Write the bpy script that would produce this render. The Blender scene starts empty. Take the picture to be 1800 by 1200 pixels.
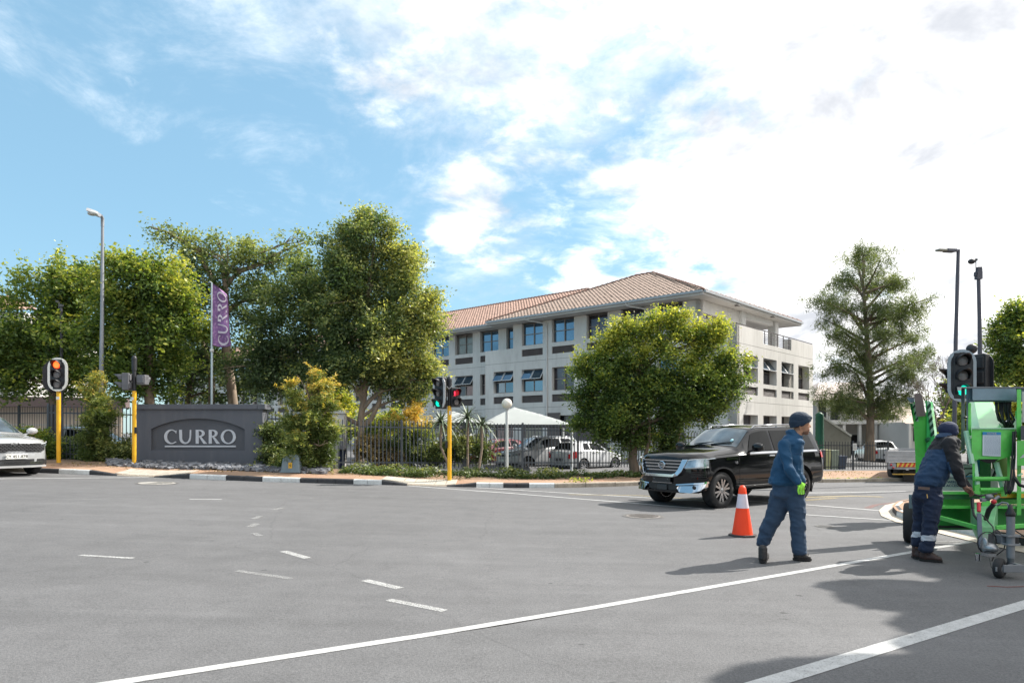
import bpy, math, random
import numpy as np
from mathutils import Vector, Matrix
random.seed(7); RNG=np.random.default_rng(11)
S=bpy.context.scene; COL=S.collection
# ---------------------------------------------------------------- camera, light, exposure
F=1217.0; CX=900.0; HY=760.0; HC=1.6
cd=bpy.data.cameras.new('camera'); cam=bpy.data.objects.new('camera',cd); COL.objects.link(cam)
cam.location=(0,0,HC); cam.rotation_euler=(math.radians(90),0,0)
cd.sensor_width=36; cd.lens=F/1800*36; cd.shift_y=(HY-600)/1800; cd.clip_start=.1; cd.clip_end=3000
S.camera=cam
SUN_EL=math.radians(42); SUN_AZ=math.atan2(.89,.45)      # azimuth clockwise from +Y
wd=bpy.data.worlds.new('World'); S.world=wd; wd.use_nodes=True
nt=wd.node_tree; nt.nodes.clear()
def wn(t,**k):
    n=nt.nodes.new(t)
    for a,b in k.items(): setattr(n,a,b)
    return n
out=wn('ShaderNodeOutputWorld'); bg=wn('ShaderNodeBackground'); nt.links.new(bg.outputs[0],out.inputs[0])
bg.inputs[1].default_value=.1
sky=wn('ShaderNodeTexSky',sky_type='NISHITA',sun_disc=False,sun_elevation=SUN_EL,sun_rotation=SUN_AZ)
sky.air_density=1.0; sky.dust_density=.3; sky.ozone_density=2.0; sky.altitude=50
def wmath(op,a,b=None,c=None):
    n=wn('ShaderNodeMath',operation=op)
    for i,v in enumerate((a,b,c)):
        if v is None: continue
        if isinstance(v,(int,float)): n.inputs[i].default_value=v
        else: nt.links.new(v,n.inputs[i])
    return n.outputs[0]
tc=wn('ShaderNodeTexCoord'); sx=wn('ShaderNodeSeparateXYZ'); nt.links.new(tc.outputs['Generated'],sx.inputs[0])
dx,dy,dz=sx.outputs
zz=wmath('ADD',wmath('MAXIMUM',dz,0.0),.22)
px=wmath('DIVIDE',dx,zz); py=wmath('DIVIDE',dy,zz)
cx=wn('ShaderNodeCombineXYZ'); nt.links.new(px,cx.inputs[0]); nt.links.new(py,cx.inputs[1])
def noise(vec,scale,detail=8,rough=.55,dist=0.0,off=(0,0,0)):
    mp=wn('ShaderNodeMapping'); mp.inputs['Location'].default_value=off; nt.links.new(vec,mp.inputs[0])
    n=wn('ShaderNodeTexNoise'); nt.links.new(mp.outputs[0],n.inputs['Vector'])
    n.inputs['Scale'].default_value=scale; n.inputs['Detail'].default_value=detail
    n.inputs['Roughness'].default_value=rough; n.inputs['Distortion'].default_value=dist
    return n.outputs['Fac']
def ramp(v,a,b):
    m=wn('ShaderNodeMapRange',interpolation_type='SMOOTHSTEP'); nt.links.new(v,m.inputs[0])
    m.inputs[1].default_value=a; m.inputs[2].default_value=b
    return m.outputs[0]
n1=noise(cx.outputs[0],1.9,10,.56,.12,(3.1,1.7,0)); n2=noise(cx.outputs[0],6.5,10,.62,.25,(7.3,2.2,1)); 
# the cloud bank lies towards the sun (right, +X); it thins out to blue on the left
sdir=wmath('ADD',wmath('MULTIPLY',dx,.93),wmath('MULTIPLY',dz,.42))
bias=wmath('MULTIPLY_ADD',sdir,1.15,.05)
dens=wmath('ADD',wmath('ADD',wmath('MULTIPLY',wmath('SUBTRACT',n1,.5),1.7),wmath('MULTIPLY',wmath('SUBTRACT',n2,.5),.75)),bias)
thick=ramp(dens,.10,.50)
n3=noise(cx.outputs[0],2.6,12,.66,.3,(5.3,.4,2))
wisp=wmath('MULTIPLY',ramp(wmath('ADD',wmath('ADD',wmath('MULTIPLY',n3,1.0),wmath('MULTIPLY',n1,.3)),wmath('ADD',wmath('MULTIPLY',sdir,.42),wmath('MULTIPLY',dz,.42))),.72,1.2),.85)
cl=wmath('MAXIMUM',thick,wisp)
# low fringe clouds keep the horizon pale
shade=noise(cx.outputs[0],2.6,6,.6,.3,(1.3,9.2,4))
cc=wn('ShaderNodeMix',data_type='RGBA'); nt.links.new(ramp(shade,.3,.62),cc.inputs[0])
cc.inputs[6].default_value=(3.7,3.85,4.15,1); cc.inputs[7].default_value=(9.2,9.1,8.9,1)
skm=wn('ShaderNodeMix',data_type='RGBA',blend_type='MULTIPLY'); skm.inputs[0].default_value=1
nt.links.new(sky.outputs[0],skm.inputs[6]); skm.inputs[7].default_value=(1.0,1.08,.96,1)
mx=wn('ShaderNodeMix',data_type='RGBA'); nt.links.new(cl,mx.inputs[0]); veil=wn('ShaderNodeMix',data_type='RGBA'); veil.inputs[0].default_value=.62; nt.links.new(skm.outputs[2],veil.inputs[6]); veil.inputs[7].default_value=(1.62,3.0,4.15,1); nt.links.new(veil.outputs[2],mx.inputs[6]); nt.links.new(cc.outputs[2],mx.inputs[7])
nt.links.new(mx.outputs[2],bg.inputs[0])
sl=bpy.data.lights.new('sun','SUN'); sun=bpy.data.objects.new('sun',sl); COL.objects.link(sun)
sl.energy=3.7; sl.angle=math.radians(.53); sl.color=(1,.955,.88)
sv=Vector((math.sin(SUN_AZ)*math.cos(SUN_EL),math.cos(SUN_AZ)*math.cos(SUN_EL),math.sin(SUN_EL)))
sun.rotation_euler=sv.to_track_quat('Z','Y').to_euler()
vs=S.view_settings; vs.view_transform='Standard'; vs.look='None'; vs.gamma=1; vs.use_curve_mapping=False; vs.exposure=1.1
S.cycles.max_bounces=6; S.cycles.transparent_max_bounces=12; S.cycles.use_denoising=True
# ---------------------------------------------------------------- ground shape and pixel helpers
def G(x):
    x=max(-26.0,min(26.0,x)); return -.032*x if x<0 else -.012*x
def W(px,py,Y): return Vector(((px-CX)/F*Y,Y,HC-(py-HY)/F*Y))
def gp(px,py,dz=0.0):
    Y=20.0
    for _ in range(12):
        Y=F*(HC-G((px-CX)/F*Y)-dz)/(py-HY)
    return Vector(((px-CX)/F*Y,Y,G((px-CX)/F*Y)+dz))
# ---------------------------------------------------------------- materials
MATS={}
def mat(name,col,rough=.6,metal=0.0,var=.12,scale=3.0,bump=0.0,bscale=40.0,coat=0.0,emit=0.0,spec=.5,dirt=0.0,ecol=None,stretch=None,alpha=None,trans=0.0,dcol=(.16,.13,.1)):
    if name in MATS: return MATS[name]
    m=bpy.data.materials.new(name); m.use_nodes=True; t=m.node_tree; b=t.nodes['Principled BSDF']
    tcn=t.nodes.new('ShaderNodeTexCoord'); src=tcn.outputs['Object']
    if stretch:
        mp=t.nodes.new('ShaderNodeMapping'); mp.inputs['Scale'].default_value=stretch; t.links.new(src,mp.inputs[0]); src=mp.outputs[0]
    nz=t.nodes.new('ShaderNodeTexNoise'); nz.inputs['Scale'].default_value=scale; nz.inputs['Detail'].default_value=6
    t.links.new(src,nz.inputs['Vector'])
    mr=t.nodes.new('ShaderNodeMapRange'); mr.inputs[1].default_value=.3; mr.inputs[2].default_value=.7
    mr.inputs[3].default_value=1-var; mr.inputs[4].default_value=1+var; t.links.new(nz.outputs['Fac'],mr.inputs[0])
    vm=t.nodes.new('ShaderNodeVectorMath'); vm.operation='SCALE'; vm.inputs[0].default_value=col[:3]; t.links.new(mr.outputs[0],vm.inputs['Scale'])
    last=vm.outputs[0]
    if dirt>0:
        n2=t.nodes.new('ShaderNodeTexNoise'); n2.inputs['Scale'].default_value=scale*5; n2.inputs['Detail'].default_value=8; t.links.new(src,n2.inputs['Vector'])
        r2=t.nodes.new('ShaderNodeMapRange'); r2.inputs[1].default_value=.5; r2.inputs[2].default_value=.75; r2.inputs[4].default_value=dirt; t.links.new(n2.outputs['Fac'],r2.inputs[0])
        mm=t.nodes.new('ShaderNodeMix'); mm.data_type='RGBA'; t.links.new(r2.outputs[0],mm.inputs[0]); t.links.new(last,mm.inputs[6]); mm.inputs[7].default_value=tuple(dcol)+(1,); last=mm.outputs[2]
    t.links.new(last,b.inputs['Base Color'])
    b.inputs['Roughness'].default_value=rough; b.inputs['Metallic'].default_value=metal
    b.inputs['Specular IOR Level'].default_value=spec; b.inputs['Coat Weight'].default_value=coat; b.inputs['Coat Roughness'].default_value=.04
    if trans: b.inputs['Transmission Weight'].default_value=trans
    if alpha is not None: b.inputs['Alpha'].default_value=alpha
    if bump>0:
        bn=t.nodes.new('ShaderNodeTexNoise'); bn.inputs['Scale'].default_value=bscale; bn.inputs['Detail'].default_value=5; t.links.new(src,bn.inputs['Vector'])
        bp=t.nodes.new('ShaderNodeBump'); bp.inputs['Strength'].default_value=bump; bp.inputs['Distance'].default_value=.01; t.links.new(bn.outputs['Fac'],bp.inputs['Height']); t.links.new(bp.outputs[0],b.inputs['Normal'])
    if emit>0:
        b.inputs['Emission Color'].default_value=tuple((ecol or col)[:3])+(1,); b.inputs['Emission Strength'].default_value=emit
    MATS[name]=m; return m
# ---------------------------------------------------------------- mesh builder
class MB:
    def __init__(s): s.v=[]; s.f=[]; s.mi=[]; s.sm=[]
    def add(s,vs,fs,m=0,smooth=False,M=None):
        o=len(s.v)
        for p in vs:
            p=Vector(p)
            if M is not None: p=M@p
            s.v.append((p.x,p.y,p.z))
        for f in fs: s.f.append(tuple(i+o for i in f)); s.mi.append(m); s.sm.append(smooth)
        return s
    def box(s,c,d,m=0,M=None,rz=0.0):
        hx,hy,hz=d[0]/2,d[1]/2,d[2]/2; R=Matrix.Rotation(rz,3,'Z') if rz else None; vs=[]
        for z in (-hz,hz):
            for x,y in ((-hx,-hy),(hx,-hy),(hx,hy),(-hx,hy)):
                q=Vector((x,y,z)); q=R@q if R else q; vs.append(q+Vector(c))
        return s.add(vs,[(3,2,1,0),(4,5,6,7),(0,1,5,4),(1,2,6,5),(2,3,7,6),(3,0,4,7)],m,M=M)
    def bar(s,p,q,w,h=None,m=0,M=None,up=(0,0,1)):
        p=Vector(p);q=Vector(q);h=h or w;d=(q-p).normalized();u=Vector(up)
        if abs(d.dot(u))>.98: u=Vector((0,1,0))
        a=d.cross(u).normalized()*w/2; b=a.cross(d).normalized()*h/2
        vs=[p-a-b,p+a-b,p+a+b,p-a+b,q-a-b,q+a-b,q+a+b,q-a+b]
        return s.add(vs,[(0,1,2,3),(7,6,5,4),(1,0,4,5),(2,1,5,6),(3,2,6,7),(0,3,7,4)],m,M=M)
    def tube(s,pts,r,n=8,m=0,cap=True,M=None):
        pts=[Vector(p) for p in pts]; k=len(pts); rs=r if isinstance(r,(list,tuple)) else [r]*k; vs=[];fs=[]; ref=None
        for i,p in enumerate(pts):
            d=(pts[min(i+1,k-1)]-pts[max(i-1,0)]).normalized()
            if ref is None: ref=Vector((0,0,1)) if abs(d.z)<.9 else Vector((1,0,0))
            a=d.cross(ref).normalized(); b=d.cross(a).normalized(); ref=-b if False else ref
            for j in range(n):
                t=2*math.pi*j/n; vs.append(p+(a*math.cos(t)+b*math.sin(t))*rs[i])
        for i in range(k-1):
            for j in range(n): fs.append((i*n+j,i*n+(j+1)%n,(i+1)*n+(j+1)%n,(i+1)*n+j))
        s.add(vs,fs,m,True,M)
        if cap: 
            s.add(vs[:n],[tuple(range(n))],m,False,M); s.add(vs[-n:],[tuple(reversed(range(n)))],m,False,M)
        return s
    def lathe(s,prof,n=16,m=0,M=None,smooth=True):   # prof [(r,z)] around z
        vs=[];fs=[]
        for r,z in prof:
            for j in range(n): t=2*math.pi*j/n; vs.append((r*math.cos(t),r*math.sin(t),z))
        for i in range(len(prof)-1):
            for j in range(n): fs.append((i*n+j,i*n+(j+1)%n,(i+1)*n+(j+1)%n,(i+1)*n+j))
        return s.add(vs,fs,m,smooth,M)
    def ell(s,c,r,m=0,nu=14,nv=9,M=None,R=None):
        vs=[];fs=[]; r=(r,r,r) if isinstance(r,(int,float)) else r
        for i in range(nv+1):
            ph=math.pi*i/nv
            for j in range(nu):
                t=2*math.pi*j/nu; q=Vector((r[0]*math.sin(ph)*math.cos(t),r[1]*math.sin(ph)*math.sin(t),r[2]*math.cos(ph)))
                if R is not None: q=R@q
                vs.append(Vector(c)+q)
        for i in range(nv):
            for j in range(nu): fs.append((i*nu+j,(i+1)*nu+j,(i+1)*nu+(j+1)%nu,i*nu+(j+1)%nu))
        return s.add(vs,fs,m,True,M)
    def prism(s,poly,o,u,v,w,m=0,M=None,m2=None):     # polygon in the (u,v) plane through o, thickness vector w
        o=Vector(o);u=Vector(u);v=Vector(v);w=Vector(w);n=len(poly)
        a=[o+u*p[0]+v*p[1] for p in poly]; b=[p+w for p in a]
        s.add(a+b,[tuple(range(n))],m,M=M); s.add(a+b,[tuple(reversed(range(n,2*n)))],m if m2 is None else m2,M=M)
        return s.add(a+b,[((i+1)%n,i,i+n,(i+1)%n+n) for i in range(n)],m,M=M)
    def build(s,name,ms,parent=None,world=False,bevel=0.0,fix=False,**tags):
        me=bpy.data.meshes.new(name); vs=np.array(s.v,dtype=float).reshape(-1,3)
        if world and parent is not None:
            Mi=wm(parent).inverted(); A=np.array(Mi); vs=vs@A[:3,:3].T+A[:3,3]
        me.from_pydata(vs.tolist(),[],s.f)
        ms=ms if isinstance(ms,(list,tuple)) else [ms]
        for mm in ms: me.materials.append(mm)
        me.polygons.foreach_set('material_index',s.mi); me.polygons.foreach_set('use_smooth',s.sm)
        if fix:
            import bmesh
            bm=bmesh.new(); bm.from_mesh(me); bmesh.ops.remove_doubles(bm,verts=bm.verts,dist=1e-4); bmesh.ops.recalc_face_normals(bm,faces=bm.faces); bm.to_mesh(me); bm.free()
        me.update(); o=bpy.data.objects.new(name,me); COL.objects.link(o)
        if parent is not None: o.parent=parent
        if bevel>0:
            bv=o.modifiers.new('bevel','BEVEL'); bv.width=bevel; bv.segments=2; bv.limit_method='ANGLE'; bv.angle_limit=math.radians(40)
        for k,x in tags.items(): o[k]=x
        return o
def wm(o):
    Mx=Matrix.LocRotScale(o.location,o.rotation_euler,o.scale)
    return wm(o.parent)@Mx if o.parent else Mx
def thing(name,label,cat,loc=(0,0,0),rz=0.0,group=None):
    o=bpy.data.objects.new(name,None); COL.objects.link(o); o.location=loc; o.rotation_euler=(0,0,rz)
    o.empty_display_size=.2; o['label']=label; o['category']=cat
    if group: o['group']=group
    return o
def tag(o,label,cat,group=None,kind=None):
    o['label']=label; o['category']=cat
    if group: o['group']=group
    if kind: o['kind']=kind
    return o
def dup(root,loc=None,rz=None,label=None):
    def rec(o,par):
        c=o.copy(); COL.objects.link(c); c.parent=par
        for ch in o.children: rec(ch,c)
        return c
    r=rec(root,None)
    if loc is not None: r.location=loc
    if rz is not None: r.rotation_euler=(0,0,rz)
    if label: r['label']=label
    return r
def inst(src,parent,loc=None,M=None):      # one more piece sharing mesh data
    c=src.copy(); COL.objects.link(c); c.parent=parent
    if loc is not None: c.location=loc
    if M is not None: c.matrix_local=M
    return c
def text_part(txt,name,m,parent,M,size=1.0,ext=.002,bold=0.0,align='CENTER'):
    cu=bpy.data.curves.new('lettering','FONT'); cu.body=txt; cu.size=size; cu.extrude=ext; cu.align_x=align; cu.align_y='CENTER'; cu.offset=bold; cu.resolution_u=2
    o=bpy.data.objects.new('tmp',cu); COL.objects.link(o); dg=bpy.context.evaluated_depsgraph_get(); me=bpy.data.meshes.new_from_object(o.evaluated_get(dg))
    bpy.data.objects.remove(o); me.materials.clear(); me.materials.append(m); me.transform(M)
    o=bpy.data.objects.new(name,me); COL.objects.link(o); o.parent=parent; return o
# ---------------------------------------------------------------- palette
white_paint=mat('white_road_paint',(.62,.62,.6),.75,var=.15,scale=6,dirt=.35,bump=.4,bscale=120)
# ================================================================ ground, road, kerbs, markings
def asphalt():
    m=bpy.data.materials.new('asphalt'); m.use_nodes=True; t=m.node_tree; b=t.nodes['Principled BSDF']; N=t.nodes.new; L=t.links.new
    g=N('ShaderNodeTexCoord').outputs['Object']
    def nz(sc,de,ro=.55,st=None,dist=0):
        s=g
        if st: mp=N('ShaderNodeMapping'); mp.inputs['Scale'].default_value=st; mp.inputs['Rotation'].default_value=(0,0,.25); L(g,mp.inputs[0]); s=mp.outputs[0]
        n=N('ShaderNodeTexNoise'); n.inputs['Scale'].default_value=sc; n.inputs['Detail'].default_value=de; n.inputs['Roughness'].default_value=ro; n.inputs['Distortion'].default_value=dist; L(s,n.inputs['Vector']); return n.outputs['Fac']
    def rg(v,a,b_,c,d):
        r=N('ShaderNodeMapRange'); L(v,r.inputs[0]); r.inputs[1].default_value=a; r.inputs[2].default_value=b_; r.inputs[3].default_value=c; r.inputs[4].default_value=d; return r.outputs[0]
    def mu(a,c):
        r=N('ShaderNodeMath'); r.operation='MULTIPLY'; L(a,r.inputs[0]); L(c,r.inputs[1]); return r.outputs[0]
    big=rg(nz(.2,6,.6),.35,.68,.9,1.08); strk=rg(nz(.6,7,.65,(.18,2.6,1),.6),.33,.7,.88,1.08); mid=rg(nz(2.2,8,.7),.3,.72,.88,1.10)
    fine=rg(nz(55,4,.8),.3,.7,.62,1.34); 
    v=N('ShaderNodeTexVoronoi'); v.inputs['Scale'].default_value=130; L(g,v.inputs['Vector']); agg=rg(v.outputs['Distance'],.0,.6,1.18,.86)
    # dark tar and oil spots
    vs_=N('ShaderNodeTexVoronoi'); vs_.inputs['Scale'].default_value=2.1; vs_.inputs['Randomness'].default_value=1; L(g,vs_.inputs['Vector'])
    jit=nz(14,4,.6)
    ad=N('ShaderNodeMath'); ad.operation='MULTIPLY_ADD'; L(jit,ad.inputs[0]); ad.inputs[1].default_value=.22; L(vs_.outputs['Distance'],ad.inputs[2])
    spot=rg(ad.outputs[0],.155,.185,.55,1.0); region=rg(nz(.35,2),.43,.53,0,1)
    mxs=N('ShaderNodeMix'); L(region,mxs.inputs[0]); mxs.inputs[2].default_value=1.0; L(spot,mxs.inputs[3])
    # hairline cracks
    vc=N('ShaderNodeTexVoronoi'); vc.feature='DISTANCE_TO_EDGE'; vc.inputs['Scale'].default_value=.22
    wv=N('ShaderNodeTexNoise'); wv.inputs['Scale'].default_value=1.3; wv.inputs['Detail'].default_value=6; L(g,wv.inputs['Vector'])
    va=N('ShaderNodeMix'); va.data_type='VECTOR'; va.inputs[0].default_value=.25; L(g,va.inputs[4]); L(wv.outputs['Color'],va.inputs[5]); L(va.outputs[1],vc.inputs['Vector'])
    crack=rg(vc.outputs['Distance'],.0,.003,.86,1.0)
    s=mu(mu(mu(mu(big,strk),mid),mu(fine,agg)),mu(mxs.outputs[0],crack))
    col=N('ShaderNodeVectorMath'); col.operation='SCALE'; col.inputs[0].default_value=(.147,.1455,.148); L(s,col.inputs['Scale']); L(col.outputs[0],b.inputs['Base Color'])
    b.inputs['Roughness'].default_value=.82; b.inputs['Specular IOR Level'].default_value=.35
    bp=N('ShaderNodeBump'); bp.inputs['Strength'].default_value=.55; bp.inputs['Distance'].default_value=.006; L(mu(fine,agg),bp.inputs['Height']); L(bp.outputs[0],b.inputs['Normal'])
    return m
ASPH=asphalt()
gx=[-900,-26,0,26,900]; mb=MB()
vs_=[(x,y,G(x)) for y in (-60,900) for x in gx]
mb.add(vs_,[(i,i+1,i+6,i+5) for i in range(4)])
mb.build('road',ASPH,kind='structure')
# kerb line (foot of the kerb) from pixels
KP=[(80,831),(205,836),(330,841),(460,846),(560,849),(700,852.5),(800,855.5),(900,857),(975,857),(1060,855.5),(1130,853),(1250,850.5),(1400,848.5),(1500,847),(1600,845.5)]
KW=[gp(*p) for p in KP]
KW=[Vector((-60,KW[0].y+1.2,G(-60))),Vector((-26,KW[0].y+.5,G(-26)))]+KW+[Vector((18.5,26.2,G(18))),Vector((26,29.5,G(26))),Vector((60,44,G(60)))]
kxs=[p.x for p in KW]; kys=[p.y for p in KW]
def YK(x): return float(np.interp(x,kxs,kys))
def kx(px): # X on the kerb line seen at pixel column px
    x=0.0
    for _ in range(30): x=.5*x+.5*(px-CX)/F*YK(x)
    return x
# kerb height: dropped at the two crossings
rampk=[(kx(160),.13),(kx(212),.02),(kx(268),.02),(kx(330),.13),(kx(672),.13),(kx(722),.02),(kx(784),.02),(kx(836),.13),(kx(1440),.13),(kx(1462),.12)]
def HK(x): return float(np.interp(x,[a for a,_ in rampk],[b for _,b in rampk]))
def TERR(x,y):   # height of the ground behind the kerb
    d=y-YK(x); s=max(0,min(1,(d-.15)/1.6)); s=s*s*(3-2*s)
    e=max(0,min(1,(d-3.4)/4.5)); e=e*e*(3-2*e)   # the car park lies lower than the planted verge
    return (G(x)+HK(x)*(1-s)+.2*s)*(1-e)+e*(.8*G(x)-.24)
# brick paved footway, planted verge, car-park surface behind
def brickmat():
    m=bpy.data.materials.new('brick_paving'); m.use_nodes=True; t=m.node_tree; b=t.nodes['Principled BSDF']; N=t.nodes.new; L=t.links.new
    g=N('ShaderNodeTexCoord').outputs['Object']; br=N('ShaderNodeTexBrick'); L(g,br.inputs['Vector'])
    br.inputs['Color1'].default_value=(.32,.17,.105,1); br.inputs['Color2'].default_value=(.40,.24,.15,1); br.inputs['Mortar'].default_value=(.2,.16,.12,1)
    br.inputs['Scale'].default_value=1; br.inputs['Brick Width'].default_value=.22; br.inputs['Row Height'].default_value=.11; br.inputs['Mortar Size'].default_value=.008
    n=N('ShaderNodeTexNoise'); n.inputs['Scale'].default_value=1.1; n.inputs['Detail'].default_value=7; L(g,n.inputs['Vector'])
    r=N('ShaderNodeMapRange'); r.inputs[1].default_value=.35; r.inputs[2].default_value=.7; L(n.outputs['Fac'],r.inputs[0]); r.inputs[4].default_value=.7
    mx=N('ShaderNodeMix'); mx.data_type='RGBA'; L(r.outputs[0],mx.inputs[0]); L(br.outputs['Color'],mx.inputs[6]); mx.inputs[7].default_value=(.36,.25,.17,1); L(mx.outputs[2],b.inputs['Base Color'])
    b.inputs['Roughness'].default_value=.9; bp=N('ShaderNodeBump'); bp.inputs['Strength'].default_value=.5; bp.inputs['Distance'].default_value=.01; L(br.outputs['Fac'],bp.inputs['Height']); bp.invert=True; L(bp.outputs[0],b.inputs['Normal'])
    return m
BRICK=brickmat()
SOIL=mat('verge_soil',(.21,.135,.085),.95,var=.45,scale=2.2,bump=.8,bscale=18,dirt=.3)
PARK=mat('car_park_paving',(.2,.17,.15),.9,var=.3,scale=.7,bump=.3,bscale=20)
XS=sorted(set(list(np.arange(-26,26.01,.5))+[-900,-300,-60,-40,60,300,900,0.0]))
def strip(name,d0,d1,nd,m,off=0.0,x0=-999,x1=999,tog=None,step=None,**t):
    mb=MB(); xs=[x for x in XS if x0<=x<=x1] if step is None else list(np.arange(x0,x1+.01,step)); ds=np.linspace(0,1,nd)
    vs=[]
    for k in ds:
        for x in xs:
            a=d0(x) if callable(d0) else d0; b=d1(x) if callable(d1) else d1; d=a+(b-a)*k; y=YK(x)+d; vs.append((x,y,TERR(x,y)+off))
    n=len(xs); mb.add(vs,[(i*n+j,i*n+j+1,(i+1)*n+j+1,(i+1)*n+j) for i in range(nd-1) for j in range(n-1)])
    return mb.build(name,m,kind='structure',**t)
FW=lambda x: float(np.interp(x,[-14,-9,-6,-4,-2,2,5,10,14],[1.35,1.3,1.15,1.1,.95,.95,1.2,2.4,3.2]))
strip('pavement',.12,FW,9,BRICK)
strip('planting_bed',FW,3.6,5,SOIL)
strip('car_park_ground',3.6,9,10,PARK); strip('car_park_ground',9,400,3,PARK)
# kerb stones
KBLK=mat('kerb_black_paint',(.035,.037,.042),.7,var=.25,scale=4,dirt=.25,bump=.3,bscale=30)
KWHT=mat('kerb_white_paint',(.6,.61,.6),.7,var=.12,scale=4,dirt=.3,bump=.3,bscale=30)
KRAW=mat('kerb_concrete',(.36,.31,.25),.85,var=.25,scale=3,dirt=.45,bump=.5,bscale=30)
kerb=thing('kerb','x','x'); del kerb['label'],kerb['category']; kerb['kind']='structure'
ks=[(-400,'R'),(60,'B'),(103,'W'),(129.5,'W'),(157,'B'),(180,'B'),(205,'R'),(226,'R'),(248,'R'),(270,'B'),(300,'B'),(333,'W'),(364,'W'),(397,'B'),(429,'B'),(461,'W'),(494,'W'),(527,'B'),(558,'B'),(590,'B'),(621,'W'),(646,'W'),(671,'B'),(692,'B'),(715,'R'),(738,'R'),(762,'R'),(785,'B'),(812,'B'),(837,'W'),(861,'W'),(885,'B'),(908,'B'),(930,'W'),(975,'R')]
edges=[(kx(p) if p>=0 else -26.0,c) for p,c in ks]
x=edges[-1][0]
while x<16.5: x+=.95; edges.append((x,'R'))
edges.append((26,'R'))
ex=[]
for (a,c),(b,_) in zip(edges,edges[1:]):
    n=max(1,int(round((b-a)/1.0))) if (b-a)>1.6 else 1
    for i in range(n): ex.append((a+(b-a)*i/n,a+(b-a)*(i+1)/n,c))
for a,b,c in ex:
    mb=MB(); ha,hb=HK(a)+random.uniform(-.004,.004),HK(b)+random.uniform(-.004,.004); g=.006
    P=lambda x,d,h:(x,YK(x)+d,G(x)+h)
    a2,b2=a+g,b-g
    mb.add([P(a2,0,-.05),P(b2,0,-.05),P(b2,0,hb-.02),P(a2,0,ha-.02),P(b2,.02,hb+.005),P(a2,.02,ha+.005),P(b2,.14,hb+.008),P(a2,.14,ha+.008),P(b2,.14,-.05),P(a2,.14,-.05)],
      [(0,1,2,3),(3,2,4,5),(5,4,6,7),(7,6,8,9),(0,3,5,7,9),(1,8,6,4,2)])
    mb.build('kerb_stone',{'B':KBLK,'W':KWHT,'R':KRAW}[c],kerb)
# crossing slabs: left plain slabs, right tactile domes
SLAB=mat('concrete_slab',(.42,.38,.32),.85,var=.15,scale=3,dirt=.3,bump=.3,bscale=40)
ramp_=thing('crossing_ramp','x','x'); del ramp_['label'],ramp_['category']; ramp_['kind']='structure'
def quadstrip(x0,x1,d0,d1,off,th=.02):
    P=lambda x,d,o:Vector((x,YK(x)+d,TERR(x,YK(x)+d)+o)); mb=MB()
    vs=[P(x0,d0,off),P(x1,d0,off),P(x1,d1,off),P(x0,d1,off),P(x0,d0,off-th),P(x1,d0,off-th),P(x1,d1,off-th),P(x0,d1,off-th)]
    mb.add(vs,[(0,1,2,3),(1,0,4,5),(2,1,5,6),(3,2,6,7),(0,3,7,4)]); return mb
def slabs(pa,pb,d0,d1,nx,nd):
    xa,xb=kx(pa),kx(pb)
    for i in range(nx):
        for j in range(nd):
            sx=(xb-xa)/nx; sd=(d1-d0)/nd
            quadstrip(xa+sx*i+.01,xa+sx*(i+1)-.01,d0+sd*j+.01,d0+sd*(j+1)-.01,.02+random.uniform(0,.004)).build('slab',SLAB,ramp_)
slabs(196,322,.15,1.0,9,2)
TACT=mat('tactile_paving',(.47,.43,.36),.85,var=.12,scale=3,dirt=.25,bump=.3,bscale=60)
xa,xb=kx(668),kx(800)
for i in range(7):
    for j in range(2):
        s=(xb-xa)/7; quadstrip(xa+s*i+.008,xa+s*(i+1)-.008,.15+.4*j+.008,.55+.4*j-.008,.02+random.uniform(0,.004)).build('tactile_slab',TACT,ramp_)
mb=MB()
for i in range(int((xb-xa)/.07)):
    for j in range(11):
        x=xa+.03+i*.07; d=.2+j*.07; p=Vector((x,YK(x)+d,TERR(x,YK(x)+d)+.022)); r=.02
        mb.add([p+Vector((-r,-r,0)),p+Vector((r,-r,0)),p+Vector((r,r,0)),p+Vector((-r,r,0)),p+Vector((0,0,.012))],[(0,1,4),(1,2,4),(2,3,4),(3,0,4)])
mb.build('tactile_domes',TACT,ramp_,kind='stuff')
# ---- markings
def wornpaint(name,col,lo,hi):
    """thin worn paint: the asphalt shows through where tyres rubbed it off"""
    m=mat(name,col,.8,var=.15,scale=8,dirt=.3,bump=.4,bscale=120); t=m.node_tree; b=t.nodes['Principled BSDF']; g=t.nodes.new('ShaderNodeTexCoord'); n=t.nodes.new('ShaderNodeTexNoise'); n.inputs['Scale'].default_value=70; n.inputs['Detail'].default_value=6; n.inputs['Roughness'].default_value=.7; t.links.new(g.outputs['Object'],n.inputs['Vector'])
    r=t.nodes.new('ShaderNodeMapRange'); r.inputs[1].default_value=lo; r.inputs[2].default_value=hi; r.inputs[3].default_value=.12; r.inputs[4].default_value=.96; t.links.new(n.outputs['Fac'],r.inputs[0]); t.links.new(r.outputs[0],b.inputs['Alpha']); return m
faded=wornpaint('faded_road_paint',(.42,.42,.41),.42,.74); worn=wornpaint('worn_road_paint',(.50,.50,.49),.36,.62); linep=wornpaint('line_road_paint',(.47,.47,.465),.26,.46)
LAY=[0]
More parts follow.
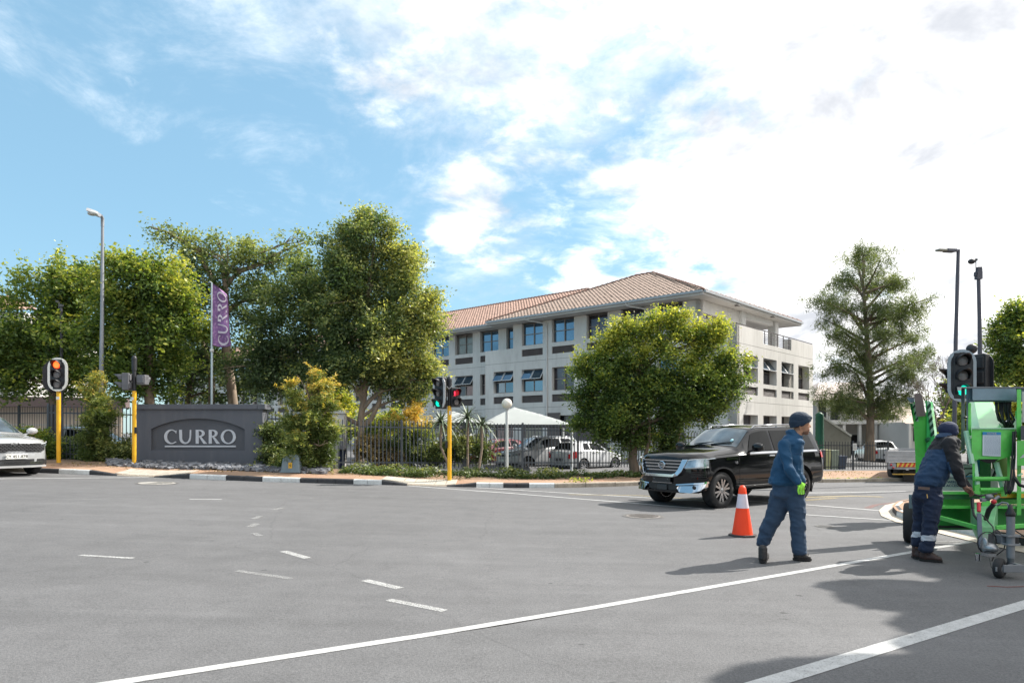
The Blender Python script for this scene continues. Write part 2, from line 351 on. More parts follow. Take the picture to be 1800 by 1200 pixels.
def mark(pts,w,m=None,name='road_marking',taper=False):
    m=m or linep; LAY[0]+=1; off=.004+.00004*LAY[0]
    P=[gp(*p) if not isinstance(p,Vector) else p for p in pts]; sub=[]
    for a,b in zip(P,P[1:]):
        n=max(1,int((b-a).length/1.5))
        for i in range(n): sub.append(a.lerp(b,i/n))
    sub.append(P[-1]); vs=[]
    for i,p in enumerate(sub):
        d=(sub[min(i+1,len(sub)-1)]-sub[max(i-1,0)]); d.z=0; d.normalize(); nrm=Vector((-d.y,d.x,0))*w/2
        for q in (p-nrm,p+nrm): vs.append((q.x,q.y,G(q.x)+off))
    n=len(sub); return MB().add(vs,[(2*i,2*i+2,2*i+3,2*i+1) for i in range(n-1)]).build(name,m,kind='structure')
yellowp=wornpaint('yellow_road_paint',(.40,.33,.19),.36,.62)
redp=wornpaint('red_road_paint',(.32,.15,.13),.4,.7)
a=gp(210,1199); b=gp(1712,951); mark([a-(b-a)*.35,b],.098)
a=gp(1352,1199); b=gp(1800,1062.5); mark([a-(b-a)*.5,b+(b-a)*.9],.155)
for p,w in (([(141,975.5),(234,981)],.08),([(498,968.5),(541,981)],.11),([(641,1019.5),(703,1034)],.11),([(683,1054),(782,1073.5)],.095)): mark(p,w,worn)
for p,w in (([(416,1003),(513,1017)],.085),([(137,877.2),(191,877.6)],.06),([(553,881),(582,879)],.05),([(648,872.3),(697,872.7)],.08),([(775,869.3),(810,868.8)],.07),([(506,875.5),(552,875)],.06),([(438,926),(452,920)],.12),([(444,912),(459,907)],.11),([(479,896),(498,892)],.10),([(446,937),(458,942)],.09),([(384,881.5),(391,881.8)],.06)): mark(p,w,faded)
mark([(333,877.3),(390,877.6)],.08)
mark([(-300,843.5),(0,841.2),(262,838.8)],.12); mark([(-200,838),(20,836.6),(135,835)],.1,faded)
mark([(717,853.6),(900,867),(1100,883),(1235,894)],.12); mark([(836,857),(1000,866.5),(1136,874.5),(1250,881)],.12)
mark([(1300,879),(1418,887),(1551,897.5)],.13); mark([(1380,891),(1417,893.5),(1545,901.5)],.08,faded); mark([(1370,901),(1417,904.5),(1571,914.5)],.1)
mark([(1400,866.5),(1594,863.5)],.13); mark([(1400,874),(1500,871.5),(1551,873)],.3,yellowp); mark([(1390,881),(1470,875)],.2,yellowp)
mark([(560,851.2),(700,855)],.08,faded); mark([(1000,869),(1120,870.5),(1240,878)],.16,yellowp)
mark([(1524,893),(1540,887),(1575,883),(1640,880)],.14,redp)
mark([(1640,952),(1712,951)],.09,faded)
# manholes
IRON=mat('manhole_iron',(.2,.18,.165),.6,var=.25,scale=6,dirt=.3,bump=.6,bscale=60); RIMC=mat('manhole_rim',(.12,.115,.11),.8,var=.2,scale=10)
def manhole(px,py,r,m,label,n=24):
    c=gp(px,py); t=thing('manhole_cover',label,'manhole cover',c); mb=MB()
    ring=[(math.cos(2*math.pi*i/n),math.sin(2*math.pi*i/n)) for i in range(n)]
    f=lambda rr,h:[(x*rr,y*rr,G(c.x+x*rr)-c.z+h) for x,y in ring]
    MB().add(f(r,.007)+[(0,0,.01)],[(i,(i+1)%n,n) for i in range(n)]).build('lid',m,t)
    MB().add(f(r+.01,.008)+f(r+.07,.006),[(i,(i+1)%n,(i+1)%n+n,i+n) for i in range(n)]).build('rim',RIMC,t)
    if r>.3:
        for k in range(-4,5):
            w=math.sqrt(max(0,(r*.85)**2-(k*r*.19)**2)); mb.box((0,k*r*.19,.012),(2*w,.02,.006))
        mb.build('tread_ridges',m,t)
manhole(1131,907,.34,IRON,'round cast manhole cover in the road in front of the black car')
manhole(276,849,.44,mat('pale_iron',(.36,.34,.31),.7,var=.2,scale=6,dirt=.2),'pale round manhole cover in the road before the grey sign wall')
manhole(1450,925,.1,mat('black_iron',(.03,.03,.03),.6),'small black valve cover in the road behind the walking man')
# ---- traffic island at the right
ICON=mat('island_apron',(.5,.44,.36),.85,var=.15,scale=2,dirt=.3,bump=.3,bscale=40)
ap_out=[gp(*p) for p in ((1640,876),(1590,880),(1556,888),(1545,897),(1549,907),(1575,918),(1610,927),(1660,940),(1712,953),(1800,972))]
ap_in=[gp(*p) for p in ((1650,883),(1600,886),(1577,891),(1568,899),(1575,908),(1600,918),(1630,924),(1680,936),(1730,948),(1815,964))]
mb=MB(); vs=[];n=len(ap_out)
for o_,i_ in zip(ap_out,ap_in): vs+= [(o_.x,o_.y,G(o_.x)+.012),(i_.x,i_.y,G(i_.x)+.02)]
mb.add(vs,[(2*i,2*i+1,2*i+3,2*i+2) for i in range(n-1)]).build('island_apron',ICON,kind='structure')
isl=thing('traffic_island','x','x'); del isl['label'],isl['category']; isl['kind']='structure'
lp=[ap_in[-1]+Vector((6,3,0))]+ap_in[::-1]+[ap_in[0]+Vector((5,1.2,0)),ap_in[0]+Vector((9,3,0))]
mb=MB(); mb.add([(p.x,p.y,G(p.x)+.135) for p in lp],[tuple(range(len(lp)))][:1]); mb.build('island_top',BRICK,isl)
seg=[]; 
for a,b in zip(ap_in,ap_in[1:]):
    k=max(1,round((b-a).length/.5))
    for i in range(k): seg.append((a.lerp(b,i/k),a.lerp(b,(i+1)/k)))
for i,(a,b) in enumerate(seg):
    d=(b-a); d.z=0; d.normalize(); nr=Vector((-d.y,d.x,0)); ins=.12; g=d*.005; mb=MB()
    A=a+g; B=b-g
    q=[Vector((p.x,p.y,G(p.x)+h)) for p,h in ((A,0),(B,0),(B+nr*.015,.13),(A+nr*.015,.13),(B+nr*ins,.143),(A+nr*ins,.143),(B+nr*ins,0),(A+nr*ins,0))]
    mb.add(q,[(0,1,2,3),(3,2,4,5),(5,4,6,7),(0,3,5,7),(1,6,4,2)]).build('kerb_stone',KWHT if (i//2)%2==0 else KBLK,isl)
# ================================================================ the three-storey school building
STUCCO=mat('stucco_wall',(.60,.58,.55),.9,var=.08,scale=.8,bump=.25,bscale=25,dirt=.32,stretch=(1,1,.22),dcol=(.36,.33,.30))
STUCCO2=mat('stucco_pilaster',(.60,.59,.575),.9,var=.07,scale=.9,bump=.25,bscale=25,dirt=.1)
LOUV=mat('louvre_metal',(.11,.09,.085),.6,var=.15,scale=2); FRAMEM=mat('window_frame_metal',(.2,.17,.155),.45,var=.1,metal=.3)
SOFF=mat('soffit_board',(.52,.5,.475),.85,var=.05,scale=.5); GUT=mat('gutter_metal',(.34,.36,.38),.5,var=.08,metal=.2)
GLASS=mat('window_glass',(.13,.2,.27),.03,metal=.85,var=.3,scale=.35); GLASSD=mat('window_glass_dark',(.09,.085,.1),.04,metal=.6,var=.4,scale=.5)
TILEA=mat('roof_tile_brown',(.33,.245,.20),.85,var=.36,scale=7,dirt=.25,bump=.3,bscale=20); TILEB=mat('roof_tile_pink',(.40,.26,.205),.85,var=.3,scale=5,dirt=.15,bump=.3,bscale=20)
RIDGE=mat('ridge_tile',(.2,.1,.075),.85,var=.35,scale=3,dirt=.3); GLASSB=mat('window_blind_glass',(.20,.19,.17),.12,metal=.35,var=.15,scale=1.5); DARKIN=mat('dark_interior',(.02,.02,.022),.8)
uL=Vector((-.745,.667,0)).normalized(); uR=Vector((.667,.745,0)).normalized()
P0=Vector((13.0,40.0,0)); NA=-uR; NR=-uL
def pl(O,U,N): 
    M=Matrix.Identity(4)
    for i in range(3): M[i][0]=U[i]; M[i][1]=N[i]; M[i][2]=(0,0,1)[i]; M[i][3]=O[i]
    return M
def tpx(O,U,px): r=(px-CX)/F; return (r*O.y-O.x)/(U.x-r*U.y)
PA=pl(P0,uL,NA); OB=P0+uR*.9; PB=pl(OB,uL,NA); PR=pl(P0,uR,NR)
school=thing('school_building','three-storey pale stucco school building with hipped clay-tile roof behind the fence','building',(13,40,0))
def facade(name,PM,t0,t1,z0,z1,ops,depth=.32,m=STUCCO,parent=None,jm=None):
    ops=[o for o in ops if o[0]<t1-1e-3 and o[1]>t0+1e-3 and o[2]<z1 and o[3]>z0]; ops=[(max(a,t0),min(b,t1),max(c,z0),min(d,z1)) for a,b,c,d in ops]
    ts=sorted(set([t0,t1]+[v for o in ops for v in o[:2]])); zs=sorted(set([z0,z1]+[v for o in ops for v in o[2:]])); mb=MB()
    for a,b in zip(ts,ts[1:]):
        for c,d in zip(zs,zs[1:]):
            mt,mz=(a+b)/2,(c+d)/2
            if any(o[0]<mt<o[1] and o[2]<mz<o[3] for o in ops): continue
            mb.add([(a,0,c),(b,0,c),(b,0,d),(a,0,d)],[(0,1,2,3)])
    for a,b,c,d in ops:
        mb.add([(a,0,c),(b,0,c),(b,0,d),(a,0,d),(a,-depth,c),(b,-depth,c),(b,-depth,d),(a,-depth,d)],[(0,1,5,4),(2,3,7,6),(3,0,4,7),(1,2,6,5)])
    mb.add([(t0,0,z0),(t0,-depth,z0),(t0,-depth,z1),(t0,0,z1),(t1,0,z0),(t1,-depth,z0),(t1,-depth,z1),(t1,0,z1)],[(0,1,2,3),(7,6,5,4),(3,2,6,7)])
    for v in range(len(mb.v)): q=PM@Vector(mb.v[v]); mb.v[v]=(q.x,q.y,q.z)
    return mb.build(name,m,parent or school,world=True)
def window(PM,a,b,c,d,dep,open_=False,gl=None,parent=None,cols=2):
    gl=gl or GLASS; gl=gl if random.random()>.14 else GLASSB; y=-dep; fw=.06; mb=MB(); mid=c+(d-c)*.5
    B=lambda x0,x1,z0,z1,y0=y,y1=y+.07: mb.box(((x0+x1)/2,(y0+y1)/2,(z0+z1)/2),(x1-x0,y1-y0,z1-z0),M=PM)
    B(a,a+fw,c,d); B(b-fw,b,c,d); B(a+fw,b-fw,c,c+fw); B(a+fw,b-fw,d-fw,d); B(a+fw,b-fw,mid-.03,mid+.03)
    W_=(b-a)/cols
    for k in range(1,cols): B(a+W_*k-.04,a+W_*k+.04,c+fw,mid-.03); B(a+W_*k-.04,a+W_*k+.04,mid+.03,d-fw)
    f=mb.build('window',FRAMEM,parent or school,world=True)
    for k in range(cols):
        x0=a+W_*k+(fw if k==0 else .04); x1=a+W_*(k+1)-(fw if k==cols-1 else .04)
        tl=random.uniform(-.03,.03)
        for r,(z0,z1) in enumerate(((c+fw,mid-.03),(mid+.03,d-fw))):
            m=MB()
            if r==1 and open_:
                dx=.45; m.add([(x0,y+.07,z1),(x1,y+.07,z1),(x1,y+.07+dx,z0+.08),(x0,y+.07+dx,z0+.08)],[(0,1,2,3)],M=PM); m.build('pane',GLASS,f,world=True)
                s=MB(); 
                for p,q in (((x0,y+.075,z1),(x0,y+.075+dx,z0+.08)),((x1,y+.075,z1),(x1,y+.075+dx,z0+.08)),((x0,y+.075+dx,z0+.08),(x1,y+.075+dx,z0+.08))): s.bar(p,q,.05,.05,M=PM)
                s.build('open_sash',mat('sash_pale_metal',(.5,.5,.5),.4,metal=.3),f,world=True)
                MB().add([(x0,y+.01,z0),(x1,y+.01,z0),(x1,y+.01,z1),(x0,y+.01,z1)],[(0,1,2,3)],M=PM).build('opening_shadow',DARKIN,f,world=True)
            else:
                m.add([(x0,y+.03+tl,z0),(x1,y+.03-tl,z0),(x1,y+.03-tl,z1),(x0,y+.03+tl,z1)],[(0,1,2,3)],M=PM); m.build('pane',gl,f,world=True)
    return f
def louvre(PM,a,b,c,d,dep=.1):
    mb=MB(); mb.add([(a,-dep,c),(b,-dep,c),(b,-dep,d),(a,-dep,d)],[(0,1,2,3)],M=PM)
    n=7
    for i in range(n):
        z=c+(d-c)*(i+.5)/n; mb.add([(a+.01,-dep+.01,z+.03),(b-.01,-dep+.01,z+.03),(b-.01,-dep+.05,z-.02),(a+.01,-dep+.05,z-.02)],[(0,1,2,3)],M=PM)
    mb.build('louvre_panel',LOUV,school,world=True)
F3=(7.97,9.6);F2=(4.575,6.21);F1=(1.2,2.81); PN=[(7.18,7.68),(3.78,4.3),(.42,.9)]
tA=lambda p: tpx(P0,uL,p)
colsA=[(917,954),(970,1009),(1031,1068),(1092,1132),(1156,1200)]
cA=[(tA(b),tA(a)) for a,b in colsA]
t902,t853,tc=tA(902),tA(853),2.29
cX=(tA(902),tA(867.5)); cY=(.5,1.75)
opA=[]
for a,b in cA:
    opA+= [(a,b,*F3),(a,b,*F2),(a,b,*F1),(a,b,*PN[0]),(a,b,*PN[1]),(a,b,*PN[2])]
for a,b in (cX,): opA+= [(a,b,*F2),(a,b,*F1),(a,b,*PN[1]),(a,b,*PN[2])]
facade('front_wall',PA,tc,t902,-.3,9.6,opA); facade('front_wall',PA,0,tc,-.3,7.86,[]); facade('front_wall',PA,t902,t853,-.3,7.86,opA)
# side of the projecting bay
MB().add([(t902,-.9,7.86),(t902,0,7.86),(t902,0,9.6),(t902,-.9,9.6)],[(0,1,2,3)],M=PA).add([(t853,-.9,-.3),(t853,0,-.3),(t853,0,7.86),(t853,-.9,7.86)],[(0,1,2,3)],M=PA).add([(t853,0,7.855),(t902,0,7.855),(t902,-.9,7.855),(t853,-.9,7.855)],[(0,1,2,3)],M=PA).build('bay_side_wall',STUCCO,school,world=True)
for i,(a,b) in enumerate(cA):
    window(PA,a,b,*F3,.3,False,GLASS if i<2 else GLASSD); window(PA,a,b,*F2,.3,i==0,GLASS if i!=1 else GLASSD); window(PA,a,b,*F1,.3,False,GLASSD)
    for p in PN: louvre(PA,a,b,*p)
window(PA,*cX,*F2,.3,True); window(PA,*cX,*F1,.3,False,GLASSD); louvre(PA,*cX,*PN[1]); louvre(PA,*cX,*PN[2])
# recessed wing
tB=lambda p: tpx(OB,uL,p)
cB=[(tB(903),tB(890)),(tB(876),tB(844)),(tB(831),tB(800))]; per=cB[2][0]-cB[1][0]; wB=cB[2][1]-cB[2][0]
while cB[-1][1]<78: cB.append((cB[-1][0]+per,cB[-1][0]+per+wB))
opB=[]
for k,(a,b) in enumerate(cB):
    opB+=[(a,b,*F3),(a,b,*F2),(a,b,*F1)]+([(a,b,*p) for p in PN] if k else [])
tE=82.0; facade('wing_wall',PB,t902-.2,tE,-.3,9.6,opB)
for k,(a,b) in enumerate(cB):
    window(PB,a,b,*F3,.3,False,GLASS,cols=2 if k else 1)
    window(PB,a,b,*F2,.3,k==2,GLASSD); window(PB,a,b,*F1,.3,False,GLASSD)
    if k:
        for p in PN: louvre(PB,a,b,*p)
# lit end wall
sR=lambda p: tpx(P0,uR,p)
cR=[(sR(1306.5),sR(1332.3)),(sR(1341.5),sR(1365.3)),(sR(1373.8),sR(1395)),(sR(1403.3),sR(1422.5))]
FR2=(4.6,6.22); opR=[]
for a,b in cR: opR+=[(a,b,*FR2),(a,b,3.85,4.34),(a,b,.9,2.66)]
g0,g1,sE=sR(1342),sR(1391),sR(1429)
facade('end_wall',PR,0,g0,-.3,7.86,opR,.55); facade('end_wall',PR,g0,g1,-.3,7.1,opR,.55); facade('end_wall',PR,g1,sE,-.3,7.86,opR,.55)
for i,(a,b) in enumerate(cR):
    window(PR,a,b,*FR2,.53,i<3,GLASSD); louvre(PR,a,b,3.85,4.34,.12); window(PR,a,b,.9,2.66,.53,False,GLASSD)
# joints
mb=MB()
for z in (6.81,3.42): 
    mb.box(((tc+0)/2,.0,z),(tc,.006,.02),M=PA); mb.box(((tc+t853)/2,.0,z),(t853-tc,.006,.02),M=PA); mb.box(((tE+t853)/2,.0,z),(tE-t853-.4,.006,.02),M=PB); mb.box((sE/2,0,z),(sE,.006,.02),M=PR)
mb.build('wall_joints',mat('joint_shadow',(.16,.15,.14),.9),school,world=True)
# terrace: parapets, floor, columns, glazing, railing
mb=MB(); D=14.0
mb.add([(0,-.25,7.857),(tc,-.25,7.857),(tc,0,7.857),(0,0,7.857)],[(0,1,2,3)],M=PA)
mb.add([(0,-.25,6.9),(tc,-.25,6.9),(tc,-.25,7.86),(0,-.25,7.86)],[(3,2,1,0)],M=PA)
mb.build('parapet_inner',STUCCO,school,world=True)
PU=pl(P0+uL*tc,uR,NR)   # plane of the set-back upper end wall
facade('upper_end_wall',PU,0,5.6,6.9,9.6,[(.35,3.4,7.4,8.85)],.3); window(PU,.35,3.4,7.4,8.85,.25,False,GLASSD,cols=3)
MB().box((2,-tc/2+0,6.88),(4.2,tc,.08),M=PU).box((sE/2,tc/2-.05+0,6.88),(sE-.4,tc-.3,.06),M=pl(P0+uL*tc,uR,NR)).build('terrace_floor',STUCCO,school,world=True)
for s in (5.9,11.6): MB().box((s,-.1,8.25),(.62,.55,2.7),M=PU).build('terrace_column',STUCCO2,school,world=True)
MB().box((8.3,-.1,9.42),(5.4,.4,.36),M=PU).box((5.95,-5,8.2),(.3,9.6,2.7),M=PU).box((13.5,-6,8.3),(3.2,.3,2.8),M=PU).build('roof_beam',STUCCO2,school,world=True)
RAIL=mat('terrace_rail_metal',(.06,.05,.05),.5,var=.1)
rl=MB(); 
for z in (7.2,7.33,7.46,7.59,7.72): rl.bar((g0,-.06,z),(g1,-.06,z),.03,M=PR)
for i in range(5): s=g0+(g1-g0)*(i+.25)/4.6+.1; rl.bar((s,-.06,7.1),(s,-.06,7.9),.05,M=PR)
rl.bar((0,-.06,7.93),(sE,-.06,7.93),.05,M=PR); rl.bar((0,-.05,7.93),(tc,-.05,7.93),.05,M=PA); rl.build('terrace_railing',RAIL,school,world=True)
# roofs
def tiles(name,O,U,V,L,run,rise,clip0,clip1,m,parent,tw=.3,tl=.36):
    O=Vector(O); sl=math.hypot(run,rise); n=int(sl/tl); mb=MB(); dV=Vector((V.x*run,V.y*run,rise))/sl; NN=U.cross(dV).normalized(); 
    if NN.z<0: NN=-NN
    prof=[(0,.0),(.2,.045),(.5,.065),(.75,.03)]
    for r in range(n+1):
        v0=r*tl; v1=min(sl,v0+tl+.03); 
        if v0>=sl-.05: break
        a=clip0(v0/sl); b=L-clip1(v0/sl); k0=math.floor(a/tw); k1=math.ceil(b/tw); us=[]
        for k in range(k0,k1): 
            j=random.uniform(-.006,.006)
            us+=[(min(max((k+x)*tw,a),b),h+j) for x,h in prof]
        us.append((b,0)); vs=[]
        for u,h in us: vs.append(O+U*u+dV*v0+NN*(h+.045)); 
        for u,h in us: vs.append(O+U*u+dV*v1+NN*(h))
        for u,h in us: vs.append(O+U*u+dV*v0+NN*(h*.2-.0))
        n_=len(us); fs=[(i,i+1,n_+i+1,n_+i) for i in range(n_-1)]+[(2*n_+i,2*n_+i+1,i+1,i) for i in range(n_-1)]
        mb.add(vs,fs,0)
    return mb.build(name,m,parent,world=True,kind='stuff')
E=P0+uL*1.51-uR*1.2; E.z=9.85; TL=17.4; WR=16.0; RR=8.0; HR=3.55
up=Vector((0,0,1))
tiles('roof_tiles',E,uL,uR,TL,RR,HR,lambda k:k*RR,lambda k:k*RR,TILEA,school)
tiles('roof_tiles',E,uR,uL,WR,RR,HR,lambda k:k*RR,lambda k:k*RR,TILEA,school)
EW=E+uL*TL
tiles('roof_tiles',EW,uR,-uL,WR,RR,HR,lambda k:k*RR,lambda k:k*RR,TILEA,school)
EB=E+uR*.9+uL*(TL-3); tiles('roof_tiles',EB,uL,uR,66,RR,HR-.15,lambda k:0,lambda k:0,TILEB,school)
tiles('roof_tiles',EB+uR*16,uL,-uR,66,RR,HR-.15,lambda k:0,lambda k:0,TILEB,school)
r0=E+(uL+uR)*RR+up*HR; r1=EW+(-uL+uR)*RR+up*HR
def ridge(a,b):
    n=int((b-a).length/.38); mb=MB()
    for i in range(n): mb.tube([a.lerp(b,i/n)+up*.02,a.lerp(b,(i+1.12)/n)+up*.05],[.11,.135],7)
    mb.build('ridge_tiles',RIDGE,school,world=True,kind='stuff')
ridge(E,r0); ridge(E+uR*WR,r0); ridge(EW,r1); ridge(r0,r1); rb=EB+uR*RR+up*(HR-.15); ridge(rb,rb+uL*66)
# soffits, fascias, gutters, downpipes
mb=MB(); q=[E,E+uL*TL,E+uL*TL+uR*WR,E+uR*WR]; mb.add([Vector((p.x,p.y,9.615)) for p in q],[(0,1,2,3)])
q=[EB,EB+uL*66,EB+uL*66+uR*3,EB+uR*3]; mb.add([Vector((p.x,p.y,9.608)) for p in q],[(0,1,2,3)]); mb.build('soffit',SOFF,school,world=True)
mb=MB()
for a,b in ((E,E+uL*TL),(E,E+uR*WR),(EW,EW+uR*4),(EB,EB+uL*66),(E+uR*WR,E+uR*WR+uL*TL)):
    a=Vector((a.x,a.y,9.70));b=Vector((b.x,b.y,9.70)); mb.bar(a,b,.05,.19)
mb.build('fascia',SOFF,school,world=True)
mb=MB()
for a,b,o in ((E-uR*.1,E+uL*TL-uR*.1,0),(E-uL*.1,E+uR*WR-uL*.1,0),(EB-uR*.1,EB+uL*66-uR*.1,0)):
    a=Vector((a.x,a.y,9.8));b=Vector((b.x,b.y,9.8)); mb.bar(a,b,.13,.13)
mb.build('gutter',GUT,school,world=True)
for pxx in (962,1143):
    t=tA(pxx); mb=MB(); mb.tube([PA@Vector((t+1.0,1.28,9.78)),PA@Vector((t+1.0,1.2,9.6)),PA@Vector((t,.12,9.35)),PA@Vector((t,.07,9.2)),PA@Vector((t,.07,.3))],.055,8); mb.build('downpipe',STUCCO2,school,world=True)
MB().lathe([(0,0),(.16,0),(.16,.06),(0,.06)],12,M=Matrix.Translation(PU@Vector((3.4,.8,9.55)))).lathe([(0,0),(.16,0),(.16,.06),(0,.06)],12,M=Matrix.Translation(PU@Vector((9.2,.8,9.55)))).build('soffit_lamp',mat('lamp_dark',(.12,.1,.09),.5),school,world=True)
# plinth bands at the ground floor behind the cars
for a,b in ((tA(985),tA(960)),(tA(1058),tA(1012))):
    MB().box(((a+b)/2,.03,1.5),(b-a,.06,3.0),M=PA).build('dark_entrance_panel',LOUV,school,world=True)
# ---------------------------------------------------------------- shade canopies over the car park
CANV=mat('shade_canvas',(.33,.35,.34),.8,var=.06,scale=1.2,bump=.15,bscale=8); POSTM=mat('white_post_metal',(.6,.62,.62),.5,var=.06)
def canopy(x0,x1,yd,dep,zap,ze,label,ap=.5):
    A=W(x0,745,yd); B=W(x1,747,yd); A.z=ze;B.z=ze; w=(B.x-A.x); t=thing('shade_canopy',label,'canopy',(A.x+w*.5,yd+dep/2,0),group='shade canopies over the car park'); mb=MB(); n=14
    vs=[];cxx=A.x+w*ap;cy=yd+dep*.5
    for i in range(n+1):
        for j in range(n+1):
            u,v=i/n,j/n; x=A.x+w*u; y=yd+dep*v; m_=max(abs(x-cxx)/(w*(ap if x<cxx else 1-ap)),abs(y-cy)/(dep/2)); m_=min(1,m_); z=ze+(zap-ze)*(1-m_)**.9-.16*math.sin(math.pi*u)*(1 if m_>.98 else 0)*0
            e=min(u,1-u,v,1-v)*0; vs.append((x,y,z))
    mb.add(vs,[(i*(n+1)+j,i*(n+1)+j+1,(i+1)*(n+1)+j+1,(i+1)*(n+1)+j) for i in range(n) for j in range(n)],0,False); mb.build('canvas',CANV,t,world=True)
    mb=MB()
    for p,q in (((A.x,yd),(B.x,yd)),((A.x,yd),(A.x,yd+dep)),((B.x,yd),(B.x,yd+dep)),((A.x,yd+dep),(B.x,yd+dep))): mb.bar((p[0],p[1],ze-.06),(q[0],q[1],ze-.06),.09)
    mb.build('edge_beam',mat('dark_beam',(.06,.06,.065),.6),t,world=True)
    for x,y in ((A.x+.05,yd+.05),(B.x-.05,yd+.05),(A.x+.05,yd+dep),(B.x-.05,yd+dep)): MB().tube([(x,y,G(x)),(x,y,ze-.05)],.055,8).build('post',POSTM,t,world=True)
canopy(846,1007,29.5,5,2.78,1.95,'pale peaked shade canopy behind the white globe lamp',.36)
canopy(745,850,34,5,2.75,2.1,'pale peaked shade canopy behind the aloe plants',.4)
canopy(640,742,33,5,2.7,2.0,'pale shade canopy seen beside the big tree trunk',.5)
# low beige boundary wall and carport at the far left, behind the palisade
bw=thing('carport_building','long beige wall under a dark flat roof at the left edge','building',W(40,760,33))
BEI=mat('beige_plaster',(.62,.5,.4),.9,var=.08,scale=1); 
a=W(-260,760,33);b=W(215,760,37); pm=pl(Vector((a.x,a.y,0)),(b-a).normalized(),Vector((b-a).normalized().cross(up)))
ln=(b-a).length; MB().box((ln/2,.1,1.55),(ln,.2,2.9),M=pm).build('wall',BEI,bw,world=True); MB().box((ln/2,.3,3.15),(ln+.6,1.4,.5),M=pm).build('roof',mat('dark_fascia',(.14,.1,.095),.8),bw,world=True)
MB().box((ln*.5,.16,2.0),(ln,.12,.05),M=pm).build('string_course',STUCCO,bw,world=True)
# tiled house at the far left beyond the trees
hs=thing('tiled_house','house with orange tiled roof rising behind the leftmost tree','building',W(-60,760,48))
o=W(-420,545,47); tiles('roof_tiles',o,Vector((1,0,0)),Vector((0,1,0)),18.5,6,2.1,lambda k:0,lambda k:k*6.0,TILEB,hs)
MB().box((o.x+9,o.y+5,o.z/2),(17,9,o.z-.1)).build('wall',STUCCO,hs,world=True)
# gate pillar of the car park, left of the big tree trunk
gpill=thing('gate_pillar','plastered gate pillar with a cap beside the tree trunk','pillar',W(597,790,25.5))
q=W(597,726,25.5); MB().box((q.x,q.y,(q.z+.2)/2),(.42,.42,q.z-.2)).build('shaft',STUCCO,gpill,world=True,bevel=.01); MB().box((q.x,q.y,q.z+.04),(.55,.55,.12)).build('cap',STUCCO2,gpill,world=True,bevel=.01)
# ================================================================ vegetation
def leafmat(name,dark,mid,light,tr=.3,rough=.5):
    m=bpy.data.materials.new(name); m.use_nodes=True; t=m.node_tree; t.nodes.clear(); N=t.nodes.new; L=t.links.new
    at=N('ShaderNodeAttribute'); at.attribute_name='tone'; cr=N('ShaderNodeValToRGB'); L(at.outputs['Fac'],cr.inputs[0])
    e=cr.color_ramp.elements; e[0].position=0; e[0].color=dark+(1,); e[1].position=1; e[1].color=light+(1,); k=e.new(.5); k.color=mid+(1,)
    p=N('ShaderNodeBsdfPrincipled'); p.inputs['Roughness'].default_value=rough; p.inputs['Specular IOR Level'].default_value=.35; L(cr.outputs[0],p.inputs['Base Color'])
    tb=N('ShaderNodeBsdfTranslucent'); sc=N('ShaderNodeVectorMath'); sc.operation='MULTIPLY'; sc.inputs[1].default_value=(1.25,1.3,.55); L(cr.outputs[0],sc.inputs[0]); L(sc.outputs[0],tb.inputs[0])
    mx=N('ShaderNodeMixShader'); mx.inputs[0].default_value=tr; L(p.outputs[0],mx.inputs[1]); L(tb.outputs[0],mx.inputs[2]); o=N('ShaderNodeOutputMaterial'); L(mx.outputs[0],o.inputs[0]); return m
BARK=mat('bark',(.17,.125,.09),.95,var=.35,scale=6,bump=1.0,bscale=12,stretch=(1,1,.25)); BARKP=mat('bark_pale',(.26,.2,.15),.95,var=.3,scale=6,bump=1.0,bscale=14,stretch=(1,1,.3))
LG=leafmat('leaves_bright_green',(.06,.105,.035),(.17,.245,.06),(.60,.56,.11),.45,.42)
LD=leafmat('leaves_dark_green',(.05,.085,.042),(.13,.185,.08),(.40,.42,.15),.38,.42)
LO=leafmat('leaves_olive_gold',(.055,.095,.044),(.175,.235,.10),(.62,.58,.19),.42,.42)
LY=leafmat('leaves_yellow_tipped',(.10,.145,.045),(.30,.34,.10),(.85,.56,.13),.4,.45)
LC=leafmat('needles_grey_green',(.075,.105,.05),(.16,.195,.08),(.34,.34,.11),.38)
LH=leafmat('hedge_leaves',(.05,.085,.028),(.15,.19,.065),(.45,.44,.16),.3,.42)
LA=leafmat('aloe_leaves',(.07,.1,.06),(.13,.17,.09),(.25,.27,.14),.15)
LDRY=leafmat('dry_leaves',(.16,.12,.06),(.28,.21,.1),(.4,.3,.13),.3)
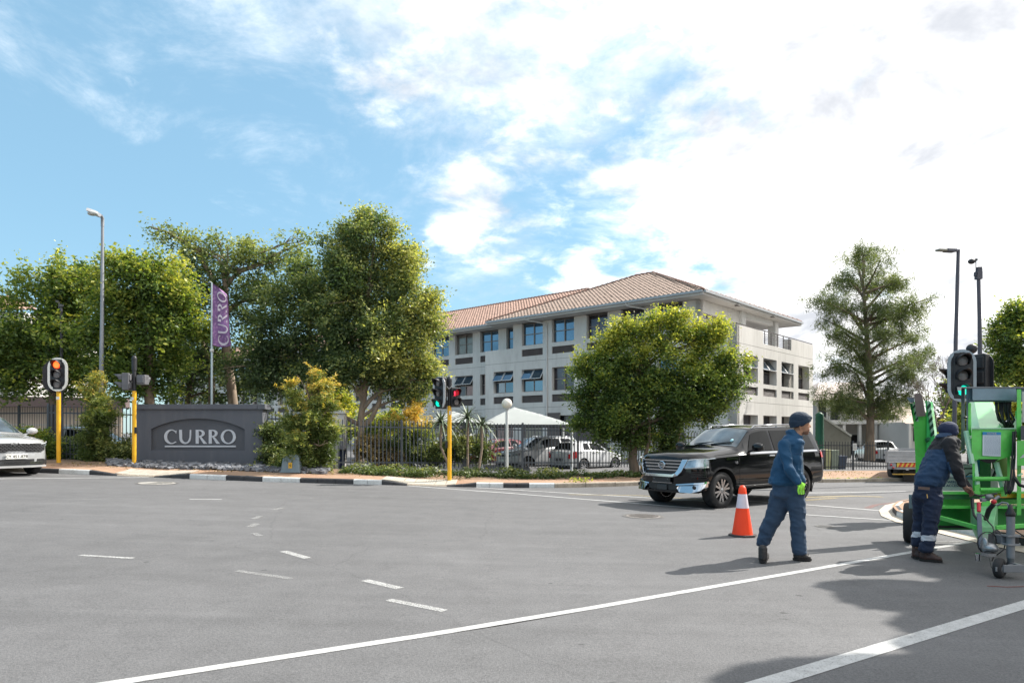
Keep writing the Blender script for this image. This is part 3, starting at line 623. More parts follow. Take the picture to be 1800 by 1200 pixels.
def leafmesh(name,C,tone,size,wr,m,parent,droop=0.0,world=True,kind=None,up_bias=.35):
    n=len(C); sz=size*RNG.uniform(.5,1.35,n); a=RNG.normal(size=(n,3)); a[:,2]=a[:,2]*.6-droop; a/=np.linalg.norm(a,axis=1)[:,None]
    nn=RNG.normal(size=(n,3)); nn[:,2]+=up_bias*3; b=np.cross(a,nn); b/=np.linalg.norm(b,axis=1)[:,None]+1e-9; nr=np.cross(a,b)
    L=sz[:,None]*.5; Wd=L*wr; V=np.empty((n,4,3)); V[:,0]=C-a*L; V[:,1]=C+b*Wd+nr*Wd*.25; V[:,2]=C+a*L; V[:,3]=C-b*Wd+nr*Wd*.25
    if world: Mi=np.array(wm(parent).inverted()); V=V@Mi[:3,:3].T+Mi[:3,3]
    me=bpy.data.meshes.new(name); me.vertices.add(4*n); me.vertices.foreach_set('co',V.reshape(-1).astype(np.float32)); me.loops.add(4*n); me.loops.foreach_set('vertex_index',np.arange(4*n,dtype=np.int32))
    me.polygons.add(n); me.polygons.foreach_set('loop_start',np.arange(0,4*n,4,dtype=np.int32)); me.update(calc_edges=True)
    at=me.attributes.new('tone','FLOAT','FACE'); at.data.foreach_set('value',np.clip(tone,0,1).astype(np.float32)); me.materials.append(m)
    o=bpy.data.objects.new(name,me); COL.objects.link(o); o.parent=parent
    if kind: o['kind']=kind
    return o
def fbm3(P,sc,seed=0):   # cheap smooth noise
    r=np.random.default_rng(seed); s=np.zeros(len(P))
    for k in range(5):
        d=r.normal(size=3); d/=np.linalg.norm(d); s+=np.sin(P@d*sc*(1+.55*k)+r.uniform(0,6))/(1+.35*k)
    return s/3
def crown(blobs,nclu,nleaf,spread,flat=.75,seed=1,inner=.35,rag=.12,squash=1.0):
    """blobs: (centre Vector, (rx,ry,rz)); each is broken into smaller leafy lumps; returns leaf centres and tone"""
    r=np.random.default_rng(seed); w=np.array([b[1][0]*b[1][2] for b in blobs]); w=w/w.sum(); Cs=[];T=[]
    zmin=min(b[0].z-b[1][2] for b in blobs); zmax=max(b[0].z+b[1][2] for b in blobs)
    for (c,rr),ww in zip(blobs,w):
        rr=np.array(rr); k=max(4,int(nclu*ww)); nl_=max(4,int(4+9*min(1.6,rr.mean()/1.0)))
        ld=r.normal(size=(nl_,3)); ld[:,2]+=.15; ld/=np.linalg.norm(ld,axis=1)[:,None]; lc=np.array(c)+ld*rr*r.uniform(.5,1.0,nl_)[:,None]; lr=rr.mean()*r.uniform(.2,.42,nl_)
        lt=r.normal(0,.15,nl_)
        a=r.integers(0,nl_,k); fill=r.random(k)<.08
        d=r.normal(size=(k,3)); d[:,2]+=.25; d/=np.linalg.norm(d,axis=1)[:,None]; u=(inner+(1-inner)*r.random(k)**.5)*(1+rag*.5*r.normal(size=k))
        p=lc[a]+d*(u*lr[a])[:,None]; d2=r.normal(size=(k,3)); d2/=np.linalg.norm(d2,axis=1)[:,None]; p[fill]=(np.array(c)+d2*rr*(r.random(k)**.5*.75)[:,None])[fill]
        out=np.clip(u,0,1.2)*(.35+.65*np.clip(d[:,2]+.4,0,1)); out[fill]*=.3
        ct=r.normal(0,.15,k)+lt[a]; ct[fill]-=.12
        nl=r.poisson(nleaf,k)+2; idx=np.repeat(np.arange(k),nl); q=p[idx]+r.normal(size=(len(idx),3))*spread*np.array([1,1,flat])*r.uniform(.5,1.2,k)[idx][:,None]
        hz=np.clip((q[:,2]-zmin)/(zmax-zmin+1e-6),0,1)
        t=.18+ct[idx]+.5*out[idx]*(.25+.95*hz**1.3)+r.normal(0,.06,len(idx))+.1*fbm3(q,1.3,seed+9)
        Cs.append(q);T.append(t)
        # loose sprays breaking the outline
        ns=int(k*.16*(rag/.12))
        if ns>0 and rag>.06:
            a=r.integers(0,nl_,ns); d=ld[a]+r.normal(0,.45,(ns,3)); d[:,2]+=.25; d/=np.linalg.norm(d,axis=1)[:,None]; st=lc[a]+d*lr[a][:,None]*.7; L_=r.uniform(.35,.95,ns)*min(1.0,.35+rr.mean()*.4)
            m_=max(8,int(nleaf*.8)); f=r.random((ns,m_)); q=st[:,None,:]+d[:,None,:]*(f*L_[:,None])[:,:,None]*1.3+r.normal(size=(ns,m_,3))*spread*.3; q[:,:,2]-=(f**2)*.08
            Cs.append(q.reshape(-1,3)); T.append((.38+r.normal(0,.15,(ns,m_))+.3*f).reshape(-1))
    return np.concatenate(Cs),np.concatenate(T)
def limbs(mb,base,fork,blobs,r0,seed,nsub=2,lean=None):
    rr=random.Random(seed); pts=[]; n=6
    for i in range(n): k=i/(n-1); p=base.lerp(fork,k); pts.append(p+Vector((rr.uniform(-1,1),rr.uniform(-1,1),0))*r0*.35*(1 if 0<i<n-1 else 0))
    zt=max(c.z+ra[2]*.3 for c,ra in blobs); cx_=sum((c for c,_ in blobs),Vector())/len(blobs); top=Vector((fork.x*.5+cx_.x*.5,fork.y*.5+cx_.y*.5,max(fork.z+.3,zt*.8+fork.z*.2)))
    m=6; ld=[fork.lerp(top,k/(m-1))+Vector((rr.uniform(-1,1),rr.uniform(-1,1),0))*r0*.8*(0<k) for k in range(m)]
    mb.tube(pts+ld[1:],[r0*(1.35 if i==0 else 1.05-.2*i/(n-1)) for i in range(n)]+[r0*(.8-.68*(k/(m-1))) for k in range(1,m)],9)
    for c,ra in blobs:
        f=max(0,min(.9,(c.z-fork.z)/(top.z-fork.z+1e-6)*.75-.12)); a=fork.lerp(top,f); c2=c+Vector((0,0,-ra[2]*.1)); rb=r0*(.5-.3*f); mid=a.lerp(c2,.5)+Vector((rr.uniform(-.3,.3),rr.uniform(-.3,.3),rr.uniform(-.1,.35)))
        P=[a,a.lerp(mid,.5)+Vector((0,0,.1)),mid,mid.lerp(c2,.6)+Vector((rr.uniform(-.15,.15),0,rr.uniform(0,.15))),c2]; mb.tube(P,[rb,rb*.85,rb*.65,rb*.42,rb*.2],6)
        for _ in range(nsub*2):
            s=rr.choice([2,3,4]); e=c+Vector((rr.gauss(0,1)*ra[0]*.5,rr.gauss(0,1)*ra[1]*.45,rr.uniform(-.5,.75)*ra[2])); m2=P[s].lerp(e,.5)+Vector((0,0,rr.uniform(0,.2)))
            mb.tube([P[s],m2,e],[rb*.4,rb*.24,rb*.07],5)
def tree(name,label,cat,Y,bl,base,fork,r0,lm,nclu,nleaf,size,spread,seed,bark=BARK,wr=.55,group=None,inner=.35,yr=1.0,extra=None,rag=.12,droop=0.0,bz=None,tonef=None,nsub=2,flat=.75):
    B=[]
    for b in bl:
        px,py,r=b[:3]; ry=b[3] if len(b)>3 else r; dy=b[4] if len(b)>4 else 0; c=W(px,py,Y+dy); k=(Y+dy)/F; B.append((c,(r*k,r*k*yr,ry*k)))
    bs=W(base[0],base[1],Y); 
    if bz is not None: bs.z=bz
    fk=W(fork[0],fork[1],Y); t=thing(name,label,cat,(bs.x,bs.y,bs.z),group=group); mb=MB(); limbs(mb,bs,fk,B,r0,seed,nsub)
    if extra: extra(mb,bs,fk)
    mb.build('trunk',bark,t,world=True)
    C,T=crown(B,nclu,nleaf,spread,seed=seed,inner=inner,rag=rag,flat=flat)
    if tonef is not None: T=tonef(C,T)
    leafmesh('crown',C,T,size,wr,lm,t,droop=droop); return t
# left cluster
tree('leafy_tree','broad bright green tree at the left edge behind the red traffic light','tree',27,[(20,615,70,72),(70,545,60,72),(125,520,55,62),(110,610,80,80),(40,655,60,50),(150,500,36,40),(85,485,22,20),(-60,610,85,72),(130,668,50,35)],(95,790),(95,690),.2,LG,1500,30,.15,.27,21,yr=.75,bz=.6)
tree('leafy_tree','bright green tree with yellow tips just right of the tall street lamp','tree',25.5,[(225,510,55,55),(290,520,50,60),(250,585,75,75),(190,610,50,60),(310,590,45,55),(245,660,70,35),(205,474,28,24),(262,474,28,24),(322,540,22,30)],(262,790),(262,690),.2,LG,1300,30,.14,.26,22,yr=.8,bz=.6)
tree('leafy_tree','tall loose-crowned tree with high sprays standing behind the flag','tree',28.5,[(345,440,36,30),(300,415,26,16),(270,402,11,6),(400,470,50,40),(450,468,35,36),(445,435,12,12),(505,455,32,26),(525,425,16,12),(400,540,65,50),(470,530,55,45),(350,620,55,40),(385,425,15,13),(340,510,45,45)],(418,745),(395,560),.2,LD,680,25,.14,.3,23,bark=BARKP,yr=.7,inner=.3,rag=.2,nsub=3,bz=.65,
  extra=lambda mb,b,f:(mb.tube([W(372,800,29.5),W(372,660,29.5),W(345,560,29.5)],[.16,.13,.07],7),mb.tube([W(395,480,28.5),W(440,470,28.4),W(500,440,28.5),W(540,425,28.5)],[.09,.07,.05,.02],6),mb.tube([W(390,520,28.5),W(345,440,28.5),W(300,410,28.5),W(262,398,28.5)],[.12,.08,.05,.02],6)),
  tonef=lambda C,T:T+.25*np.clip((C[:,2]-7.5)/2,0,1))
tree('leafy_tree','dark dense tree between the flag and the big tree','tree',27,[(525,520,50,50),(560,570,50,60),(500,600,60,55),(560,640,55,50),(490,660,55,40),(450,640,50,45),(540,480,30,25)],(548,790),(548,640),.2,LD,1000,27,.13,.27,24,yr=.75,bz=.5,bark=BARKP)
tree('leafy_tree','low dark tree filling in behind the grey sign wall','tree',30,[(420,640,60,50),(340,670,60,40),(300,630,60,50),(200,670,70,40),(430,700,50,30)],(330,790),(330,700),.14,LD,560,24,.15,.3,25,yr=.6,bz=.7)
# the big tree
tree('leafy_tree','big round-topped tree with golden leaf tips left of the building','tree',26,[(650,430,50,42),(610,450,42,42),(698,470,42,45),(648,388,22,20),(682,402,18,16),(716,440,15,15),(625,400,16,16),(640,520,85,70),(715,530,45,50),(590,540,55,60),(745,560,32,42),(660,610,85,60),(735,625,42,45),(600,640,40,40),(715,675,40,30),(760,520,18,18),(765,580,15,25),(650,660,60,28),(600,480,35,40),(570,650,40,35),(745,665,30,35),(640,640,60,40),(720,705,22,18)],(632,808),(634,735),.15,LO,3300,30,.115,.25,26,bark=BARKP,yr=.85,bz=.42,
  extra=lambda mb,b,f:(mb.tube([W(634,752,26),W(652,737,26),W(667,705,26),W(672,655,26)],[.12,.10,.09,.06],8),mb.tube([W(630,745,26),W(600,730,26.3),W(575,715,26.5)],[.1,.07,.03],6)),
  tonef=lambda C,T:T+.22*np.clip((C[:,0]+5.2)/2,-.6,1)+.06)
tree('leafy_tree','yellow-green young tree with sunlight in its leaf tone seen under the big tree crown','tree',29.5,[(600,735,35,28),(575,760,28,22),(660,760,30,22),(690,745,25,20),(590,700,25,20)],(600,800),(600,760),.06,LG,420,26,.14,.24,27,bz=.5,tonef=lambda C,T:T+.3)  # raised leaf tone stands in for sunlight below the crown
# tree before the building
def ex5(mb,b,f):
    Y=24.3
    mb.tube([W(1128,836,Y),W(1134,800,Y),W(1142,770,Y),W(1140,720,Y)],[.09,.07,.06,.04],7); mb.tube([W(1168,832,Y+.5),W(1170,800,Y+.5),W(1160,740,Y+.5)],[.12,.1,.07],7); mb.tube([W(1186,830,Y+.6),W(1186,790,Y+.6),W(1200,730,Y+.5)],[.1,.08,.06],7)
tree('leafy_tree','dense round tree with yellow shoots in front of the building','tree',24.5,[(1042,650,27),(1078,612,34),(1112,590,24),(1150,580,25),(1192,575,28),(1242,600,36),(1278,642,27),(1287,682,20),(1032,692,24),(1072,680,42),(1122,650,45),(1182,650,50),(1236,668,42),(1052,735,36),(1102,730,48),(1162,732,48),(1216,722,36),(1252,718,24),(1110,772,36,20),(1162,775,30,18),(1022,742,14),(1262,575,12,10),(1095,568,12,10)],(1115,832),(1112,770),.17,LG,3300,34,.1,.22,28,yr=.8,bz=.12,extra=ex5,tonef=lambda C,T:T-.08+.34*np.clip((C[:,2]-3.2)/2.2,-.3,1))  # upper leaves lighter: yellow shoots plus the sunny top put into the tone
# casuarina
def cas():
    Y=42; rr=random.Random(5); base=W(1528,800,Y); base.z=-.1; t=thing('feathery_pine_tree','tall feathery grey-green tree standing alone against the bright sky','tree',base); mb=MB()
    top=W(1520,445,Y); pts=[base.lerp(top,k)+Vector((.15*math.sin(k*5),0,0)) for k in np.linspace(0,1,9)]; mb.tube(pts,[.34,.23,.21,.19,.16,.13,.1,.07,.03],9)
    C=[];T=[]; r=np.random.default_rng(4)
    arms=[(1520,440,1),(1500,450,.9),(1550,455,1),(1470,490,1),(1495,500,1.1),(1545,500,1.1),(1580,490,.9),(1600,490,.6),(1430,525,1),(1460,530,1.1),(1500,540,1),(1560,540,1.2),(1600,530,1),(1640,525,.9),(1620,545,.9),(1450,590,.9),(1480,600,1),(1530,590,1.2),(1570,580,1.2),(1600,575,1),(1625,590,.9),(1455,640,1.2),(1490,650,1.2),(1550,630,1.2),(1600,640,1.2),(1640,615,.9),(1450,690,1),(1475,700,1.3),(1500,730,1),(1560,680,1.1),(1600,690,1.2),(1620,660,1.1),(1475,740,1),(1590,735,1),(1555,740,.9),(1510,680,1.2),(1635,640,.8),(1440,560,.6),(1545,560,1.2),(1515,620,1.1)]
    for ax,ay,s in arms:
        ax=1528+(ax-1528)*.93; s*=.8
        if ay>720: ay-=25
        dy=rr.uniform(-2.2,2.2); e=W(ax,ay,Y+dy); h=W(1526,ay+rr.uniform(18,60),Y); h=pts[0].lerp(pts[-1],max(.2,min(.95,(h.z-base.z)/(top.z-base.z)))); m2=h.lerp(e,.55)+Vector((0,0,rr.uniform(-.1,.5))); mb.tube([h,m2,e],[.1,.06,.02],5)
        for k in range(int(34*s)):
            q=np.array(m2.lerp(e,rr.uniform(.15,1.1)))+r.normal(size=3)*np.array([.55,.5,.36])*s; nl=64; c=q+r.normal(size=(nl,3))*np.array([.15,.15,.2])+np.array([0,0,-.1]); C.append(c); T.append(.35+r.normal(0,.15)+r.normal(0,.14,nl))
    mb.build('trunk',BARK,t,world=True); leafmesh('crown',np.concatenate(C),np.concatenate(T),.3,.10,LC,t,droop=.6)
cas()
tree('leafy_tree','dark leafy tree cut by the right edge of the view','tree',36,[(1775,600,30,45),(1800,560,30,30),(1770,650,28,28),(1820,640,50,60),(1790,545,18,14),(1755,585,14,20)],(1830,800),(1810,680),.2,LG,700,26,.17,.3,30,bz=-.2)
tree('leafy_tree','olive brown tree low behind the grey traffic light','tree',45,[(1700,690,40,30),(1760,670,45,30),(1680,730,45,35),(1740,735,40,30)],(1720,800),(1720,740),.15,LO,520,22,.22,.36,31,bz=-.2)
tree('flowering_shrub','yellow shrub glowing behind the black hoses of the lift','shrub',28,[(1720,715,30,26),(1765,705,28,26),(1790,735,30,35),(1690,755,22,30)],(1740,800),(1740,745),.06,LG,520,24,.17,.24,32,bz=-.1,tonef=lambda C,T:T+.32)
# bare tree
bt=thing('bare_tree','leafless twiggy tree beside the raised green mast','tree',W(1652,800,40)); mb=MB(); rr=random.Random(3)
def twig(p,d,l,r,k):
    e=p+d*l; mb.tube([p,p.lerp(e,.5)+Vector((rr.uniform(-.1,.1),0,rr.uniform(-.1,.1)))*l,e],[r,r*.8,r*.6],4,cap=False)
    if k>0:
        for _ in range(3 if k>1 else 3): 
            nd=(d+Vector((rr.uniform(-.8,.8),rr.uniform(-.6,.6),rr.uniform(-.25,.5)))).normalized(); twig(e,nd,l*rr.uniform(.62,.85),r*.6,k-1)
b0=W(1652,800,40); b0.z=-.1; twig(b0,Vector((0,0,1)),1.7,.1,6); mb.build('trunk',mat('bare_twig',(.2,.15,.12),.9),bt,world=True)
# off to the right, outside the view: the street tree whose shade falls across the lift
ST=Vector((17.5,11.6,0)); st=thing('street_tree','large street tree on the right-hand pavement shading the trailer','tree',ST)
def shade_at(px,py,h): # centre of a crown lump at height h whose shadow falls on the road at this pixel
    g=gp(px,py); k=h/math.tan(SUN_EL); return Vector((g.x+math.sin(SUN_AZ)*k,g.y+math.cos(SUN_AZ)*k,h))
sb=[(shade_at(x_,y_,h_),r_) for x_,y_,h_,r_ in ((1640,1050,7.5,(.78,.52,.5)),(1560,1030,7.3,(.62,.3,.3)),(1560,1186,7.2,(.95,.34,.34)),(1440,1196,7.1,(.6,.22,.25)),(1500,1260,7.2,(1.0,.34,.3)),(1700,985,7.6,(.75,.7,.5)),(1640,985,7.4,(.45,.4,.3)),(1800,1000,7.9,(1.2,1.1,.8)),(1790,1100,7.6,(.9,.6,.5)),(1700,1130,7.4,(.45,.22,.25)),(1810,1190,7.5,(1.1,.5,.5)),(1690,1195,7.4,(.5,.3,.3)),(1950,1060,8,(1.5,1.3,.9)),(1980,1200,7.7,(1.2,.8,.7)),(1900,970,8,(1.4,1.2,.8)))]
mb=MB(); limbs(mb,ST,Vector((16.6,11.2,4)),sb,.3,9,1); mb.build('trunk',BARK,st,world=True)
C=[];T=[]
for c,r_ in sb:
    n_=int(9000*(r_[0]*r_[1])**.9)+1500; d=RNG.normal(size=(n_,3)); d/=np.linalg.norm(d,axis=1)[:,None]; C.append(np.array(c)+d*np.array(r_)*(RNG.random(n_)**.33)[:,None]); T.append(RNG.normal(.4,.2,n_))
leafmesh('crown',np.concatenate(C),np.concatenate(T),.2,.85,LD,st)
# shrubs
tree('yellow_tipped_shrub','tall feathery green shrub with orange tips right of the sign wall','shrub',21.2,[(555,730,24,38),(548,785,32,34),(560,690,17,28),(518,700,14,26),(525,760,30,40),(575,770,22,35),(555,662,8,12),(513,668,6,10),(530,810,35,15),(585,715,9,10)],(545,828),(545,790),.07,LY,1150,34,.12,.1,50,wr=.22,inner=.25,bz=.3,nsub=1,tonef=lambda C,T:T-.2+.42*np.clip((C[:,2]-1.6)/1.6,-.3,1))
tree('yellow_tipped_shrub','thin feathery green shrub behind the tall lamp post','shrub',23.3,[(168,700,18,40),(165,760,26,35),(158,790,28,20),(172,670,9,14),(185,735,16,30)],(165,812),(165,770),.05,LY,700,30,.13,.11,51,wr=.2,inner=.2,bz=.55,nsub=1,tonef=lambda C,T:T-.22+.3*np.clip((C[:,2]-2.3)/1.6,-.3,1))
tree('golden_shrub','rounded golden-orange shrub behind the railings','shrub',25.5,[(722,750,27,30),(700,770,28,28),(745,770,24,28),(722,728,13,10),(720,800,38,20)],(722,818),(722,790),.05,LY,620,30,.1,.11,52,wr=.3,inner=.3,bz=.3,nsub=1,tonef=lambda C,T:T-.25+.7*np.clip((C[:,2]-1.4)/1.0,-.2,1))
for px_,py_,Y_,bl,lab,lm in ((790,795,25,[(800,790,35,22),(835,795,32,22),(770,800,30,20),(750,805,30,16)],'dark clipped bushes between the golden shrub and the red car',LH),
    (660,800,25.2,[(665,795,26,24),(690,800,20,20),(652,785,16,18)],'loose reddish bush behind the railings beside the tree trunk',LDRY),
    (490,800,22.6,[(488,790,26,26),(480,765,20,20),(510,800,30,18),(475,810,20,12)],'dark green bush at the right end of the sign wall',LH),
    (75,785,23.6,[(70,780,24,20),(90,790,18,16),(50,775,22,16)],'small rounded green bush behind the front of the white car',LG),
    (205,800,23.5,[(205,795,24,14),(190,805,20,10),(222,802,16,10)],'low green bush at the left end of the sign wall',LH),
    (120,795,26,[(125,790,30,18),(150,800,22,14)],'dark bush behind the railings and the yellow signal post',LD)):
    tree('garden_bush',lab,'bush',Y_,bl,(px_,py_+22),(px_,py_),.03,lm,380,30,.1,.13,60+px_%17,wr=.5,bz=G((px_-900)/F*Y_)+.2,nsub=1)
# low groundcover along the fence
n=24000; X=RNG.uniform(-5.3,4.6,n); dd=RNG.uniform(1.15,2.6,n); keep=(fbm3(np.c_[X,dd*1.5,X*0],3.2,5)+.5*RNG.random(n)>.22)&(dd<2.75-.35*np.clip(X-1,0,4))&(dd>1.15+.5*(fbm3(np.c_[X,X*0,X*0],2.5,8)>0)*RNG.random(n)); X=X[keep]; dd=dd[keep]
hh=RNG.random(len(X))**1.5*(.13+.20*np.clip(fbm3(np.c_[X,dd,X*0],4.5,6)+.35,0,1.4)); Y=np.array([YK(x) for x in X])+dd; Z=np.array([TERR(x,y) for x,y in zip(X,Y)])+np.clip(hh,0.01,1)
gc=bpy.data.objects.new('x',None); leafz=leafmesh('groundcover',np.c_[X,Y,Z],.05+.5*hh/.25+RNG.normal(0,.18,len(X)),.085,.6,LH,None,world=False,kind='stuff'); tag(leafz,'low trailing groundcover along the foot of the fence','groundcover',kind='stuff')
n=2600; X=RNG.uniform(-14,14,n); dd=RNG.uniform(.9,3.3,n); Y=np.array([YK(x) for x in X])+dd; Z=np.array([TERR(x,y) for x,y in zip(X,Y)])+.008
l2=leafmesh('leaf_litter',np.c_[X,Y,Z],RNG.random(len(X)),.07,.6,LDRY,None,world=False,kind='stuff',up_bias=6); tag(l2,'scattered dry leaf litter on the verge','leaf litter',kind='stuff')
# weeds in the kerb
wx=[kx(1028),kx(1010)]+[kx(p) for p in (1460,1475,1492,1510,1518,1530,1545)]; C=np.concatenate([np.c_[RNG.normal(x,.12,50),np.full(50,0.),RNG.uniform(.03,.16,50)] for x in wx]); C[:,1]=[YK(x)+.1+random.uniform(-.06,.1) for x in C[:,0]]; C[:,2]+=[G(x)+.12*(x<4) for x in C[:,0]]
wd_=leafmesh('weeds',C,RNG.uniform(.4,1,len(C)),.09,.35,LG,None,world=False,kind='stuff'); tag(wd_,'tufts of weeds growing out of the kerb joint','weeds',kind='stuff')
# aloes
def aloe(px,py,Y,label,lean=0.0,n=46,L=.82):
    b=W(px-lean*3,py+80,Y); b.z=G(b.x)+.2; h=W(px,py,Y); t=thing('tree_aloe',label,'aloe',b,group='tree aloes behind the railings'); MB().tube([b,b.lerp(h,.5)+Vector((lean*.03,0,0)),h],[.045,.04,.05],8).build('stem',BARKP,t,world=True)
    src=None; rr=random.Random(px)
    for i in range(n):
        az=i*2.4; el=1.25-1.45*(i/n); l=L*rr.uniform(.8,1.1); mb=MB(); vs=[];k=6
        for j in range(k):
            s=j/(k-1); dr=.85*s*s*l; p=Vector((math.cos(el)*s*l,0,math.sin(el)*s*l-dr*math.cos(el))); w=.034*(1-s)**.7+.004; vs+=[p+Vector((0,-w,.012)),p+Vector((0,0,0)),p+Vector((0,w,.012))]
        fs=[(3*j+a,3*j+a+1,3*j+a+4,3*j+a+3) for j in range(k-1) for a in (0,1)]; M=Matrix.Translation(h)@Matrix.Rotation(az,4,'Z'); mb.add(vs,fs,0,True,M)
        mb.build('leaf',ALO,t,world=True)
ALO=mat('aloe_leaf',(.13,.17,.1),.5,var=.25,scale=4)
aloe(775,742,23.8,'tree aloe left of the yellow signal post',-6); aloe(822,735,24.4,'taller tree aloe right of the yellow signal post'); aloe(847,748,24.2,'smaller tree aloe beside the globe lamp',2,28,.65)

# ---- what stands across the road behind the camera: seen in the windows and the car paint
ob=thing('office_building','plain building with red tiled roof across the road behind the camera','building',(0,-60,0))
MB().box((-5,-63,2.9),(95,8,6.2)).build('wall',mat('tan_plaster',(.34,.25,.19),.9),ob,world=True)
mb=MB(); mb.add([(-53,-58,5.9),(43,-58,5.9),(43,-63,8.3),(-53,-63,8.3),(-53,-68,5.9),(43,-68,5.9)],[(0,1,2,3),(3,2,5,4)]); mb.build('roof',TILEB,ob,world=True)
for i in range(14):
    MB().box((-48+i*6.6,-58.95,2.1),(2.4,.1,1.6)).build('window',DARKIN,ob,world=True)
for i,(x,y,r_) in enumerate(((-30,-40,4.2),(2,-42,4.5),(24,-34,4.2),(40,-20,4.5))):
    t_=thing('roadside_tree',['round street tree at the left end of the office across the road','street tree before the middle of the office across the road','street tree before the right part of the office across the road','isolated street tree far behind the camera on the right'][i],'tree',(x,y,0),group='street trees behind the camera'); bb=[(Vector((x,y,4.2)),(r_,r_,2.6)),(Vector((x+1.5,y,5.5)),(r_*.7,r_*.7,2))]; mb=MB(); limbs(mb,Vector((x,y,0)),Vector((x,y,2)),bb,.25,i,1); mb.build('trunk',BARK,t_,world=True); C,T=crown(bb,420,16,.45,seed=70+i); leafmesh('crown',C,T,.55,.8,LD,t_)

for i,(x,y,r_) in enumerate(((27,3,4.2),(31,13,4.6),(26,-7,4.2),(36,22,4.5))):
    t_=thing('roadside_tree',['street tree on the right-hand pavement level with the lift','street tree on the right beyond the traffic island','street tree on the right behind the camera position','farthest street tree on the right-hand side road'][i],'tree',(x,y,0),group='street trees right of the view'); bb=[(Vector((x,y,4.0)),(r_,r_,2.6)),(Vector((x+1,y,5.6)),(r_*.7,r_*.7,2))]; mb=MB(); limbs(mb,Vector((x,y,0)),Vector((x,y,2)),bb,.25,i,1); mb.build('trunk',BARK,t_,world=True); C,T=crown(bb,520,16,.45,seed=90+i); leafmesh('crown',C,T,.55,.8,LD,t_)
# ================================================================ fences, sign, signals, lamps
FENM=mat('fence_grey_paint',(.075,.088,.105),.5,var=.15,scale=3,metal=.1); FENB=mat('fence_black_paint',(.035,.037,.042),.55,var=.2,scale=3)
def fence(label,pa,Ya,pb,Yb,ta,tb,ba,bb,sp=.135,post=2.4,m=None,group='palisade fences along the school boundary',pw=.038):
    m=m or FENM; A=W(pa,ba,Ya);B=W(pb,bb,Yb); hA=W(pa,ta,Ya).z;hB=W(pb,tb,Yb).z; t=thing('palisade_fence',label,'fence',A,group=group); n=int((B-A).length/sp); u=(B-A); u.z=0; u.normalize()
    rot=math.atan2(u.y,u.x); src=None
    for i in range(n+1):
        k=i/n; p=A.lerp(B,k); h=hA+(hB-hA)*k-p.z
        if src is None:
            mb=MB(); w=pw/2; vs=[(-w,0,0),(-w*.4,-.012,0),(w*.4,-.012,0),(w,0,0),(-w,0,.985),(-w*.4,-.012,.985),(w*.4,-.012,.985),(w,0,.985),(0,-.004,1.0)]
            mb.add(vs,[(0,1,5,4),(1,2,6,5),(2,3,7,6),(4,5,8),(5,6,8),(6,7,8),(3,0,4,7)]); src=mb.build('picket',m,t); o=src
        else: o=inst(src,t)
        o.location=(p-A)+Vector((0,0,.04+random.uniform(-.006,.006))); o.rotation_euler=(0,random.uniform(-.004,.004),rot); o.scale=(1,1,h-.04)
    off=Vector((-u.y,u.x,0))*.03
    for f in (.13,.86):
        mb=MB(); a=A.copy();b=B.copy(); a.z=A.z+(hA-A.z)*f; b.z=B.z+(hB-B.z)*f; mb.bar(a+off,b+off,.035,.045); mb.build('rail',m,t,world=True)
    k=max(1,round((B-A).length/post))
    for i in range(k+1):
        p=A.lerp(B,i/k); h=hA+(hB-hA)*i/k-p.z; mb=MB(); mb.box(p+off+Vector((0,0,h*.51)),(.06,.06,h*1.02),rz=rot); mb.build('post',m,t,world=True)
    return t
fence('long grey palisade fence behind the groundcover and the parked cars',588,23.4,1108,27.4,736,749,824,822.5)
fence('grey palisade fence between the tall lamp post and the sign wall',84,24.2,512,23.6,711,722.5,809,823)
fence('dark palisade fence beyond the white car at the left edge',-70,30,92,25.5,715,712,800,807,sp=.14,m=FENB)
fence('black railings right of the round tree, behind the black car',1112,29.5,1290,30.5,758,760,824,824,m=FENB)
fence('black railings between the black car and the flatbed truck',1436,31,1562,32.5,775,776,827.5,825,sp=.16,m=FENB)
SIGN=mat('sign_wall_paint',(.098,.104,.122),.85,var=.12,scale=.9,bump=.35,bscale=24,dirt=.30,stretch=(1,1,.16),dcol=(.155,.155,.165)); SIGNR=mat('sign_recess_paint',(.085,.09,.104),.85,var=.1,scale=1,bump=.3,bscale=20)
LET=mat('sign_letter_paint',(.5,.52,.56),.7,var=.06,scale=4)
def glyph_strips(ch):
    """stroke outlines of the sign lettering, unit height: lists of (outer, inner) point pairs"""
    S_=[]; el=lambda cx,cy,rx,ry,a:(cx+rx*math.cos(math.radians(a)),cy+ry*math.sin(math.radians(a)))
    if ch=='O': S_.append([(el(.52,.5,.54,.52,a),el(.52,.5,.34,.435,a)) for a in range(0,361,12)]); w=1.06
    elif ch=='C': S_.append([(el(.5,.5,.52,.52,a),el(.56,.5,.36,.44,a)) for a in range(52,309,8)]+[((.86,.06),(.86,.17))]); S_.append([((.82,.92),(.8,.84)),((.9,.95),(.87,.72))]); w=.92
    elif ch=='U': S_.append([((.0,1),(.2,1)),((.02,.42),(.21,.42))]+[(el(.43,.4,.41,.42,a),el(.46,.42,.25,.32,a)) for a in range(190,351,12)]+[((.85,.45),(.75,.45)),((.87,1),(.77,1))]); w=.9
    elif ch=='R':
        S_.append([((.04,0),(.26,0)),((.04,1),(.26,1))]); S_.append([((.262,1),(.262,.92))]+[(el(.34,.74,.36,.26,a),el(.32,.74,.18,.17,a)) for a in range(90,-91,-12)]+[((.262,.48),(.262,.56))])
        S_.append([((.3,.478),(.46,.478)),((.62,0),(.86,0))]); w=.82
    return S_,w
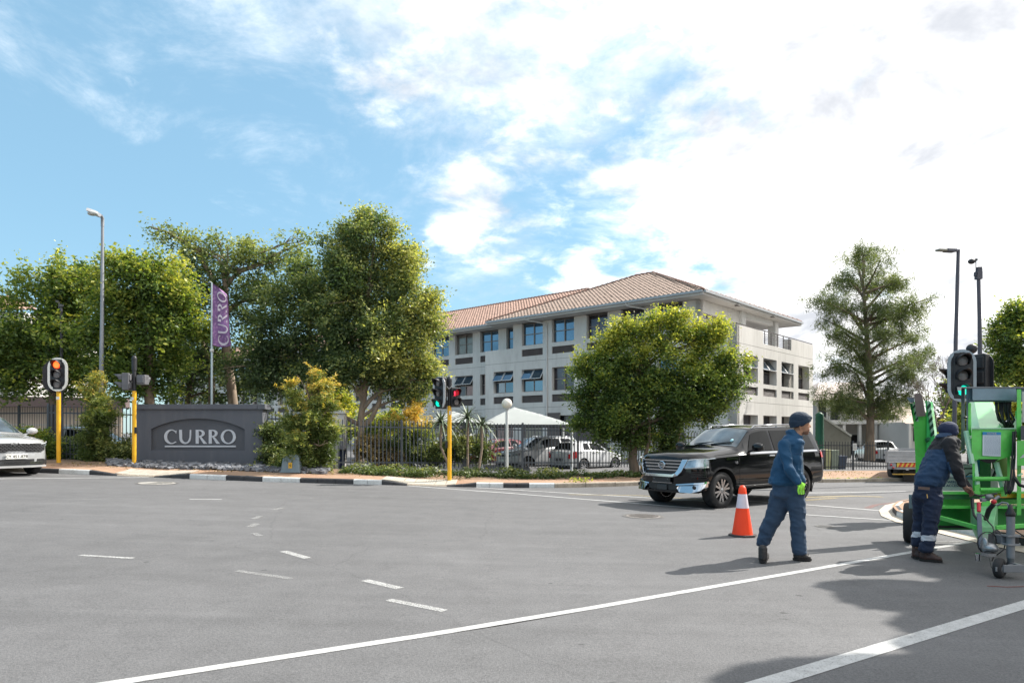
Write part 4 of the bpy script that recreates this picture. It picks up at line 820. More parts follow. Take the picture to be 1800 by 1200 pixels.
def glyph(ch,fn,m,parent,th,name='letter'):
    mb=MB(); S_,w=glyph_strips(ch)
    for j,st in enumerate(S_):
        vs=[];n=len(st)
        for o_,i_ in st: vs+=[fn(*o_,th+.0006*j),fn(*i_,th+.0006*j),fn(*o_,0),fn(*i_,0)]
        fs=[]
        for i in range(n-1): a,b=4*i,4*i+4; fs+=[(a,a+1,b+1,b),(a+2,b+2,b+3,a+3),(a,b,b+2,a+2),(a+1,a+3,b+3,b+1)]
        fs+=[(0,2,3,1),(4*n-4,4*n-3,4*n-1,4*n-2)]; mb.add(vs,fs)
    return mb.build(name,m,parent,world=True)
YS=22.4; sg=thing('sign_wall','wide dark grey sign wall with the raised pale word CURRO in an arched recess','sign wall',W(352,820,YS))
k=YS/F; xl,xr=(240-CX)*k,(461.5-CX)*k; zt=HC+(HY-719)*k; zb=.2; TH=.42
rl_,rr_=(265.5-CX)*k,(430-CX)*k; zs=HC+(HY-754)*k; zc=HC+(HY-735.2)*k; zr=HC+(HY-791)*k
arc=[((rl_+(rr_-rl_)*i/24),zs+(zc-zs)*(1-((i/12)-1)**2)**.9 if 0<i<24 else zs) for i in range(25)]
mb=MB(); y=YS; d=.09
mb.add([(xl,y,zb),(xr,y,zb),(xr,y,zr),(xl,y,zr)],[(0,1,2,3)]); mb.add([(xl,y,zr),(rl_,y,zr),(rl_,y,zt),(xl,y,zt)],[(0,1,2,3)]); mb.add([(rr_,y,zr),(xr,y,zr),(xr,y,zt),(rr_,y,zt)],[(0,1,2,3)])
for (x0,z0),(x1,z1) in zip(arc,arc[1:]): mb.add([(x0,y,z0),(x1,y,z1),(x1,y,zt),(x0,y,zt)],[(0,1,2,3)]); mb.add([(x0,y,z0),(x1,y,z1),(x1,y+d,z1),(x0,y+d,z0)],[(0,3,2,1)])
mb.add([(rl_,y,zr),(rr_,y,zr),(rr_,y+d,zr),(rl_,y+d,zr)],[(0,1,2,3)]); mb.add([(rl_,y,zr),(rl_,y,zs),(rl_,y+d,zs),(rl_,y+d,zr)],[(0,1,2,3)]); mb.add([(rr_,y,zr),(rr_,y,zs),(rr_,y+d,zs),(rr_,y+d,zr)],[(0,3,2,1)])
mb.add([(xl,y,zb),(xl,y+TH,zb),(xl,y+TH,zt),(xl,y,zt),(xr,y,zb),(xr,y+TH,zb),(xr,y+TH,zt),(xr,y,zt)],[(3,2,1,0),(4,5,6,7),(1,2,6,5)])
mb.build('wall',SIGN,sg,world=True)
mb=MB(); mb.add([(x,y+d-.004,z) for x,z in [(rl_,zr)]+[(rr_,zr)]+arc[::-1]],[tuple(range(27))]); mb.build('recess_panel',SIGNR,sg,world=True)
mb=MB(); z1=HC+(HY-710.3)*k; x0,x1=(235.5-CX)*k,(467-CX)*k; xm=(453.5-CX)*k
mb.box(((x0+xm)/2-.004,y+TH/2,(zt+z1)/2),(xm-x0-.008,TH+.14,z1-zt)); mb.build('coping',SIGN,sg,world=True,bevel=.008); MB().box(((xm+x1)/2+.002,y+TH/2,(zt+z1)/2),(x1-xm-.004,TH+.15,z1-zt+.006)).build('coping',SIGN,sg,world=True,bevel=.008)
hL=24.6*k; zL=HC+(HY-779.6)*k
for ch,x0_,x1_ in (('C',287.3,309),('U',313.3,335.3),('R',341.5,361.2),('R',364.5,384),('O',387,413.2)):
    _,w=glyph_strips(ch); sx_=(x1_-x0_)*k/w; X0=(x0_-CX)*k
    glyph(ch,lambda u,v,dd,X0=X0,sx_=sx_:Vector((X0+u*sx_,y+d-.004-dd,zL+v*hL)),LET,sg,.03)
MB().box(((350.5-CX)*k,y+d-.02,HC+(HY-784.2)*k),(125*k,.03,2.6*k)).build('underline',LET,sg,world=True)
# slate rocks at its foot
ROCK=mat('slate_rock',(.15,.155,.17),.8,var=.7,scale=4.5,bump=.5,bscale=20)
mb=MB()
for _ in range(1500):
    px_=random.uniform(190,572); b=W(px_,760,21.6); u=random.random(); yy=YK(b.x)+1.25+u*(1.55 if px_<470 else .6); x=(px_-CX)/F*yy
    if yy>YS-.03 and 238<px_<466: continue
    z=TERR(x,yy); s=random.uniform(.03,.1)*(1.3 if px_>530 else 1); R=Matrix.Rotation(random.uniform(0,6.28),3,'Z')@Matrix.Rotation(random.uniform(-.6,.6),3,'X'); c=Vector((x,yy,z+s*random.uniform(.1,.7)+.05*u))
    vs=[c+R@Vector((sx_*s*random.uniform(.7,1.3),sy_*s*random.uniform(.5,1),sz_*s*random.uniform(.2,.5))) for sz_ in (-1,1) for sx_,sy_ in ((-1,-1),(1,-1),(1,1),(-1,1))]
    mb.add(vs,[(3,2,1,0),(4,5,6,7),(0,1,5,4),(1,2,6,5),(2,3,7,6),(3,0,4,7)])
tag(mb.build('slate_rocks',ROCK,None),'loose grey slate rocks piled along the foot of the sign wall','rocks',kind='stuff')
# utility box
q=W(514.5,828,20.85); zg=TERR(q.x,q.y); ub=thing('utility_box','squat blue-grey utility kiosk with a yellow warning sticker right of the sign wall','utility box',(q.x,q.y,zg)); k2=20.85/F
UB=mat('utility_box_plastic',(.17,.225,.26),.55,var=.08,scale=4,dirt=.1); top=HC+(HY-798)*k2-zg
mb=MB(); ns=9; secs=[(.0,16.5),(.5,15.2),(.8,13.5),(.93,11.5),(1.0,7)]; vs=[]
for f,w in secs:
    w*=k2; dpt=w*.85
    for x,yy in ((-w,-dpt),(w,-dpt),(w,dpt),(-w,dpt)): vs.append((x,yy,top*f))
mb.add(vs,[(4*i+j,4*i+(j+1)%4,4*i+4+(j+1)%4,4*i+4+j) for i in range(4) for j in range(4)]+[(16,17,18,19)]); mb.build('body',UB,ub,bevel=.02)
MB().box((0,0,.03),(35*k2,30*k2,.06)).build('plinth',UB,ub,bevel=.01)
YST=mat('warning_sticker',(.7,.4,.03),.6); BLK=mat('black_plastic',(.015,.015,.017),.5,var=.2); 
yf=-15.4*k2*.85; y0_=-16.1*k2*.85-.006; y1_=-15.45*k2*.85-.006; MB().add([(-.055,y0_,.14),(.055,y0_,.14),(.055,y1_,.31),(-.055,y1_,.31)],[(0,1,2,3)]).build('warning_sticker',YST,ub); MB().add([(-.012,y0_-.004,.165),(.028,y0_,.215),(.0,y0_,.21),(.02,y1_-.002,.28),(-.03,y0_,.218),(.004,y0_,.222)],[(0,1,2,3,4,5)]).build('warning_symbol',BLK,ub)
MB().add([(-.04,-.180,top*.905),(.04,-.180,top*.905),(.035,-.125,top*.985),(-.035,-.125,top*.985)],[(0,1,2,3)]).build('number_sticker',mat('white_sticker',(.7,.7,.68),.6),ub)
# flag
fl=thing('feather_flag','tall pole with a hanging purple flag lettered CURRO above the sign wall','flag',(W(372,760,24.3).x,24.3,.35)); YF=24.3
ALU=mat('aluminium_pole',(.48,.54,.56),.4,metal=.5,var=.08); MB().tube([W(372,822,YF),W(372.5,600,YF),W(372.2,497,YF)],[.045,.04,.028],10).build('pole',ALU,fl,world=True); MB().tube([W(372.2,497,YF),W(368,494.5,YF-.05)],.012,6).build('tip',ALU,fl,world=True)
MB().lathe([(0,-.05),(.07,-.05),(.07,.05),(0,.05)],10,M=Matrix.Translation(W(372.4,616,YF))).build('clamp',mat('pale_plastic',(.6,.6,.58),.5),fl,world=True)
LXP=[(0,373.6),(1,373.6)]
def flagpt(u,v,o=0.0):   # u across 0..1, v up 0..1
    vr=[0,.2,.4,.6,.8,.93,1]; rx=[406.5,404,402.6,402,401,399,391]; xr_=np.interp(v,vr,rx); px_=373.6+(xr_-373.6)*u; py_=606.5-108*v+u*((1-v)*1.0+v*12-(0))+3*math.sin(u*3.1)*(1-v)
    return W(px_,py_,YF-.04+.1*math.sin(u*5+v*2.5)*u+.05*math.sin(v*9+u*3)*u-o)
FLG=mat('purple_flag_cloth',(.21,.10,.25),.75,var=.3,scale=2.5,dirt=.75,dcol=(.55,.33,.5)); FLL=mat('flag_lettering',(.62,.54,.6),.7,var=.1)
mb=MB(); nu,nv=24,80; mb.add([flagpt(i/nu,j/nv) for j in range(nv+1) for i in range(nu+1)],[(j*(nu+1)+i,j*(nu+1)+i+1,(j+1)*(nu+1)+i+1,(j+1)*(nu+1)+i) for j in range(nv) for i in range(nu)],0,True); fc=mb.build('flag_cloth',FLG,fl,world=True)
so=fc.modifiers.new('thickness','SOLIDIFY'); so.thickness=.004
mb=MB(); mb.tube([flagpt(u,1,.0) for u in np.linspace(0,1,8)],.012,5); mb.tube([flagpt(1,v,.0) for v in np.linspace(0,1,16)],.007,5); mb.tube([flagpt(u,0,.0) for u in np.linspace(0,1,8)],.009,5); mb.build('hem',mat('dark_hem',(.05,.02,.06),.7),fl,world=True)
v=.03
for ch,l in zip('CURRO',(.195,.185,.175,.175,.2)):
    _,w=glyph_strips(ch); glyph(ch,lambda a,b,dd,v=v,l=l,w=w:flagpt(.90-b*.58,v+a/w*l*.86,.022+dd*.3),FLL,fc,.01); v+=l
# ---- traffic signals
SB=mat('signal_black',(.02,.021,.025),.5,var=.2,scale=5); SBG=mat('signal_grey_back',(.12,.12,.13),.6,var=.15,scale=5); RIMW=mat('signal_white_border',(.80,.78,.72),.6,var=.06); RIMG=mat('signal_grey_border',(.34,.39,.43),.5,var=.06)
YEL=mat('signal_yellow_paint',(.78,.42,.015),.45,var=.08,scale=4,dirt=.06); LOFF=mat('unlit_lens',(.22,.2,.2),.25,var=.15); LRED=mat('lit_red_lens',(.8,.05,.01),.4,emit=1.2,ecol=(1,.05,.01)); LRED2=mat('red_pedestrian_lens',(.3,.01,.02),.4,emit=.15,ecol=(.8,.02,.04)); LGRN=mat('lit_green_lens',(.0,.4,.28),.4,emit=.9,ecol=(0.0,.55,.38)); LCOR=mat('lens_hot_centre',(.9,.2,.05),.4,emit=1.1,ecol=(1,.13,.02))
def stadium(w,h,n=9): 
    r=w/2; return [(r*math.cos(math.pi*i/n),h/2-r+r*math.sin(math.pi*i/n)) for i in range(n+1)]+[(-r*math.cos(math.pi*i/n),-h/2+r-r*math.sin(math.pi*i/n)) for i in range(n+1)]
def head(par,c,yaw,states,board=True,bw=.56,bh=1.04,rim=None,body=None,sp=.3,lr=.1,vis=.24,sc=1.0):
    """faces local -Y; yaw turns it about Z (positive = towards the right of the photo)"""
    M=Matrix.Translation(c)@Matrix.Rotation(yaw,4,'Z')@Matrix.Scale(sc,4); body=body or SB; n=len(states); H_=sp*n
    mb=MB(); mb.box((0,.09,0),(.3,.2,H_+.04),M=M)
    for i in range(n): mb.box((0,.2,(n-1)/2*sp-i*sp),(.24,.05,sp-.05),M=M)
    mb.build('housing',body,par,world=True,bevel=.02)
    if board:
        P=stadium(bw,bh); mb=MB(); mb.prism(P,(0,.02,0),(1,0,0),(0,0,1),(0,-.02,0),M=M); mb.build('backboard',SB,par,world=True)
        Q=stadium(bw-(.11 if rim is RIMG else .15),bh-(.11 if rim is RIMG else .15)); nn=len(P); mb=MB(); mb.add([(p[0],-.004,p[1]) for p in P]+[(q[0],-.004,q[1]) for q in Q]+[(p[0],.026,p[1]) for p in P],[(i,(i+1)%nn,(i+1)%nn+nn,i+nn) for i in range(nn)]+[((i+1)%nn,i,i+2*nn,(i+1)%nn+2*nn) for i in range(nn)],M=M); mb.build('white_border',rim or RIMW,par,world=True)
    for i,st in enumerate(states):
        z=(n-1)/2*sp-i*sp; mz=M@Matrix.Translation((0,-.035,z)); lm={'r':LRED,'g':LGRN,'p':LRED2}.get(st,LOFF)
        mb=MB(); mb.ell((0,0,0),(lr,.025,lr),M=mz,nu=18,nv=8); l=mb.build('lens',lm,par,world=True)
        if st=='r': MB().ell((-.005,-.012,0),(lr*.85,.024,lr*.85),M=mz,nu=14,nv=6).build('glow_centre',LCOR,l,world=True)
        mb=MB(); k_=16; vs=[]
        for j in range(k_+1):
            a=math.radians(-35+250*j/k_); ln=vis*(.35+.65*max(0,math.sin(a))); 
            for rr_,yy in ((lr+.012,.03),(lr+.012,-ln),(lr+.022,-ln),(lr+.022,.03)): vs.append((rr_*math.cos(a),yy,rr_*math.sin(a)))
        mb.add(vs,[(4*j+a_,4*j+(a_+1)%4,4*j+4+(a_+1)%4,4*j+4+a_) for j in range(k_) for a_ in range(4)],0,True,M=mz); mb.build('visor',body,par,world=True)
GS='traffic signals at the crossing'
def signal_post(base,zy,zt_,label,r=.062,cap=True):
    t=thing('traffic_light',label,'traffic light',base,group=GS); MB().tube([(0,0,-.1),(0,0,zy)],r,14).build('yellow_pole',YEL,t); 
    mb=MB(); mb.tube([(0,0,zy),(0,0,zt_)],r*.9,12)
    if cap: mb.ell((0,0,zt_),(r*1.25,r*1.25,r*1.9)); mb.lathe([(r*1.2,zt_-.35),(r*1.2,zt_)],12)
    mb.build('upper_pole',SB,t); return t
b=gp(103,815.5,.15); k=b.y/F
t=signal_post(b,128*k,170*k,'traffic light glowing red on a yellow pole beside the white car',cap=False); P=lambda dx_,py_,dy_=0:Vector((b.x+dx_*k,b.y+dy_,HC+(HY-py_)*k))
head(t,P(2.5,658.5,-.12),math.radians(4),'rxx',bw=.60,bh=1.06,lr=.118); head(t,P(-16.5,661,.22),math.radians(-150),'xxx',bw=.6,bh=1.02)
MB().box(P(1,634,.1),(.12,.2,.06)).box(P(1,684,.1),(.12,.2,.06)).build('bracket',SB,t,world=True); MB().add([P(-2,697,-.068),P(4,697,-.068),P(4,702,-.068),P(-2,702,-.068)],[(3,2,1,0)]).build('number_label',mat('white_sticker',(.7,.7,.68)),t,world=True)
b=gp(236,821,.15); k=b.y/F; t=signal_post(b,134*k,190*k,'yellow traffic signal post seen from behind at the left end of the sign wall'); P=lambda dx_,py_,dy_=0:Vector((b.x+dx_*k,b.y+dy_,HC+(HY-py_)*k))
head(t,P(-15,671,-.1),math.radians(-82),'xx',False,body=SBG,sp=.24,lr=.09,vis=.24); head(t,P(15,667.5,.12),math.radians(168),'x',False,body=SBG,sp=.26,lr=.09,vis=.15)
MB().bar(P(-10,662),P(10,664),.03).build('bracket',SB,t,world=True); MB().box(P(5,756,-.06),(.07,.08,.2)).build('push_button',BLK,t,world=True,bevel=.01); MB().add([P(-3,698,-.066),P(1,698,-.066),P(1,703,-.066),P(-3,703,-.066)],[(3,2,1,0)]).build('number_label',mat('white_sticker',(.7,.7,.68)),t,world=True)
b=gp(790,842,.15); k=b.y/F; t=signal_post(b,129*k,174*k,'yellow signal post with a green light and a red pedestrian light before the railings'); P=lambda dx_,py_,dy_=0:Vector((b.x+dx_*k,b.y+dy_,HC+(HY-py_)*k))
head(t,P(-17.5,691,-.14),math.radians(-38),'xxg',bw=.50,bh=.98,rim=mat('signal_pale_border',(.5,.5,.5),.5)); head(t,P(11.5,698,-.04),math.radians(32),'px',False,sp=.27,lr=.095,vis=.22)
mb=MB(); c0=P(10.2,692,-.2); mb.ell(c0+Vector((0,0,.055)),.018); mb.bar(c0+Vector((0,0,.04)),c0+Vector((0,0,-.02)),.035,.01); mb.bar(c0+Vector((0,0,-.02)),c0+Vector((-.02,0,-.075)),.014,.01); mb.bar(c0+Vector((0,0,-.02)),c0+Vector((.02,0,-.075)),.014,.01); mb.build('red_figure',mat('red_figure',(.9,.03,.05),.5,emit=1.0,ecol=(1,.03,.08)),t,world=True)
MB().tube([P(-5,678,-.08),P(0,684,-.1),P(5,678,-.06)],.01,6).build('cable',mat('pale_plastic',(.6,.6,.58)),t,world=True); MB().box(P(-5,781,-.07),(.07,.08,.2)).build('push_button',BLK,t,world=True,bevel=.01); MB().add([P(0,722,-.066),P(2.5,722,-.066),P(2.5,729,-.066),P(0,729,-.066)],[(3,2,1,0)]).build('number_label',mat('white_sticker',(.7,.7,.68)),t,world=True)
YQ=13.8; k=YQ/F; b=Vector(((1706-CX)*k,YQ,G(10)+.14)); t=thing('traffic_light','large grey-bordered traffic light showing green above the green boom lift','traffic light',b,group=GS); P=lambda px_,py_,dy_=0:W(px_,py_,YQ+dy_)
MB().tube([b,P(1706,625)],.06,12).ell(P(1708,613),(.1,.1,.1)).build('pole',SB,t,world=True)
head(t,P(1691,660,-.25),math.radians(-14),'xxg',bw=.50,bh=1.03,rim=RIMG,sp=.29,lr=.10,vis=.26); head(t,P(1727,664,.25),math.radians(120),'xxx',bw=.42,bh=1.0,rim=SB); head(t,P(1680,671,.25),math.radians(-88),'xx',False,sp=.29,lr=.1,vis=.3)
# ---- lamps and poles
GALV=mat('galvanised_steel',(.27,.285,.31),.5,metal=.4,var=.15,scale=2); DGR=mat('dark_grey_paint',(.075,.075,.095),.6,var=.1); LENSG=mat('lamp_glass',(.45,.47,.45),.15,var=.1,spec=.7)
YL=24.0; k=YL/F; b=W(177.5,812,YL); t=thing('street_lamp','tall pale grey street lamp with a short arm left of the sign wall','street lamp',b); P=lambda px_,py_,dy_=0:W(px_,py_,YL+dy_)
MB().tube([P(177.5,816),P(177.7,700),P(179.5,560),P(180.2,396)],[.085,.08,.062,.048],14).build('pole',GALV,t,world=True); MB().tube([P(180.2,398),P(180.2,384),P(178,379,-.1)],[.055,.055,.05],12).build('bracket',GALV,t,world=True)
mb=MB(); a=P(179,380,-.05); e=P(156,369.5,-.6); dd=(e-a); sd=Vector((.707,-.25,0)).cross(up).normalized(); 
vs=[]
for f,w,h0,h1 in ((0,.06,-.05,.05),(.25,.1,-.09,.06),(.5,.14,-.06,.08),(.85,.14,-.05,.08),(1,.11,-.03,.06)):
    c=a+dd*f; vs+=[c-sd*w+up*h0,c+sd*w+up*h0,c+sd*w*.75+up*h1,c-sd*w*.75+up*h1]
mb.add(vs,[(4*i+j,4*i+(j+1)%4,4*i+4+(j+1)%4,4*i+4+j) for i in range(4) for j in range(4)]+[(3,2,1,0),(16,17,18,19)]); mb.build('lamp_head',GALV,t,world=True,bevel=.012,fix=True); c=a+dd*.7; MB().ell(c-up*.05,(.18,.12,.08)).build('lamp_glass',LENSG,t,world=True)
YL=24.5; k=YL/F; b=W(1676,815,YL); b.z=G(15)+.1; t=thing('street_lamp','dark street lamp with a flat LED head behind the large traffic light','street lamp',b)
MB().tube([b,W(1680,600,YL),W(1684.5,439,YL)],[.075,.065,.055],12).build('pole',DGR,t,world=True); a=W(1682,441,YL); e=W(1648,439.5,YL-.3)
MB().bar(a,a.lerp(e,.15),.08,.07).bar(a.lerp(e,.12),a.lerp(e,.6),.24,.11).build('lamp_head',DGR,t,world=True,bevel=.02); MB().bar(a.lerp(e,.58),e,.2,.07).build('led_panel',mat('led_panel',(.2,.19,.15),.4),t,world=True,bevel=.015)
YL=22; b=W(1722,815,YL); b.z=G(14)+.1; t=thing('camera_pole','dark pole carrying a traffic camera at its top right of the LED street lamp','camera pole',b)
MB().tube([b,W(1722.5,600,YL),W(1720,484,YL)],[.07,.062,.052],12).build('pole',DGR,t,world=True); MB().box(W(1720,484,YL),(.16,.16,.25)).box(W(1716,482,YL),(.1,.1,.12)).bar(W(1715.5,480,YL),W(1715.5,458,YL),.02).box(W(1721,474,YL),(.13,.12,.16)).build('bracket',DGR,t,world=True)
MB().ell(W(1708,459.5,YL),(.11,.1,.085)).bar(W(1708,458,YL),W(1717,456.5,YL),.09,.07).build('camera',SB,t,world=True); MB().tube([W(1717,456.5,YL),W(1725,462,YL),W(1727,474,YL),W(1724,484,YL)],.008,5).build('cable',mat('pale_plastic',(.6,.6,.58)),t,world=True)
YL=26; b=W(109,815,YL); b.z=G(-16)+.2; t=thing('camera_pole','slim black camera pole rising behind the red traffic light','camera pole',b); MB().tube([b,W(107.5,540,YL)],[.06,.05],10).build('pole',DGR,t,world=True); MB().box(W(107.5,537,YL),(.14,.1,.09)).bar(W(104,531,YL),W(99,529,YL),.09,.08).bar(W(103.5,545,YL),W(103.5,530,YL),.025).build('camera',SBG,t,world=True)
YL=25.3; b=W(891,822,YL); b.z=G(0)+.2; t=thing('globe_lamp','white globe garden lamp on a white pole in front of the canopy','globe lamp',b); MB().tube([b,W(891,718,YL)],[.055,.05],12).lathe([(.0,0),(.1,0),(.1,.04),(0,.04)],12,M=Matrix.Translation(W(891,719,YL))).build('pole',POSTM,t,world=True); MB().ell(W(891,709.3,YL),.19,nu=20,nv=14).build('globe',mat('globe_opal',(.78,.74,.66),.35,var=.03),t,world=True)
# ---- cone
b=gp(1305,941.5); k=b.y/F; t=thing('traffic_cone','orange and white traffic cone standing behind the walking man','traffic cone',b,rz=.3); ORG=mat('cone_orange',(.95,.055,.004),.55,var=.06,scale=3,spec=.5); 
zz_=lambda py_:(941.5-py_)*k+.0; pr=lambda py_:np.interp(py_,[853,858,875,890,915,938],[4.2,6.2,8.2,10.5,14.2,17.8])*k
MB().lathe([(0,zz_(852.5)),(pr(853)*.8,zz_(853)),(pr(858),zz_(858)),(pr(866),zz_(866)),(pr(867.5),zz_(867.5))],24).build('cone_tip',ORG,t); MB().lathe([(pr(892),zz_(892)),(pr(905),zz_(905)),(pr(920),zz_(920)),(pr(932),zz_(932)),(pr(938),.03)],24).build('cone_body',ORG,t)
MB().lathe([(pr(867.5)+.002,zz_(867.5)),(pr(880)+.002,zz_(880)),(pr(892)+.002,zz_(892))],24).build('reflective_band',mat('reflective_white',(.68,.6,.66),.35,var=.1,scale=8),t)
mb=MB(); r=24.3*k; oc=[(r*math.cos(a),r*math.sin(a)) for a in [math.pi/8+i*math.pi/4 for i in range(8)]]; mb.prism(oc,(0,0,.002),(1,0,0),(0,1,0),(0,0,.03)); mb.build('base',mat('cone_base_rubber',(.05,.045,.045),.7,dirt=.5,scale=6),t,bevel=.008)
# ---- things behind the right-hand railings
WHW=mat('white_house_wall',(.62,.6,.56),.85,var=.06,scale=.5); PROOF=mat('pale_roof_sheet',(.5,.42,.38),.8,var=.1,scale=1)
def bx(px0,px1,py0,py1,Y,dp=.3): a=W(px0,py0,Y);b_=W(px1,py1,Y); return ((a.x+b_.x)/2,Y+dp/2,(a.z+b_.z)/2),(abs(b_.x-a.x),dp,abs(a.z-b_.z))
h=thing('white_house','two-storey white house with pale roof and columned porch seen through the pine branches','house',W(1530,800,62)); 
MB().box(*bx(1436,1606,700,835,62,8)).build('wall',WHW,h,world=True)
o=W(1400,704,61); mb=MB(); a=W(1428,703,60.5);b_=W(1520,703,60.5);c=W(1512,672,66);d_=W(1440,672,66); mb.add([a,b_,c,d_,d_+Vector((-2,6,-1.5)),],[(0,1,2,3),(0,3,4)]); a=W(1515,728,60.5);b_=W(1612,728,60.5); mb.add([a,b_,b_+Vector((-1,5,1.6)),a+Vector((1,5,1.6))],[(0,1,2,3)]); mb.build('roof',PROOF,h,world=True)
for x0,x1,y0,y1 in ((1440,1452,708,735),(1462,1474,712,740),(1538,1548,712,738),(1560,1572,715,738),(1470,1482,764,800),(1495,1510,764,800),(1560,1575,760,800)):
    f=MB().box(*bx(x0,x1,y0,y1,61.9,.2)).build('window',DARKIN,h,world=True)
mb=MB()
for x_ in (1456,1484,1512,1540,1568,1592): c_,s_=bx(x_-2.4,x_+2.4,740,835,59.5,.25); MB().box(c_,s_).build('column',WHW,h,world=True)
MB().box(*bx(1436,1600,738,745,59.4,2.6)).build('balcony_slab',WHW,h,world=True)
mb=MB()
for i in range(40): mb.bar(W(1440+i*4,738,59.4),W(1440+i*4,722,59.4),.03)
mb.bar(W(1438,722,59.4),W(1598,722,59.4),.05); mb.build('balcony_railing',FENB,h,world=True)
h=thing('white_house','low white house with a beige roof left of the raised green mast','house',W(1640,800,55)); MB().box(*bx(1598,1668,742,830,55,6)).build('wall',WHW,h,world=True); a=W(1592,744,54);b_=W(1674,744,54); MB().add([a,b_,b_+Vector((-.6,4,1.5)),a+Vector((.6,4,1.5))],[(0,1,2,3)]).build('roof',mat('beige_roof',(.45,.36,.3),.85),h,world=True)
for x0 in (1606,1622,1644): MB().box(*bx(x0,x0+8,752,775,54.95,.2)).build('window',DARKIN,h,world=True)
for x_ in (1600,1616,1636,1654): MB().box(*bx(x_-2,x_+2,744,830,53.6,.2)).build('column',WHW,h,world=True)
t=thing('water_tank','dark green upright water tank at the corner of the building','water tank',W(1440,800,44)); c=W(1440.5,800,44); c.z=-.1; MB().lathe([(0,0),(.22*1.1,0)]+[(.24+.012*(i%2),.15*i) for i in range(1,20)]+[(.1,2.98),(0,3)],16,M=Matrix.Translation(c)).build('tank_shell',mat('tank_green',(.01,.11,.06),.5,var=.1),t,world=True)
t=thing('ramp_wall','grey sloping stair wall with a white coping beside the green tank','wall',W(1470,800,46)); a=W(1446,735,46);b_=W(1496,768,46); mb=MB(); g_=-.1; mb.prism([(0,g_),(b_.x-a.x,g_),(b_.x-a.x,b_.z),(0,a.z)],(a.x,46,0),(1,0,0),(0,0,1),(0,.25,0)); mb.build('wall',mat('stair_wall',(.3,.28,.24),.9,var=.1),t,world=True); MB().bar(a+Vector((0,.1,.08)),b_+Vector((0,.1,.08)),.4,.12).build('coping',WHW,t,world=True)
def bin_(px0,px1,py0,py1,Y,m,label):
    c,s=bx(px0,px1,py0,py1,Y,.5); t=thing('wheelie_bin',label,'bin',(c[0],c[1],c[2]-s[2]/2),group='bins behind the railings'); mb=MB(); w,h_=s[0]/2,s[2]; mb.add([(-w*.8,-.2,0),(w*.8,-.2,0),(w*.8,.2,0),(-w*.8,.2,0),(-w,-.28,h_*.9),(w,-.28,h_*.9),(w,.28,h_*.9),(-w,.28,h_*.9)],[(3,2,1,0),(4,5,6,7),(0,1,5,4),(1,2,6,5),(2,3,7,6),(3,0,4,7)]); mb.build('body',m,t,bevel=.02); MB().box((0,.02,h_*.94),(s[0]*1.08,.62,h_*.07)).build('lid',m,t,bevel=.02)
bin_(1474,1489,800,826,34,mat('bin_navy',(.05,.065,.1),.5),'dark blue wheelie bin behind the railings'); bin_(1437,1450,789,827,34,mat('bin_grey',(.12,.12,.14),.5),'dark grey wheelie bin next to the rear of the black car')
bin_(1451,1461,789,827,34,mat('bin_yellow',(.42,.4,.2),.6),'yellowish bin panel behind the railings'); bin_(1462,1475,790,827,34,mat('bin_olive',(.26,.29,.22),.6),'olive grey bin between the yellowish one and the blue one')
t=thing('notice_board','small white notice fixed on the black railings','notice',W(1503,785,30.6)); MB().box(*bx(1499.5,1506,779,791.5,30.7,.02)).build('sheet',mat('white_board',(.66,.66,.64),.6),t,world=True); mb=MB()
for i in range(4): mb.box(*bx(1500.8,1504.8,781+i*2.5,781.8+i*2.5,30.69,.006))
mb.build('printed_lines',mat('print_grey',(.2,.2,.22),.7),t,world=True)
# ================================================================ vehicles
CHROME=mat('chrome',(.55,.57,.6),.08,metal=1.0,var=.05); TYRE=mat('tyre_rubber',(.018,.018,.019),.8,var=.3,scale=8,bump=.3,bscale=60); RIMM=mat('alloy_rim',(.42,.42,.43),.25,metal=.9,var=.06); RIMD=mat('rim_dark',(.03,.03,.032),.4,metal=.3)
CARG=mat('car_glass',(.006,.007,.008),.03,metal=0,spec=.16,var=.2); WSG=mat('windscreen_glass',(.10,.14,.165),.03,metal=.6,spec=.8,coat=.4,var=.55,scale=1.6); BPL=mat('car_black_trim',(.018,.018,.019),.45,var=.15); HLG=mat('headlamp_glass',(.32,.38,.42),.06,metal=.55,spec=1,var=.35,scale=9,coat=1); HLW=mat('headlamp_light_strip',(.75,.78,.8),.15,metal=.3,var=.05); TLR=mat('tail_lamp_red',(.5,.012,.02),.12,coat=1,var=.15,scale=9); ARCH=mat('wheel_arch_liner',(.008,.008,.008),.9); NPW=mat('number_plate',(.7,.7,.66),.5,var=.04); NPB=mat('plate_print',(.03,.03,.03),.6); SEAM=mat('panel_gap',(.01,.01,.01),.9)
def paint(n,c,metal=.0,r=.22): return mat('paint_'+n,c,r,metal=metal,var=.04,scale=2,coat=1.0)
